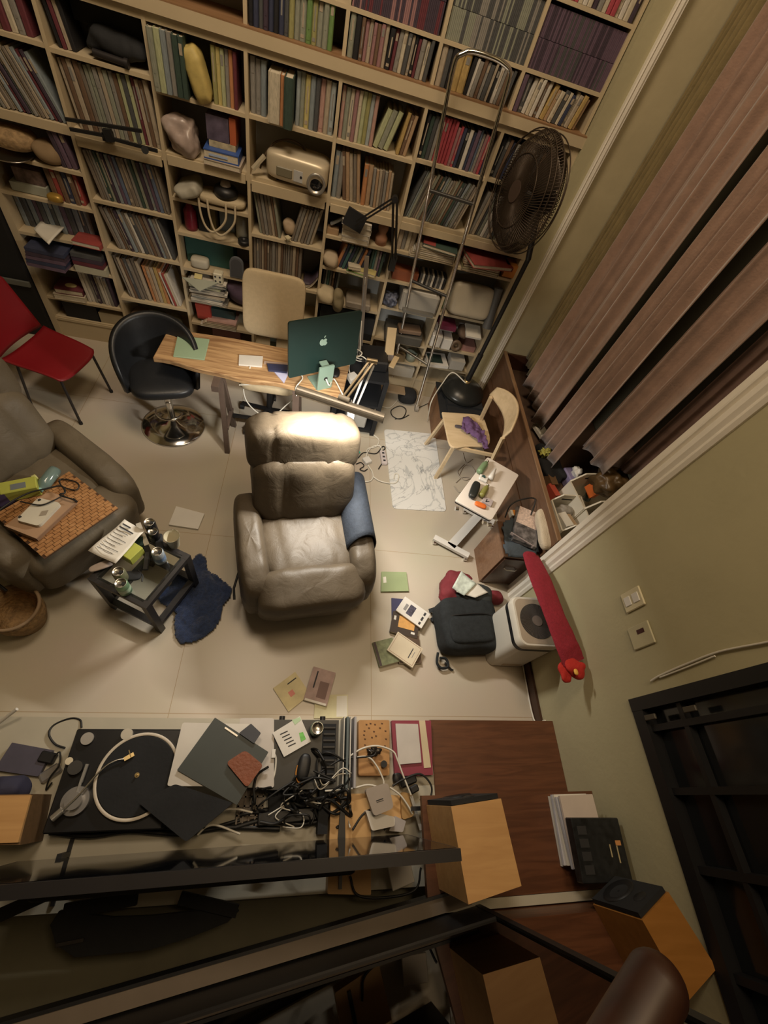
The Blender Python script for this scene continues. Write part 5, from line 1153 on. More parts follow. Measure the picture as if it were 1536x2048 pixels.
# ================================================================ turntable and everything on the shelf
zt_ = .335
tq = [at(157, 1457, zt_), at(112, 1668, zt_)]
tx0, ty0, ty1 = tq[0].x - .01, tq[1].y, tq[0].y
tx1 = tx0 + .50
tt_ = thing('turntable', 'black turntable with a white dotted platter ring on the low shelf', 'turntable', ((tx0 + tx1) / 2, (ty0 + ty1) / 2, zc))
P(tt_, 'plinth', MB().box(((tx0 + tx1) / 2, (ty0 + ty1) / 2, .27), (tx1 - tx0, ty1 - ty0, .11), bevel=.006), mat('tt_black', (.012, .012, .013), .35))
for sx in (0, 1):
    for sy in (0, 1): P(tt_, 'foot', MB().cyl((tx0 + .05 + sx * (tx1 - tx0 - .1), ty0 + .05 + sy * (ty1 - ty0 - .1), zc), (tx0 + .05 + sx * (tx1 - tx0 - .1), ty0 + .05 + sy * (ty1 - ty0 - .1), .214), .025), BLACK)
pl_, pr_ = at(184, 1560, .35), at(357, 1560, .35); pcx = (pl_.x + pr_.x) / 2; ptt = at(270, 1462, .35); pbb = at(270, 1647, .35); pcy = (ptt.y + pbb.y) / 2
pcx, pcy, pr0 = pcx, pcy, .186
P(tt_, 'platter', MB().lathe([(0, .325), (pr0 - .008, .325), (pr0 - .004, .35), (0, .35)], (pcx, pcy, 0), 56), mat('platter_dark', (.02, .02, .02), .4))
P(tt_, 'platter_ring', MB().lathe([(pr0 - .014, .3502), (pr0 - .013, .3515), (pr0 - .001, .3515), (pr0, .3502), (pr0 - .002, .330)], (pcx, pcy, 0), 64), mat('ring_ivory', (.60, .54, .45), .45))
P(tt_, 'slipmat', MB().cyl((pcx, pcy, .3502), (pcx, pcy, .353), pr0 - .018, n=56), BLACKM)
P(tt_, 'spindle', MB().cyl((pcx, pcy, .353), (pcx, pcy, .37), .004, n=10).cyl((pcx, pcy, .353), (pcx, pcy, .355), .011, n=16), mat('brass', (.5, .38, .18), .3, .8))
e = at(174, 1477, .342); P(tt_, 'start_button', MB().cyl(e - Vector((0, 0, .01)), e, .028, n=28), mat('button_silver', (.40, .38, .35), .4, .3))
e = at(253, 1468, .352); P(tt_, 'strobe', MB().cyl(e - Vector((0, 0, .02)), e, .026, n=24), mat('strobe_beige', (.50, .46, .38), .5))
e = at(148, 1602, .36); P(tt_, 'arm_base', MB().cyl((e.x, e.y, .325), (e.x, e.y, .35), .058, n=32).cyl((e.x, e.y, .35), (e.x, e.y, .375), .035, n=24), mat('arm_base_silver', (.32, .31, .30), .35, .6))
tube = [at(118, 1630, .375), at(135, 1612, .378), at(158, 1590, .378), at(190, 1553, .376), at(215, 1530, .374), at(235, 1520, .37), at(248, 1518, .366)]
P(tt_, 'tonearm', MB().tube(crv(tube), .0045, 8), STEEL)
P(tt_, 'counterweight', MB().cyl(at(104, 1638, .375), at(125, 1620, .375), .015), mat('cw_silver', (.45, .43, .38), .3, .7))
P(tt_, 'headshell', MB().beam(at(248, 1519, .366), at(268, 1508, .362), .018, .008).beam(at(258, 1500, .366), at(262, 1515, .366), .004, .004), mat('brass', (.5, .38, .18), .3, .8))
P(tt_, 'pitch_knob', MB().cyl(at(138, 1522, .345), at(138, 1522, .36), .016), mat('knob_silver', (.42, .40, .34), .3, .6))
P(tt_, 'pitch_fader', MB().beam(at(162, 1565, .345), at(175, 1528, .345), .012, .012).beam(at(155, 1585, .35), at(163, 1560, .35), .010, .01), mat('fader_grey', (.25, .24, .22), .4))
P(tt_, 'arm_rest', MB().cyl(at(150, 1535, .33), at(150, 1535, .36), .03), BLACK)
# things stacked on turntable
def lidbox(px4, z, th, m, name, label, cat, group=None, r=.012):
    q = A(px4, z + th); o = [(p.x, p.y) for p in rquad(q, r)][::-1]
    return W(name, MB().prism(o, z, z + th), m, label, cat, group)
lidbox([(365, 1445), (500, 1448), (500, 1573), (334, 1572)], .356, .018, mat('laptop_white', (.60, .57, .52), .35), 'laptop', 'closed white laptop lying on the turntable', 'laptop')
lidbox([(430, 1435), (537, 1504), (474, 1610), (354, 1540)], .375, .012, mat('dark_grey_green_sleeve', (.045, .055, .053), .5), 'record_sleeve', 'dark grey green square sleeve on top of the white laptop', 'sleeve', r=.004)
lidbox([(478, 1466), (502, 1447), (522, 1466), (508, 1487)], .388, .012, mat('slate_case', (.04, .045, .06), .5), 'small_case', 'small slate case at the far corner of the dark sleeve', 'case', r=.006)
lidbox([(452, 1525), (490, 1500), (527, 1530), (494, 1576)], .388, .022, mat('red_brown_leather', (.22, .065, .03), .5, var=.1, bump=.3), 'leather_case', 'red brown leather square case on the dark sleeve', 'case', r=.02)
lidbox([(276, 1605), (350, 1568), (466, 1606), (372, 1684)], .356, .04, BLACKM, 'black_bag', 'black case lying on the near side of the turntable platter', 'case')
W('steel_strip', MB().beam(at(450, 1455, .389), at(475, 1472, .389), .008, .003), STEEL, 'thin metal pen on the dark sleeve', 'pen')
lidbox([(480, 1436), (548, 1436), (548, 1575), (470, 1575)], zc + .001, .12, mat('white_box2', (.52, .48, .44), .5), 'white_box', 'white and black box between the turntable and the amplifier', 'box')
# amplifier and on it
am = thing('amplifier', 'black amplifier box with items on top on the low shelf', 'amplifier', (.19, .2, zc))
P(am, 'body', MB().bb(.005, .37, .03, .36, zc + .012, .31), mat('amp_black', (.015, .016, .016), .4))
P(am, 'vent', MB().bb(.28, .355, .05, .34, .3101, .313), BLACKM)
for i in range(9): P(am, 'fin', MB().bb(.285, .35, .06 + i * .032, .068 + i * .032, .313, .319), BLACK)
for x in (.05, .28): P(am, 'knob', MB().cyl((x, .361, .27), (x, .383, .27), .016), BLACK)
for x in (.03, .34):
    for y in (.06, .33): P(am, 'foot', MB().cyl((x, y, zc), (x, y, zc + .012), .015), BLACK)
cdw = lidbox([(600, 1432), (622, 1483), (568, 1514), (545, 1466)], .325, .012, WHT, 'cd_sleeve', 'white square card with green art leaning on the amplifier', 'card', r=.003)
def onto(o, px4s, z, m, nm='print'):
    q = A(px4s, z); mb = MB().prism([(p.x, p.y) for p in q][::-1], z - .0004, z + .0006); mb.v = [(a - o.location.x, b - o.location.y, c - o.location.z) for a, b, c in mb.v]; return mb.build(nm, m, o)
GP = mat('green_art', (.16, .46, .10), .6, var=.3, scale=40)
onto(cdw, [(598, 1466), (606, 1464), (612, 1478), (602, 1484)], .3375, GP); onto(cdw, [(584, 1440), (600, 1434), (602, 1440), (590, 1450)], .3375, mat('pale_green_art', (.45, .60, .38), .6))
for i in range(5): onto(cdw, [(560 + 4 * i, 1468 + 6 * i), (575 + 4 * i, 1461 + 6 * i), (575.7 + 4 * i, 1463 + 6 * i), (560.7 + 4 * i, 1470 + 6 * i)], .3375, INK)
can(635, 1456, .32, .085, .036, mat('pale_green_tin', (.22, .28, .22), .4, .3), 'round tin with a pale lid on the amplifier', tab=False)
mo = thing('gaming_mouse', 'black computer mouse with orange edges beside the cables', 'mouse', at(607, 1535, .32))
MB().puff((0, 0, .02), (.033, .065, .02), .75, 32, 16, R=rotm(rz=-.15)).build('body', BLACK, mo); MB().tube(crv([(-.03, .01, .01), (-.036, -.03, .008), (-.02, -.065, .008), (.01, -.07, .008), (.025, -.05, .008)]), .006, 8).build('glow_edge', mat('orange_edge', (.65, .28, .06), .4), mo)
# records / folders standing right of amplifier
for i, (x, m_, lb) in enumerate(((.395, PAPER, 'white folder standing right of the amplifier'), (.412, mat('slate', (.10, .13, .14), .5), 'slate folder standing right of the amplifier'), (.432, PAPER, 'second white folder standing beside the carved wooden box'), (.455, mat('lilac_grey', (.36, .35, .37), .6), 'lilac grey folder standing beside the carved wooden box'))):
    W('folder', MB().bb(x, x + (.005 if i % 2 == 0 else .012), .03, .375, zc + .001, .34 - .0 * i), m_, lb, 'folder', 'folders standing by the carved box')
cb = lidbox([(717, 1440), (779, 1440), (779, 1551), (717, 1551)], zc + .001, .055, mat('carved_wood', (.42, .22, .08), .5, var=.12, scale=14), 'carved_box', 'flat orange wooden tray with dark carved marks on the shelf', 'tray')
random.seed(5)
for (px, py) in [(733, 1449), (741, 1447), (750, 1449), (764, 1447), (729, 1462), (771, 1462), (744, 1475), (752, 1472), (730, 1478), (772, 1478), (748, 1463), (730, 1490), (770, 1492), (738, 1456), (760, 1456), (728, 1470)]:
    onto(cb, [(px - 2, py - 1.5), (px + 2, py - 1), (px + 1.5, py + 2), (px - 1.5, py + 1.5)], .2565, mat('carve_dark', (.10, .045, .02), .7), 'carving')
fo1 = lidbox([(783, 1441), (862, 1441), (866, 1550), (790, 1552)], zc + .001, .03, mat('maroon_folder', (.24, .035, .06), .5), 'document_folder', 'maroon folder of papers on the low shelf', 'folder', r=.004)
onto(fo1, [(838, 1441), (850, 1441), (862, 1535), (848, 1536)], .2325, mat('buff_paper', (.60, .50, .33), .7), 'divider')
lidbox([(791, 1447), (836, 1448), (843, 1525), (797, 1529)], .234, .008, mat('lined_paper', (.56, .52, .48), .7), 'printed_letter', 'white printed letter lying on the maroon folder', 'letter', r=.004)
W('ornament_cluster', MB().puff(at(748, 1503, .275), (.035, .02, .012), .9, 24, 12, deform=lambda v: v * (1 + .9 * nz(v * 70))), mat('tarnished', (.05, .045, .04), .3, .6), 'small dark tarnished trinkets on the orange tray', 'trinkets')
W('round_tin', MB().cyl(at(768, 1528, .26), at(768, 1528, .285), .018), BLACK, 'round black cap at the near end of the orange tray', 'cap')
# bamboo box under the television end
lidbox([(662, 1588), (742, 1587), (742, 1790), (655, 1788)], zc + .001, .083, mat('bamboo', (.56, .34, .14), .5, var=.05, scale=8), 'bamboo_box', 'long pale bamboo box under the foot of the television', 'box', r=.006)
lidbox([(742, 1587), (818, 1592), (815, 1640), (748, 1640)], zc + .001, .06, mat('bamboo', (.56, .34, .14), .5), 'bamboo_tray', 'shorter pale bamboo board beside the bamboo box', 'board', r=.02)
lidbox([(801, 1583), (826, 1588), (829, 1632), (804, 1640)], .262, .02, mat('tan_leather', (.40, .24, .09), .6), 'tan_wallet', 'tan rounded wallet beside the square charger', 'wallet', r=.02)
ch1 = lidbox([(730, 1579), (776, 1565), (788, 1616), (748, 1633)], .34, .04, mat('charger_taupe', (.34, .29, .25), .4), 'square_charger', 'taupe square charging block on the bamboo board', 'charger', r=.02)
onto(ch1, [(752, 1601), (766, 1596), (766.5, 1598), (752.5, 1603)], .3805, INK, 'logo'); onto(ch1, [(753, 1604.5), (767, 1600), (767.3, 1601), (753.3, 1605.5)], .3805, INK, 'logo')
lidbox([(731, 1620), (790, 1634), (790, 1652), (744, 1662)], .285, .05, WHITE, 'white_hub', 'white plug block in front of the square charger', 'plug', r=.012)
lidbox([(790, 1632), (812, 1642), (806, 1664), (778, 1662)], .262, .02, mat('grey_hub', (.4, .37, .36), .4), 'grey_hub', 'small grey hub right of the white plug block', 'hub', r=.006)
W('pen', MB().beam(at(822, 1592, .30), at(842, 1660, .30), .016, .012), mat('pen_grey', (.36, .34, .30), .4), 'grey pen like strip leaning by the wood veneer speaker', 'pen')
W('black_plug', MB().box(at(828, 1578, .29), (.05, .035, .03), rz=.4, bevel=.006), BLACK, 'black plug among the cables by the dark bench', 'plug')
W('black_adapter', MB().box(at(815, 1562, .235), (.10, .045, .05), rz=.3, bevel=.008), BLACK, 'black power adapter lying near the corner of the dark bench', 'adapter')
W('black_puck', MB().puff(at(795, 1556, .22), (.03, .03, .018), .8, 20, 10), BLACK, 'round black puck beside the black adapter', 'puck')
W('white_tablet', MB().box(at(802, 1748, .30), (.12, .10, .012), rz=.25, bevel=.003), mat('tablet_white', (.5, .48, .45), .4), 'white framed small tablet behind the television at the right', 'tablet')
W('black_clip', MB().box(at(833, 1617, .33), (.06, .02, .012)), BLACK, 'small black clip on the grey strip by the speaker', 'clip')
# left of the turntable
lidbox([(24, 1485), (105, 1500), (76, 1553), (-12, 1540)], zc + .001, .028, mat('slate_navy_book', (.075, .07, .10), .5, var=.08, scale=20), 'hardback_book', 'dark slate book lying at the left end of the low shelf', 'book', r=.004)
W('black_charger', MB().box(at(96, 1515, .22), (.07, .05, .04), rz=-.2, bevel=.006), BLACK, 'black charger beside the dark slate book', 'charger')
W('lighter', MB().box(at(101, 1546, .215), (.05, .09, .025), rz=-.9, bevel=.008), mat('chromed', (.5, .48, .46), .2, .7), 'silver oval gadget beside the turntable', 'gadget')
cable('thin_cable', [at(163, 1455, zc + .01), at(160, 1440, zc), at(140, 1437, zc), at(108, 1450, zc), at(98, 1468, zc + .01), at(110, 1488, zc + .01), at(130, 1496, zc + .01)], .005, CABB, 'black cord curling over the edge left of the turntable')
cable('thin_cable', [at(110, 1510, .24), at(120, 1505, .24), at(118, 1530, .24), at(100, 1555, .23), at(92, 1580, .21), at(104, 1565, .22)], .004, CABB, 'thin black cord looping by the silver gadget')
yb = thing('wooden_box', 'box with a pale yellow wooden top at the left edge of the shelf', 'box', at(30, 1640, .2))
P(yb, 'body', slab([(-40, 1590), (62, 1588), (40, 1690), (-60, 1690)], zc + .001, .43), grain('dark_box_side', (.12, .07, .03), (.16, .09, .04), .5))
P(yb, 'lid', slab([(-40, 1592), (62, 1590), (36, 1685), (-60, 1688)], .43, .445), BAMBOO)
W('navy_cloth', MB().puff(at(18, 1578, .35), (.08, .05, .07), .8, 30, 18, deform=lambda v: v * (1 + .3 * nz(v * 16))), mat('navy_fold', (.03, .03, .06), .8), 'navy cloth bundle behind the yellow topped box', 'cloth')
W('white_stick', MB().cyl(at(-4, 1447, .25), at(34, 1418, .30), .008, n=12), WHITE, 'white stick poking in at the left edge above the shelf', 'stick')
# cable heaps
random.seed(11)
nmz = [('black', CABB)] * 11 + [('white', CABW)] * 3
locs = ['under the amplifier mouse', 'near the square charger', 'left of the bamboo box', 'along the television foot', 'over the folders', 'beside the leather case', 'by the tin', 'under the dark sleeve', 'behind the amplifier', 'next to the orange mouse', 'across the amplifier corner', 'towards the orange tray', 'between amplifier and television', 'near the bamboo box corner']
for i, (cn, cm) in enumerate(nmz):
    x = random.uniform(530, 680); y = random.uniform(1520, 1640); pts = []
    for k in range(9):
        pts.append(at(x, y, .30 + random.uniform(0, .09) if y < 1590 else .24 + random.uniform(0, .10))); x = min(700, max(505, x + random.uniform(-45, 45))); y = min(1655, max(1500, y + random.uniform(-34, 34)))
    cable('tangled_cable', pts, (random.choice((.005, .006, .0075)) if cm is CABB else .003), cm, f'{cn} cable tangled {locs[i]}', 'tangled cables on the low shelf', n=8)
for i, (pts, m_, lb) in enumerate((
    ([(700, 1512), (725, 1497), (755, 1492), (785, 1502), (795, 1520), (806, 1550), (822, 1590)], CABW, 'white cable arching over the orange tray'),
    ([(705, 1516), (735, 1514), (752, 1530), (766, 1558), (768, 1572)], CABW, 'white cable running into the square charger'),
    ([(650, 1582), (700, 1578), (735, 1570), (760, 1575)], CABW, 'pale cable lying behind the bamboo box'),
    ([(640, 1545), (680, 1520), (715, 1515), (745, 1512), (752, 1505)], CABB, 'thick black cable crossing the folders to the trinkets'),
    ([(785, 1572), (805, 1560), (840, 1548), (862, 1570), (860, 1595), (840, 1600)], CABB, 'black cable ring at the edge of the dark bench'),
    ([(780, 1575), (800, 1590), (815, 1610), (825, 1628)], CABW, 'short white cable right of the square charger'),
    ([(480, 1668), (430, 1650), (400, 1660)], CABW, 'thin white cable along the black case'),
    ([(395, 1670), (440, 1625), (470, 1618), (505, 1625)], CABW, 'white cable below the dark sleeve'),
    ([(705, 1660), (725, 1630), (745, 1620), (760, 1640), (770, 1660)], CABB, 'black cable around the white plug block'),
    ([(700, 1752), (715, 1790), (770, 1795), (830, 1780), (842, 1735)], CABB, 'black cable drooping behind the television by the bamboo box'),
    ([(545, 1500), (552, 1520), (545, 1560), (520, 1572)], CABW, 'white plug cable beside the leather case'))):
    zz = .31 if pts[0][1] < 1600 else .30
    cable('shelf_cable', A(pts, zz), .0055 if m_ is CABB else .005, m_, lb)
W('power_bar', MB().box(at(575, 1632, .235), (.30, .06, .05), rz=.06, bevel=.006), BLACK, 'long black power bar behind the tangled cables', 'power strip')
W('black_router', MB().box(at(575, 1600, .235), (.20, .09, .04), rz=.12, bevel=.006), BLACKM, 'flat black box under the tangled cables by the bamboo box', 'box')
W('dark_box', MB().box(at(645, 1620, .245), (.05, .20, .09)), BLACKM, 'black block standing left of the bamboo box', 'box')
for i, (pts, rr_) in enumerate((([(100, 1665), (180, 1672), (260, 1662), (360, 1668), (450, 1655), (560, 1658)], .012), ([(140, 1650), (210, 1660), (300, 1655), (390, 1662), (480, 1640)], .008), ([(470, 1655), (530, 1640), (600, 1648), (650, 1640)], .014), ([(480, 1630), (540, 1620), (610, 1625), (655, 1600)], .012))):
    cable('bundled_cable', A(pts, .225), rr_, CABB, ['thickest black cable run in front of the television foot', 'second black cable run beside the turntable', 'black cable bundle behind the black power bar', 'black cable bundle across the black power bar'][i])
W('usb_plug', MB().box(at(547, 1507, .33), (.018, .04, .01)), WHITE, 'white cable plug beside the leather case', 'plug')
cg_ = MB().bb(-.13, .0, -.12, .05, zc + .001, .222)
for i in range(5): cg_.bb(-.13 + .030 * i, -.122 + .030 * i, -.12, .05, .222, .232).bb(-.13, .0, -.12 + .040 * i, -.112 + .040 * i, .222, .232)
W('grid_tray', cg_, mat('crate_taupe', (.17, .14, .11), .6), 'taupe gridded tray under the tangled cables', 'tray')

# ================================================================ floor cables near the recliner and ladder
cable('floor_cable', A([(704, 845), (700, 825), (703, 800)], .4), .005, CABW, 'white cable hanging down behind the recliner headrest')
cable('floor_cable', A([(745, 868), (758, 880), (752, 893), (735, 898), (733, 915)], .01), .006, CABW, 'white cable near the black rack foot')
cable('floor_cable', A([(728, 920), (742, 895), (760, 892), (763, 905)], .012), .006, CABW, 'white cable looping over the power strip')
cable('floor_cable', A([(716, 916), (728, 905), (752, 907), (765, 893), (770, 897), (762, 906), (768, 918), (757, 938)], .012), .005, CABB, 'black cable with a knot between power strip and recliner')
cable('floor_cable', A([(736, 930), (745, 945), (745, 957), (735, 963), (705, 960)], .012), .006, CABW, 'white cable curving from the plug to the recliner')
cable('floor_cable', A([(746, 953), (760, 962), (785, 967), (795, 962), (797, 950), (790, 948), (788, 958)], .014), .006, CABW, 'white cable ending in a loop on the marble mat')
cable('floor_cable', A([(712, 928), (722, 925), (728, 932), (720, 938), (728, 942), (735, 938)], .012), .005, CABB, 'small black cable loop beside the white plug')
W('white_plug', MB().box(at(734, 921, .022), (.07, .07, .042), rz=.55, bevel=.006), WHITE, 'white square plug on the floor right of the recliner', 'plug')
ps = thing('power_strip', 'white power strip on the floor beside the marble mat', 'power strip', at(766, 918, 0)); MB().box((0, 0, .018), (.055, .16, .035), rz=.12, bevel=.006).build('body', mat('strip_pinkwhite', (.56, .50, .50), .4), ps)
for k in (-1, 0, 1): MB().box((-.005 * k, .045 * k, .0355), (.022, .02, .001), rz=.12).build('socket', INK, ps)
W('teal_tag', MB().box(at(716, 903, .05), (.03, .04, .01), rz=.4), mat('teal_plastic', (.02, .42, .34), .4), 'teal plug just behind the recliner headrest', 'plug')
cable('floor_cable', A([(818, 830), (800, 838), (785, 832), (783, 820), (800, 812), (812, 820), (806, 835), (790, 838)], .01), .005, CABB, 'black cable loop at the foot of the ladder')
cable('floor_cable', A([(763, 813), (780, 815), (795, 800), (804, 785)], .01), .005, CABW, 'white cable crossing behind the ladder foot')
cable('floor_cable', A([(830, 818), (845, 812), (862, 804)], .01), .004, CABB, 'thin black cable running from the ladder to the cupboard')
for i, p in enumerate(([(918, 950), (930, 930), (945, 935), (950, 950), (930, 960), (915, 945), (928, 928)], [(912, 965), (925, 955), (945, 958), (938, 975), (920, 985), (908, 972)], [(925, 905), (932, 925), (945, 918)])):
    cable('floor_cable', A(p, .01), .004, mat('grey_cable', (.36, .32, .27), .6), ['grey cable coil under the birch chair back', 'grey cable coil below the rolling table', 'short grey cable under the birch chair'][i])
# fan cord is built with the fan
# ================================================================ ladder
ld = thing('ladder', 'tall chrome library ladder leaning on the bookcase', 'ladder', (1.0, 3.5, 0))
La, Lb = at(781, 775, .02), at(832, 818, .02)
Ta, Tb = aty(903, 150, 3.50), aty(1012, 180, 3.50)
Lt = [La, La.lerp(Ta, .3), La.lerp(Ta, .7), Ta]
topa = aty(925, 108, 3.50); topb = aty(1008, 128, 3.50)
P(ld, 'rail', MB().tube([La, Ta] + crv([Ta, aty(912, 118, 3.5), topa, aty(945, 103, 3.5), aty(985, 115, 3.5), topb, aty(1020, 145, 3.5), Tb], 5)[1:] + [Lb], .0135, 12), CHROME)
for t in (.22, .49, .76):
    P(ld, 'rung', MB().cyl(La.lerp(Ta, t), Lb.lerp(Tb, t), .012, n=10), mat('rung_dark', (.03, .028, .025), .4) if t > .3 else STEEL)
for b in (La, Lb): P(ld, 'wheel', MB().cyl(b + Vector((-.015, 0, .012)), b + Vector((.02, 0, .012)), .032), mat('wheel_grey', (.30, .27, .23), .5))
# ================================================================ fan
fz = .36
fn = thing('floor_fan', 'large pedestal fan with a brown mesh cage standing on the low cupboard', 'fan', at(920, 760, fz))
bsc = Vector((1.50, 3.36, fz))
P(fn, 'base', MB().lathe([(0, 0), (.215, 0), (.22, .02), (.21, .05), (.12, .10), (.04, .13), (0, .14)], bsc, 44), mat('fan_black', (.015, .016, .015), .3))
P(fn, 'collar', MB().lathe([(.03, .12), (.034, .14), (.028, .155), (0, .16)], bsc + Vector((0, 0, 0)), 20), mat('brass', (.5, .38, .18), .3, .8))
ptop = Vector((1.53, 3.40, 1.66)); hub = Vector((1.50, 3.36, 1.90)); 
P(fn, 'pole', MB().tube([bsc + Vector((0, 0, .13)), bsc + Vector((0.01, .01, .45))], .026, 14).tube([bsc + Vector((0.01, .01, .45)), ptop], .019, 14), BLACK)
# cage disc facing roughly to the camera, tilted
FH = aty(1052, 390, 3.30)
u_top = aty(1068, 272, 3.34); 
nrm = Vector((-.975, -.20, .08)).normalized()
Rf = nrm.to_track_quat('Z', 'Y').to_matrix(); Rr = .335
BRN = mat('bronze_wire', (.055, .038, .025), .45, .5)
cg = MB()
for k, (r, zz) in enumerate(((Rr, 0), (Rr * .99, .05), (Rr * .93, .075), (Rr * .6, .085), (Rr * .99, -.05), (Rr * .8, -.09), (Rr * .45, -.10))):
    cg.tube([FH + Rf @ Vector((r * math.cos(a), r * math.sin(a), zz)) for a in [2 * PI * i / 48 for i in range(48)]], .004 if k else .006, 5, closed=True)
P(fn, 'cage_rim', cg, BRN)
def cagehalf(sgn):
    mb = MB()
    for i in range(110):
        a = 2 * PI * i / 110; pts = []
        for s in (0, .3, .6, .85, 1.0):
            r = .06 + (Rr - .06) * s; z_ = sgn * (.09 * math.sqrt(max(0, 1 - s ** 3))); pts.append(FH + Rf @ Vector((r * math.cos(a + .35 * s), r * math.sin(a + .35 * s), z_)))
        mb.tube(pts, .0027, 4, caps=False)
    return mb
P(fn, 'front_guard', cagehalf(1), BRN); P(fn, 'rear_guard', cagehalf(-1), BRN)
P(fn, 'badge', MB().cyl(FH + nrm * .088, FH + nrm * .096, .062, n=28), mat('badge_brown', (.06, .04, .03), .4))
BLD = mat('blade_brown', (.10, .075, .055), .35, .3)
for k in range(3):
    a0 = k * 2 * PI / 3 + .9
    def bl(u, v, a0=a0):
        r = .05 + .25 * u; a = a0 + (v - .5) * (1.05 - .25 * u); return FH + Rf @ Vector((r * math.cos(a), r * math.sin(a), .03 * (v - .5) * 2))
    P(fn, 'blade', MB().grid(bl, 10, 10), BLD, solid=.003)
P(fn, 'motor', MB().lathe([(0, -.22), (.05, -.22), (.075, -.19), (.08, -.11), (.05, -.02), (.03, .03), (0, .03)], FH, 24, Rf), BLACK)
P(fn, 'neck', MB().tube([ptop, FH - nrm * .15 + Vector((0, 0, -.08)), FH - nrm * .15], .022, 12), BLACK)
P(fn, 'power_cord', MB().tube(crv([bsc + Vector((-.02, -.03, .14)), at(905, 745, .50), at(884, 768, .40), at(864, 800, .345), at(858, 825, .18), at(855, 842, .01)]), .006, 6), CABW)

# ================================================================ wicker basket, sofa things
WK = mat('wicker', (.26, .16, .07), .7, var=.35, scale=40, bump=.8, bscale=80)
wb = thing('wicker_basket', 'round straw basket on the floor at the left edge below the recliner', 'basket', (-1.62, 1.0, 0))
bcx = at(22, 1215, .22)
P(wb, 'body', MB().lathe([(0, .003), (.10, .0), (.13, .10), (.14, .22), (.13, .22), (.12, .10), (.09, .012), (0, .012)], (bcx.x, bcx.y, 0), 36), WK)
P(wb, 'rim', MB().tube([Vector((bcx.x + .137 * math.cos(a), bcx.y + .137 * math.sin(a), .222)) for a in [2 * PI * i / 40 for i in range(40)]], .010, 8, closed=True), mat('wicker_rim', (.24, .16, .09), .7))
zm = .590
mq = A([(138, 943), (236, 1016), (88, 1117), (-12, 1030)], zm); mc, ma, mb_, mr = sum(mq, Vector()) / 4, 0, 0, 0
BM = grain('bamboo_strip', (.30, .14, .05), (.42, .22, .09), .45, (6, 40, 6))
mt_ = thing('bamboo_mat', 'orange bamboo tile mat lying on the seat of the left recliner', 'mat', Vector((mc.x, mc.y, zm)))
P(mt_, 'backing', MB().prism([(p.x, p.y) for p in mq][::-1], zm - .012, zm - .004), mat('mat_back', (.08, .04, .02), .8))
tl = MB()
nu_, nv_ = 10, 19
for i in range(nu_):
    for j in range(nv_):
        off = (j % 3) * .33
        u0, u1 = (i + .04 + off) / (nu_ + .67), (i + .96 + off) / (nu_ + .67); v0, v1 = (j + .08) / nv_, (j + .92) / nv_
        def Q(u, v): return mq[3].lerp(mq[2], u).lerp(mq[0].lerp(mq[1], u), v)
        pts = [Q(v0, u0), Q(v0, u1), Q(v1, u1), Q(v1, u0)] if False else [Q(u0, v0), Q(u1, v0), Q(u1, v1), Q(u0, v1)]
        tl.prism([(p.x, p.y) for p in pts], zm - .004, zm + .001)
# rows run along the long side
tl = MB()
for j in range(nv_):
    for i in range(nu_):
        off = (j % 3) * .3; u0, u1 = max(0, (i + .03 + off - .3) / nu_), min(1, (i + .97 + off - .3) / nu_); v0, v1 = (j + .07) / nv_, (j + .93) / nv_
        a = mq[0].lerp(mq[3], u0); b = mq[0].lerp(mq[3], u1); c = mq[1].lerp(mq[2], u1); d_ = mq[1].lerp(mq[2], u0)
        pts = [a.lerp(d_, v0), b.lerp(c, v0), b.lerp(c, v1), a.lerp(d_, v1)]
        tl.prism([(p.x, p.y) for p in pts][::-1], zm - .004, zm + .002)
P(mt_, 'tiles', tl, BM)
cbx = thing('cardboard_box', 'open cardboard box lid on the bamboo mat', 'box', at(80, 1035, zm))
P(cbx, 'lid', slab([(96, 982), (152, 1002), (72, 1077), (10, 1052)], zm + .045, zm + .052), mat('cardboard', (.36, .23, .14), .7))
P(cbx, 'side', MB().beam(at(152, 1003, zm + .025), at(73, 1078, zm + .025), .004, .045).beam(at(12, 1054, zm + .025), at(70, 1078, zm + .025), .004, .045), mat('cardboard_dark', (.28, .17, .10), .7))
rt = thing('router', 'white plastic device lying face down on the cardboard box', 'device', at(75, 1030, zm + .053))
P(rt, 'body', MB().prism([(p.x, p.y) for p in rquad(A([(76, 995), (122, 1006), (77, 1052), (32, 1040)], zm + .075), .02)][::-1], zm + .053, zm + .075), mat('device_white', (.56, .53, .44), .45))
for (px, py) in ((79, 1000), (40, 1034)): P(rt, 'rubber_foot', MB().cyl(at(px, py, zm + .0755), at(px, py, zm + .078), .008), BLACK)
P(rt, 'label', slab([(84, 1022), (97, 1020), (92, 1030), (78, 1032)], zm + .0755, zm + .0765), mat('grey_label', (.30, .26, .20), .5))
bottle(((112, 938), (78, 982)), zm + .002, .034, mat('clear_teal_bottle', (.25, .36, .34), .15, trans=.5), 'clear plastic bottle with a teal cap lying on the bamboo mat', capm=mat('teal_cap', (.22, .45, .42), .4))
yc = thing('juice_carton', 'yellow green carton lying left of the plastic bottle', 'carton', at(45, 978, zm))
P(yc, 'body', MB().box(at(42, 978, zm + .045), (.17, .085, .08), rz=.45, bevel=.004), CY)
P(yc, 'label', MB().box(at(36, 972, zm + .0855), (.07, .04, .002), rz=.45), mat('grey_blue_label', (.14, .16, .17), .5))
P(yc, 'cap', MB().cyl(at(66, 958, zm + .05), at(74, 954, zm + .05), .020), mat('cap_yellow', (.5, .5, .2), .5))
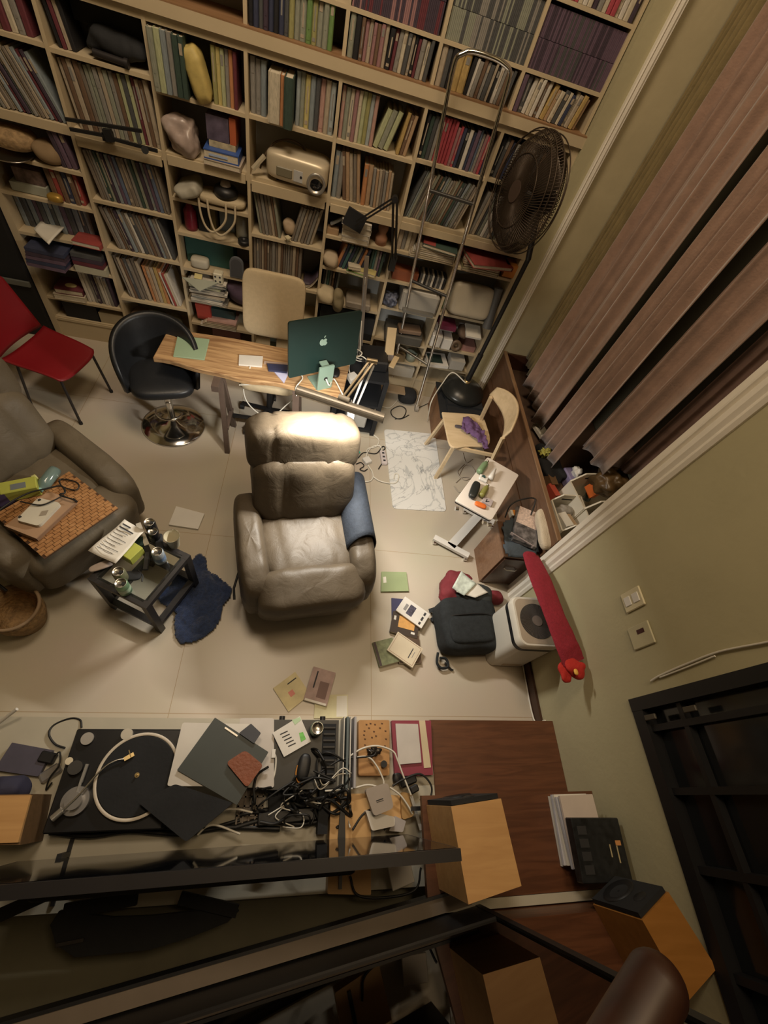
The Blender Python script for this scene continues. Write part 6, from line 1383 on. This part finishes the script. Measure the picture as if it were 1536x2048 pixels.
W('purple_can', MB().cyl(at(5, 990, zm + .03), at(14, 1000, zm + .03), .05), mat('dark_purple_cloth', (.04, .025, .06), .8), 'dark purple thing at the left edge of the bamboo mat', 'bundle')
cable('thin_cable', A([(-10, 1026), (25, 1002), (60, 985), (90, 978), (122, 972), (130, 985), (120, 990), (150, 1000)], zm + .085), .005, CABB, 'black cord running across the cardboard box')
cable('thin_cable', A([(118, 962), (125, 958), (150, 963), (158, 972), (150, 980), (125, 973), (118, 962)], zm + .012), .004, CABB, 'black cord loop on the bamboo mat right of the bottle')
cable('thin_cable', A([(40, 1003), (80, 1010), (105, 1002), (128, 990)], zm + .085), .004, CABB, 'black cord lying over the white device')
W('cord_plug', MB().box(at(150, 1001, zm + .05), (.03, .012, .012), rz=-.6), BLACK, 'black plug end hanging over the cardboard edge', 'plug')

# ================================================================ dark cabinet left of the bookcase
dk = thing('dark_cabinet', 'black cabinet with a grey shelf edge left of the bookcase', 'cabinet', (-2.9, 3.7, 0))
P(dk, 'body', MB().bb(-3.5, -2.345, 3.58, 3.92, 0, 1.30), mat('near_black', (.006, .006, .007), .7))
P(dk, 'shelf_edge', MB().bb(-3.5, -2.34, 3.56, 3.579, .49, .53), mat('grey_edge', (.12, .125, .11), .5))
P(dk, 'top_edge', MB().bb(-3.5, -2.34, 3.56, 3.94, 1.301, 1.33), mat('grey_edge', (.12, .125, .11), .5))

# ================================================================ things in the bookcase
pj = thing('projector', 'silver rounded projector on its own shelf in the fourth column', 'projector', (-.23, 3.70, 1.656))
PJ = mat('projector_silver', (.60, .52, .38), .4, .3, var=.03)
P(pj, 'body', MB().puff((-.24, 3.72, 1.755), (.215, .13, .085), .38, 56, 28, R=rotm(rz=-.10)), PJ)
P(pj, 'front_plate', MB().box((-.33, 3.60, 1.735), (.11, .012, .055), rz=-.10, bevel=.005), mat('pj_grey', (.17, .15, .10), .4))
P(pj, 'control_plate', MB().box((-.235, 3.594, 1.735), (.07, .012, .075), rz=-.10, bevel=.005), mat('pj_lightgrey', (.42, .42, .42), .4))
P(pj, 'sensor', MB().cyl((-.215, 3.590, 1.735), (-.215, 3.584, 1.735), .008), BLACK)
P(pj, 'lens', MB().lathe([(.062, 0), (.066, .035), (.052, .038), (.046, .01), (0, .006)], (-.11, 3.60, 1.722), 32, Vector((.05, -1, .05)).to_track_quat('Z', 'Y').to_matrix()), mat('lens_ring', (.35, .33, .30), .3, .7))
P(pj, 'lens_glass', MB().lathe([(.046, .014), (.02, .026), (0, .029)], (-.11, 3.60, 1.722), 24, Vector((.05, -1, .05)).to_track_quat('Z', 'Y').to_matrix()), GLOSSB)
for x in (-.38, -.12): P(pj, 'foot', MB().cyl((x, 3.68, 1.656), (x, 3.68, 1.69), .012), BLACK)
cable('projector_cable', [(-.50, 3.66, 1.70), (-.47, 3.68, 1.78), (-.40, 3.70, 1.86), (-.30, 3.74, 1.88), (-.22, 3.76, 1.85), (-.18, 3.74, 1.81)], .006, mat('dk_brown_cable', (.07, .045, .025), .5), 'brown cable arching over the projector')
W('projector_strap', MB().beam((-.545, 3.62, 1.70), (-.47, 3.66, 1.78), .035, .015), mat('strap_beige', (.40, .35, .25), .6), 'beige flat adapter leaning left of the projector', 'adapter')
# tray arm in front of second column
ta = thing('tray_arm', 'black metal bracket arm across the second column of the bookcase', 'bracket', (-1.40, 3.55, 1.62))
for (a, b) in (((131, 238), (283, 262)), ((140, 258), (205, 270)), ((205, 272), (315, 302))): P(ta, 'bar', MB().beam(aty(*a, 3.56), aty(*b, 3.56), .016, .018), BLACK)
P(ta, 'hinge', MB().beam(aty(213, 258, 3.56), aty(222, 283, 3.56), .05, .03), BLACK)
P(ta, 'wheel', MB().cyl(aty(290, 300, 3.57), aty(290, 300, 3.54), .022), BLACK)
P(ta, 'clamp', MB().box(aty(216, 272, 3.60), (.05, .07, .04)), BLACK)
W('black_gear', MB().puff((-1.32, 3.74, 2.11), (.16, .10, .06), .7, 36, 18, deform=lambda v: v * (1 + .25 * nz(v * 14))), BLACKM, 'heap of black equipment in the second column under the ledge', 'equipment')
W('black_gear', MB().box((-1.36, 3.80, 2.20), (.36, .12, .09)), mat('darkest', (.008, .008, .01), .6), 'black box behind the black equipment under the ledge', 'box')
fl = W('flashlight', MB().cyl((-1.44, 3.65, 2.06), (-1.27, 3.64, 2.055), .018).cyl((-1.27, 3.64, 2.055), (-1.25, 3.64, 2.055), .024), DMETAL, 'dark metal torch lying in the second column under the ledge', 'torch')
YG = mat('yellow_bag', (.46, .36, .12), .6, var=.15, scale=20)
W('yellow_bag', MB().puff((-.86, 3.66, 2.095), (.055, .07, .125), .55, 32, 24, R=rotm(ry=-.30), deform=lambda v: v * (1 + .1 * nz(v * 22))), YG, 'yellow padded bag leaning between the green books in the third column', 'bag')
CLR = mat('clear_bag', (.34, .27, .24), .3, var=.2, scale=14)
W('plastic_bag', MB().puff((-1.00, 3.70, 1.765), (.10, .10, .10), .75, 44, 26, deform=lambda v: v * (1 + .35 * nz(v * 12) + .12 * nz(v * 32))), CLR, 'crumpled clear plastic bag below the yellow bag', 'bag')
W('lilac_pack', MB().bb(-.84, -.70, 3.66, 3.86, 1.79, 1.92), mat('lilac_pack', (.10, .08, .12), .5, var=.3, scale=18), 'lilac grey pack on the blue book in the third column', 'pack')
W('orange_pack', MB().bb(-.695, -.655, 3.66, 3.86, 1.79, 1.93), mat('orange_pack', (.40, .10, .04), .5), 'orange pack right of the lilac grey one', 'pack')
W('cream_pack', MB().bb(-.83, -.66, 3.655, 3.85, 1.755, 1.788), mat('cream_pack', (.45, .38, .24), .6, var=.3, scale=30), 'cream box on top of the blue book', 'box')
def flatbook(x0, x1, y0, y1, z0, z1, c, label, rz=0, cat='book', group=None, name='flat_book'):
    T = thing(name, label, cat, ((x0 + x1) / 2, (y0 + y1) / 2, z0), rz, group); w_, d_, h_ = x1 - x0, y1 - y0, z1 - z0
    mb = MB().box((0, 0, h_ * .06), (w_, d_, h_ * .12)).box((0, 0, h_ * .94), (w_, d_, h_ * .12)).box((w_ / 2 - .002, 0, h_ / 2), (.004, d_, h_ * .76)); mb.build('cover', pm(c) if isinstance(c, str) else c, T)
    MB().box((-.002, 0, h_ / 2), (w_ * .96, d_ * .97, h_ * .76)).build('pages', PAGES, T); return T
BLU = mat('royal_blue', (.04, .09, .30), .5)
T = flatbook(-.86, -.635, 3.60, 3.80, 1.70, 1.754, BLU, 'royal blue thick book lying in the third column', .02)
MB().box((-.02, -.1015, .027), (.12, .001, .012)).build('title', mat('title_blue', (.35, .45, .65), .5), T)
flatbook(-.86, -.62, 3.59, 3.80, 1.667, 1.699, mat('cream_purple', (.40, .33, .27), .6), 'cream book under the royal blue one', -.02)
TOTE = W('tote_bag', MB().puff((-.78, 3.72, 1.435), (.17, .10, .028), .5, 40, 16), mat('canvas', (.46, .38, .25), .9, bump=.3), 'cream canvas tote bag flattened on a third column shelf', 'bag') 
for i, (xa, xb, dz_) in enumerate(((-.93, -.80, .19), (-.87, -.735, .20))):
    TH_ = W('handle', MB().tube(crv([(xa, 3.62, 1.44), (xa + .01, 3.605, 1.34), (xa + .04, 3.60, 1.43 - dz_ + .02), ((xa + xb) / 2 + .03, 3.60, 1.43 - dz_), (xb + .05, 3.60, 1.33), (xb + .06, 3.62, 1.44)]), .008, 8), mat('canvas_strap', (.50, .42, .29), .9), ['left canvas handle loop hanging from the tote bag', 'right canvas handle loop hanging from the tote bag'][i], 'handle'); reparent(TH_, TOTE)
spk = thing('round_speaker', 'black round gadget with a pale cap on the tote bag', 'gadget', (-.75, 3.70, 1.465)); MB().lathe([(0, 0), (.08, 0), (.085, .03), (.07, .055), (.03, .065), (0, .065)], n=30).build('body', BLACK, spk); MB().lathe([(.038, .06), (.03, .085), (0, .09)], n=20).build('cap', mat('pink_white', (.5, .44, .42), .4), spk)
W('white_bags', MB().puff((-1.00, 3.70, 1.46), (.09, .12, .045), .6, 36, 18, R=rotm(ry=-.4), deform=lambda v: v * (1 + .2 * nz(v * 14))), mat('white_bag', (.36, .34, .28), .6), 'pale folded bags at the left of the tote bag shelf', 'bag')
W('red_bottle', MB().lathe([(0, 0), (.042, 0), (.045, .02), (.045, .13), (.02, .165), (.018, .20), (0, .20)], (-1.03, 3.72, 1.167), 24), mat('dark_red_bottle', (.16, .012, .03), .3), 'dark red bottle under the tote bag shelf', 'bottle')
W('black_book', MB().bb(-.975, -.90, 3.72, 3.88, 1.167, 1.36), BLACKM, 'black upright box beside the dark red bottle', 'box')
W('gold_box', MB().bb(-.895, -.85, 3.74, 3.88, 1.167, 1.33), mat('olive_gold', (.12, .09, .03), .5), 'dark gold box beside the black upright box', 'box')
W('picture_frame', MB().bb(-.83, -.72, 3.80, 3.83, 1.167, 1.36), mat('grey_blue_frame', (.16, .19, .20), .5), 'grey blue frame standing under the tote bag handles', 'frame')
W('glass_jar', MB().lathe([(0, 0), (.05, 0), (.055, .05), (.05, .15), (.035, .18), (0, .18)], (-.65, 3.76, 1.167), 24), mat('jar_grey', (.30, .29, .24), .3), 'cloudy jar at the right under the tote bag', 'jar')
W('tape_roll', MB().lathe([(.02, 0), (.045, 0), (.045, .03), (.02, .03), (.02, 0)], (-.63, 3.67, 1.167), 24), BLACK, 'black tape roll at the shelf edge under the cloudy jar', 'tape')
W('teal_box', MB().bb(-1.10, -.73, 3.74, 3.90, .896, 1.10), mat('teal_card', (.03, .10, .09), .6), 'large teal box in the third column', 'box')
W('maroon_board', MB().bb(-1.10, -.60, 3.72, 3.90, 1.105, 1.135), mat('maroon_card', (.12, .02, .04), .6), 'maroon board on top of the large teal box', 'board')
W('tissue_pack', MB().puff((-.99, 3.69, .935), (.07, .05, .038), .5, 28, 14), mat('tissue_white', (.45, .42, .34), .7), 'white tissue pack in front of the teal box', 'tissue pack')
rad = thing('desk_fan', 'grey rounded small appliance at the right of the teal box', 'appliance', (-.69, 3.64, .90)); 
ap_ = [(x, z) for x, z in ((-.055, 0), (.055, 0))] + [(.055 * math.cos(a), .11 + .055 * math.sin(a)) for a in [i * PI / 12 for i in range(13)]]
MB().prism(ap_, -.012, .012, Matrix(((1, 0, 0, 0), (0, 0, 1, 0), (0, 1, 0, 0), (0, 0, 0, 1)))).build('panel', mat('grey_blue_panel', (.12, .13, .15), .5), rad)
MB().prism([(x * .8, .012 + z * .85) for x, z in ap_], -.014, -.0125, Matrix(((1, 0, 0, 0), (0, 0, 1, 0), (0, 1, 0, 0), (0, 0, 0, 1)))).build('inset', mat('grey_inset', (.08, .085, .10), .5), rad)
random.seed(21)
cl_ = ['beige', 'grey', 'white', 'pale blue', 'grey', 'beige', 'dark purple', 'white', 'grey', 'pale green', 'beige', 'blue-grey', 'grey', 'white']
zz = .62
for i in range(14):
    flatbook(-1.09 + random.uniform(0, .03), -.80 + random.uniform(-.03, .03), 3.585 + random.uniform(0, .03), 3.85, zz, zz + .0145, cl_[i], f'{ordn(i)} magazine from the bottom in the tall pile left of the cream chair', random.uniform(-.06, .06), 'magazine', 'tall pile of magazines'); zz += .015
W('open_envelope', MB().add([Vector((-1.12, 3.58, zz + .01)), Vector((-.83, 3.60, zz + .02)), Vector((-.98, 3.53, zz - .05)), Vector((-1.12, 3.58, zz + .004)), Vector((-.83, 3.60, zz + .014)), Vector((-.98, 3.53, zz - .056))], [(0, 2, 1), (3, 4, 5), (0, 1, 4, 3), (1, 2, 5, 4), (2, 0, 3, 5)]), mat('grey_green_paper', (.30, .31, .24), .7), 'grey green envelope hanging over the tall magazine pile', 'envelope')
dc = thing('large_die', 'white die with four black dots on the tall magazine pile', 'die', (-.84, 3.63, zz)); MB().box((0, 0, .045), (.075, .07, .088), bevel=.008).build('body', mat('die_ivory', (.60, .56, .42), .5), dc)
for x in (-.018, .018):
    for z in (.025, .062): MB().cyl((x, -.0355, z), (x, -.0365, z), .008, n=14).build('dot', INK, dc)
W('yellow_note', MB().box((-1.0, 3.62, zz + .02), (.06, .05, .004), rx=.4), mat('yellow_paper', (.52, .45, .20), .6), 'yellow note on the tall magazine pile', 'note')
W('purple_bag', MB().puff((-.70, 3.74, .74), (.09, .10, .10), .7, 30, 18, deform=lambda v: v * (1 + .25 * nz(v * 12))), mat('purple_grey_bag', (.09, .06, .10), .7), 'purple grey bag right of the tall magazine pile', 'bag')
W('red_folder', MB().box((-1.0, 3.68, .52), (.12, .08, .16), rx=.2), mat('red_folder', (.38, .05, .035), .5), 'red folder under the tall magazine pile', 'folder')
W('teal_folder', MB().box((-.84, 3.72, .50), (.20, .08, .10), rx=.1), mat('dark_teal', (.02, .05, .05), .5), 'dark teal folder right of the red folder', 'folder')
for i in range(4): flatbook(-1.03 + .02 * i, -.72, 3.60, 3.82, .401 + .016 * i, .416 + .016 * i, ['white', 'beige', 'cream', 'pink'][i], f'{["lowest", "second", "third", "topmost"][i]} pale magazine in the small pile under the red folder', 0, 'magazine', 'small pile of pale magazines')
W('red_strip_box', MB().bb(-.95, -.70, 3.68, 3.85, .24, .34), mat('dark_red_box', (.14, .05, .04), .6), 'dark red box on the lowest shelf of the third column', 'box')
# fourth column extras
W('paper_bag', MB().puff((-.29, 3.70, 1.36), (.05, .05, .05), .8, 26, 16, deform=lambda v: v * (1 + .3 * nz(v * 18))), mat('kraft', (.36, .27, .18), .7), 'small crumpled paper bag between the leaning magazines', 'bag')
W('paper_cone', MB().lathe([(0, 0), (.03, .04), (0.028, .04), (0, .004)], (-.29, 3.62, 1.277), 4), mat('pale_yellow_paper', (.50, .45, .30), .6), 'folded pale paper under the small paper bag', 'paper')
for i in range(3): W('curved_magazine', MB().grid(lambda u, v, i=i: (-.15 + .115 * u + .02 * i * 0, 3.66 + .2 * v, .93 + .012 * i + .20 * max(0, u - .45) ** 1.4), 12, 4), pm(['white', 'beige', 'dark purple'][i]), ['lowest', 'middle', 'topmost'][i] + ' curled magazine right of the magazine row', 'magazine', 'curled magazines', solid=.009)
# fifth column
for i in range(4): flatbook(.12 - .005 * i, .33, 3.60, 3.78, 1.391 + .038 * i, 1.427 + .038 * i, ['white', 'white', 'cream', 'white'][i], f'{["lowest", "second", "third", "topmost"][i]} white book in the pile beside the lamp arm', random.uniform(-.05, .05), 'book', 'white books beside the boom arm')
W('wooden_figure', MB().lathe([(0, 0), (.045, 0), (.05, .05), (.03, .08), (.042, .12), (.035, .15), (0, .17)], (.43, 3.70, 1.391), 24), mat('terracotta', (.34, .17, .10), .6), 'reddish wooden figurine right of the white book pile', 'figurine')
W('dark_stand', MB().box((.04, 3.75, 1.47), (.10, .04, .14), ry=.4), BLACKM, 'dark folding stand at the left of the white book pile', 'stand')
W('silver_gadget', MB().box((.075, 3.68, 1.49), (.13, .03, .022), ry=-.6, bevel=.006), mat('silver_blue', (.40, .44, .48), .3, .5), 'silver bar gadget left of the white book pile', 'gadget')
W('card_box', MB().bb(.0, .09, 3.66, 3.80, 1.391, 1.43), mat('light_wood_box', (.36, .24, .14), .6), 'small light wood box at the left of the fifth column', 'box')
W('white_sack', MB().puff((.055, 3.68, 1.20), (.065, .08, .05), .75, 30, 18, deform=lambda v: v * (1 + .2 * nz(v * 16))), mat('cream_sack', (.42, .34, .24), .8), 'cream sack at the left of the small dark books', 'bag')
for i, (c, x0, x1) in enumerate((('green', .20, .36), ('yellow', .24, .44), ('cream', .20, .30))): flatbook(x0, x1, 3.59, 3.70, 1.151 + .022 * i, 1.172 + .022 * i, c, f'{c} booklet lying in front of the small dark books', random.uniform(-.2, .2), 'booklet', 'booklets in the fifth column')
W('cream_sack', MB().puff((.05, 3.66, .905), (.075, .09, .055), .65, 30, 18, deform=lambda v: v * (1 + .2 * nz(v * 16))), mat('cream_sack2', (.50, .42, .28), .8), 'large cream bag on the shelf above the computer', 'bag')
W('canvas_bundle', MB().puff((.16, 3.66, .88), (.05, .08, .09), .8, 30, 18, deform=lambda v: v * (1 + .3 * nz(v * 14))), mat('kraft2', (.24, .20, .12), .8), 'olive brown bundle hanging beside the large cream bag', 'bundle')
W('grey_box', MB().box((.34, 3.70, .885), (.22, .20, .06), bevel=.01), mat('warm_grey', (.27, .23, .18), .6), 'warm grey flat box right of the olive bundle', 'box')
W('black_monitor', MB().bb(.02, .30, 3.66, 3.90, .56, .80), BLACKM, 'black box behind the green computer', 'box')
W('black_crate', MB().bb(.30, .52, 3.64, 3.90, .545, .76), BLACKM, 'black crate behind the grey light strip', 'crate')
W('dark_printer', MB().bb(.02, .50, 3.66, 3.90, .221, .48), mat('dark_device', (.03, .03, .032), .5), 'dark device on a low shelf behind the rack', 'device')
# sixth column
for i in range(6): flatbook(.66 + .01 * i, 1.03, 3.59, 3.82, 1.401 + .014 * i, 1.414 + .014 * i, ['cream', 'beige', 'cream', 'white', 'beige', 'cream'][i], f'{["lowest", "second", "third", "fourth", "fifth", "topmost"][i]} cream magazine under the red and green book', random.uniform(-.04, .04), 'magazine', 'cream magazines behind the ladder')
T = flatbook(.76, 1.04, 3.57, 3.76, 1.488, 1.512, 'dark green', 'red and green book lying open edged on the cream magazines', -.15); MB().box((-.09, 0, .0245), (.10, .17, .001)).build('red_panel', pm('red'), T)
W('cd_rack', MB().bb(.58, .80, 3.66, 3.78, 1.16, 1.24), mat('rust_box', (.26, .08, .035), .6), 'rust red box above the printer', 'box')
for i in range(11): W('cassette', MB().bb(.815 + i * .021, .832 + i * .021, 3.66, 3.78, 1.16, 1.255), pm(['dark grey', 'white', 'black', 'grey'][i % 4]), f'{ordn(i)} cassette from the left above the white printer', 'cassette', 'cassettes above the printer')
bpart('shelf', MB().bb(CX[5] + TH / 2, CX[6] - TH / 2, YF + .004, YB, 1.138, 1.158))
prn = thing('printer', 'white and grey printer behind the ladder', 'printer', (.86, 3.70, .921)); P(prn, 'body', MB().box((.87, 3.74, 1.015), (.34, .26, .185), bevel=.015), mat('printer_grey', (.36, .34, .30), .5)); P(prn, 'tray', MB().box((.87, 3.60, .955), (.28, .08, .02)), mat('printer_dark', (.15, .145, .13), .5)); P(prn, 'top_panel', MB().box((.87, 3.68, 1.1085), (.26, .10, .004)), WHITE)
W('blue_tools', MB().puff((.62, 3.68, .975), (.06, .07, .05), .8, 34, 22, deform=lambda v: v * (1 + .6 * nz(v * 30))), mat('navy_grey_tangle', (.09, .10, .14), .4, var=.8, scale=40), 'tangle of grey and navy gadgets left of the printer', 'gadgets')
W('laptop_bag', MB().box((.82, 3.70, .66), (.36, .22, .10), rx=.1, bevel=.01), mat('dark_grey_case', (.07, .065, .055), .5), 'dark grey case under the printer', 'case')
W('brown_clutch', MB().box((.86, 3.66, .735), (.22, .12, .04), rz=.1, bevel=.008), mat('brown_clutch', (.18, .12, .08), .6), 'brown clutch on the dark grey case', 'case')
W('plastic_tub', MB().bb(.60, .78, 3.62, 3.80, .386, .44), mat('lavender_white', (.40, .37, .38), .5), 'pale lavender tub low in the sixth column', 'tub')
W('brown_packet', MB().box((.84, 3.66, .43), (.10, .08, .08), rz=.2), mat('khaki', (.20, .15, .08), .6), 'khaki packet beside the pale tub', 'packet')
W('glass_bowl', MB().lathe([(0, 0), (.05, 0), (.06, .09), (.055, .09), (.045, .01), (0, .01)], (.97, 3.70, .386), 24), mat('greenish_glass', (.26, .30, .25), .2), 'greenish bowl low in the sixth column', 'bowl')
W('grey_storage', MB().bb(.62, 1.03, 3.62, 3.86, .221, .33), mat('pale_grey_box', (.42, .40, .35), .5), 'pale grey storage box on the lowest shelf behind the ladder', 'box')
# right column
T = flatbook(1.13, 1.50, 3.52, 3.78, 1.47, 1.50, 'red', 'large red folder jutting out of the right-hand column', .25, 'folder', None, 'red_folder')
for i in range(5): flatbook(1.12, 1.44, 3.60, 3.82, 1.386 + .016 * i, 1.401 + .016 * i, ['beige', 'olive', 'brown', 'tan', 'beige'][i], f'{["lowest", "second", "third", "fourth", "topmost"][i]} brownish magazine under the large red folder', random.uniform(-.08, .08), 'magazine', 'magazines under the red folder')
W('orange_roll', MB().box((1.53, 3.68, 1.45), (.10, .12, .10)), mat('orange_card2', (.50, .19, .04), .5), 'orange box at the right end beside the large red folder', 'box')
W('white_case', MB().puff((1.32, 3.68, 1.115), (.19, .09, .135), .32, 48, 26, R=rotm(rx=-.35)), mat('ivory_case', (.42, .37, .28), .45), 'ivory soft case leaning in the right-hand column', 'case')
W('green_folder', MB().bb(1.10, 1.125, 3.70, 3.88, .975, 1.20), mat('green_folder', (.12, .18, .10), .5), 'green folder behind the ivory case', 'folder')
W('grey_sleeve', MB().tube([(1.52, 3.66, 1.28), (1.53, 3.62, 1.12), (1.54, 3.58, .95)], [.04, .035, .045], 16), mat('grey_rubber', (.10, .10, .10), .5), 'grey tube shaped thing with a black end beside the fan pole', 'tube')
W('wine_box', MB().box((1.19, 3.66, .86), (.16, .14, .04)), mat('wine_red', (.13, .02, .05), .5), 'wine red box on top of white boxes in the right-hand column', 'box')
W('white_carton', MB().box((1.135, 3.67, .70), (.10, .14, .12), bevel=.004), WHITE, 'left white carton under the wine red box', 'box')
W('white_carton', MB().box((1.245, 3.67, .69), (.09, .14, .11), bevel=.004), WHITE, 'right white carton beside the tape roll', 'box')
W('base_carton', MB().bb(1.10, 1.29, 3.70, 3.86, .765, .838), mat('grey_card', (.36, .33, .29), .6), 'grey card box carrying the wine red box', 'box')
W('brown_tape', MB().lathe([(.022, -.02), (.055, -.02), (.055, .02), (.022, .02), (.022, -.02)], (1.345, 3.63, .68), 28, rotm(rx=1.3)), mat('brown_tape', (.12, .08, .05), .4), 'brown tape roll standing beside the right white carton', 'tape')
W('brown_pouch', MB().puff((1.38, 3.70, .80), (.05, .07, .05), .8, 26, 16, deform=lambda v: v * (1 + .25 * nz(v * 18))), mat('brown_pouch', (.14, .09, .06), .7), 'brown pouch above the brown tape roll', 'pouch')
W('open_book', MB().box((1.46, 3.66, .84), (.15, .16, .02), rx=.2), PAPER, 'open white booklet right of the brown pouch', 'booklet')
W('pink_box', MB().bb(1.42, 1.56, 3.66, 3.84, .622, .68), mat('dusty_rose', (.34, .18, .16), .6), 'dusty pink box at the right end of the tape shelf', 'box')
W('photo_tray', MB().box((1.22, 3.66, .46), (.22, .20, .03), rz=.1).slot(1).box((1.20, 3.66, .477), (.15, .13, .006), rz=.1), [WHITE, mat('dark_green_glass2', (.03, .05, .045), .3)], 'white frame with a dark centre low in the right-hand column', 'frame')
W('pale_box', MB().box((1.43, 3.68, .48), (.15, .16, .10)), mat('pale_card', (.42, .40, .36), .5), 'pale box right of the white frame', 'box')
W('low_stack', MB().bb(1.10, 1.54, 3.65, 3.86, .40, .43), mat('low_board', (.38, .34, .26), .5), 'cream board carrying the white frame', 'board')
bpart('shelf', MB().bb(CX[6] + TH / 2, CX[7] - TH / 2, YF + .004, YB, .378, .398))
W('black_floor_bag', MB().puff((1.02, 3.52, .07), (.10, .09, .07), .7, 30, 18), BLACKM, 'black bag on the floor between ladder and cupboard', 'bag')
W('stool_step', MB().box((.80, 3.50, .14), (.34, .12, .02), rx=-.1), mat('step_brown', (.30, .22, .14), .6), 'flat brown board at the foot of the ladder', 'board')
# far left column
STW = mat('straw', (.30, .20, .10), .8, var=.3, scale=40, bump=.5)
W('straw_hat', MB().puff((-2.10, 3.70, 1.50), (.14, .11, .06), .8, 34, 18), STW, 'straw bag at the left of the upper far left shelf', 'bag')
W('straw_bag', MB().puff((-1.90, 3.70, 1.47), (.09, .09, .06), .8, 34, 18, deform=lambda v: v * (1 + .2 * nz(v * 12))), mat('tan_cloth', (.22, .15, .08), .8), 'round tan pouch beside the straw bag', 'bag')
W('steel_tray', MB().lathe([(0, 0), (.11, 0), (.13, .012), (.125, .014), (.105, .004), (0, .004)], (-2.12, 3.64, 1.412), 28), STEEL, 'thin steel tray under the straw bag', 'tray')
W('white_carton', MB().bb(-2.22, -1.99, 3.66, 3.82, 1.185, 1.24), mat('pale_grey_green', (.32, .33, .27), .6), 'pale flat box in the far left column', 'box')
W('brown_box', MB().bb(-2.18, -2.00, 3.68, 3.84, 1.241, 1.33), mat('dark_mixed', (.12, .08, .07), .6, var=.6, scale=25), 'dark mixed box on top of the pale flat box', 'box')
W('gold_ornament', MB().puff((-1.93, 3.63, 1.21), (.05, .035, .028), .8, 28, 16), mat('gold', (.40, .25, .05), .4, .4), 'gold ornament at the edge of the far left shelf', 'ornament')
W('white_booklet', sheet([(95, 432), (137, 447), (98, 490), (68, 460)], .955, curl=.01), PAPER, 'white booklet sticking out of the far left column', 'booklet', solid=.008)
T = flatbook(-1.90, -1.70, 3.59, 3.74, .912, .945, 'red', 'red magazine bundle right of the white booklet', -.05)
random.seed(31)
for i in range(5): W('purple_file', MB().box((-2.13 + .008 * i, 3.66, .715 + .03 * i), (.27, .26, .027), rz=random.uniform(-.04, .04)), pm(['purple', 'navy', 'purple', 'dark purple', 'navy'][i]), f'{["lowest", "second", "third", "fourth", "topmost"][i]} purple blue file in the jutting pile of the far left column', 'file', 'purple files in the far left column')
for i in range(3): W('dark_file', MB().box((-1.84, 3.70, .765 + .032 * i), (.22, .20, .03), rz=random.uniform(-.04, .04)), pm(['maroon', 'dark purple', 'dark grey'][i]), f'{["lowest", "middle", "topmost"][i]} dark file beside the purple pile', 'file', 'dark files in the far left column')
W('white_rack_box', MB().bb(-1.95, -1.72, 3.60, 3.78, .692, .745), mat('ivory_box', (.40, .38, .28), .5), 'ivory slotted box under the dark files', 'box')
flatbook(-2.22, -1.98, 3.62, 3.82, .391, .44, 'cream', 'thick cream book under the maroon one in the far left column', .05); flatbook(-2.20, -1.99, 3.63, 3.82, .441, .485, 'maroon', 'maroon covered book with a yellow oval in the far left column', .08)
W('yellow_oval', MB().puff((-2.09, 3.70, .488), (.045, .03, .004), .9, 24, 10), mat('oval_yellow', (.36, .30, .14), .6), 'yellow oval badge on the maroon covered book', 'badge')
W('black_bin', MB().bb(-2.20, -1.93, 3.66, 3.88, .191, .35), mat('darkest', (.008, .008, .01), .6), 'black bin on the lowest far left shelf', 'bin')
W('beige_bin', MB().bb(-1.92, -1.71, 3.66, 3.88, .191, .30), mat('beige_bin', (.36, .30, .20), .6), 'beige bin right of the black bin', 'bin')
for i in range(3): W('brown_bag', MB().puff((-1.58 + .14 * i, 3.72, .30), (.075, .09, .055), .75, 28, 16, deform=lambda v: v * (1 + .25 * nz(v * 14 + Vector((i, 0, 0))))), [mat('brown_bagm', (.16, .11, .07), .8), mat('olive_bagm', (.14, .16, .05), .7), mat('grey_bagm', (.20, .20, .17), .7)][i], ['brown', 'olive green', 'grey'][i] + ' bag on the lowest shelf of the second column', 'bag')
# sticker details on walls etc. end
print('books', NB[0])
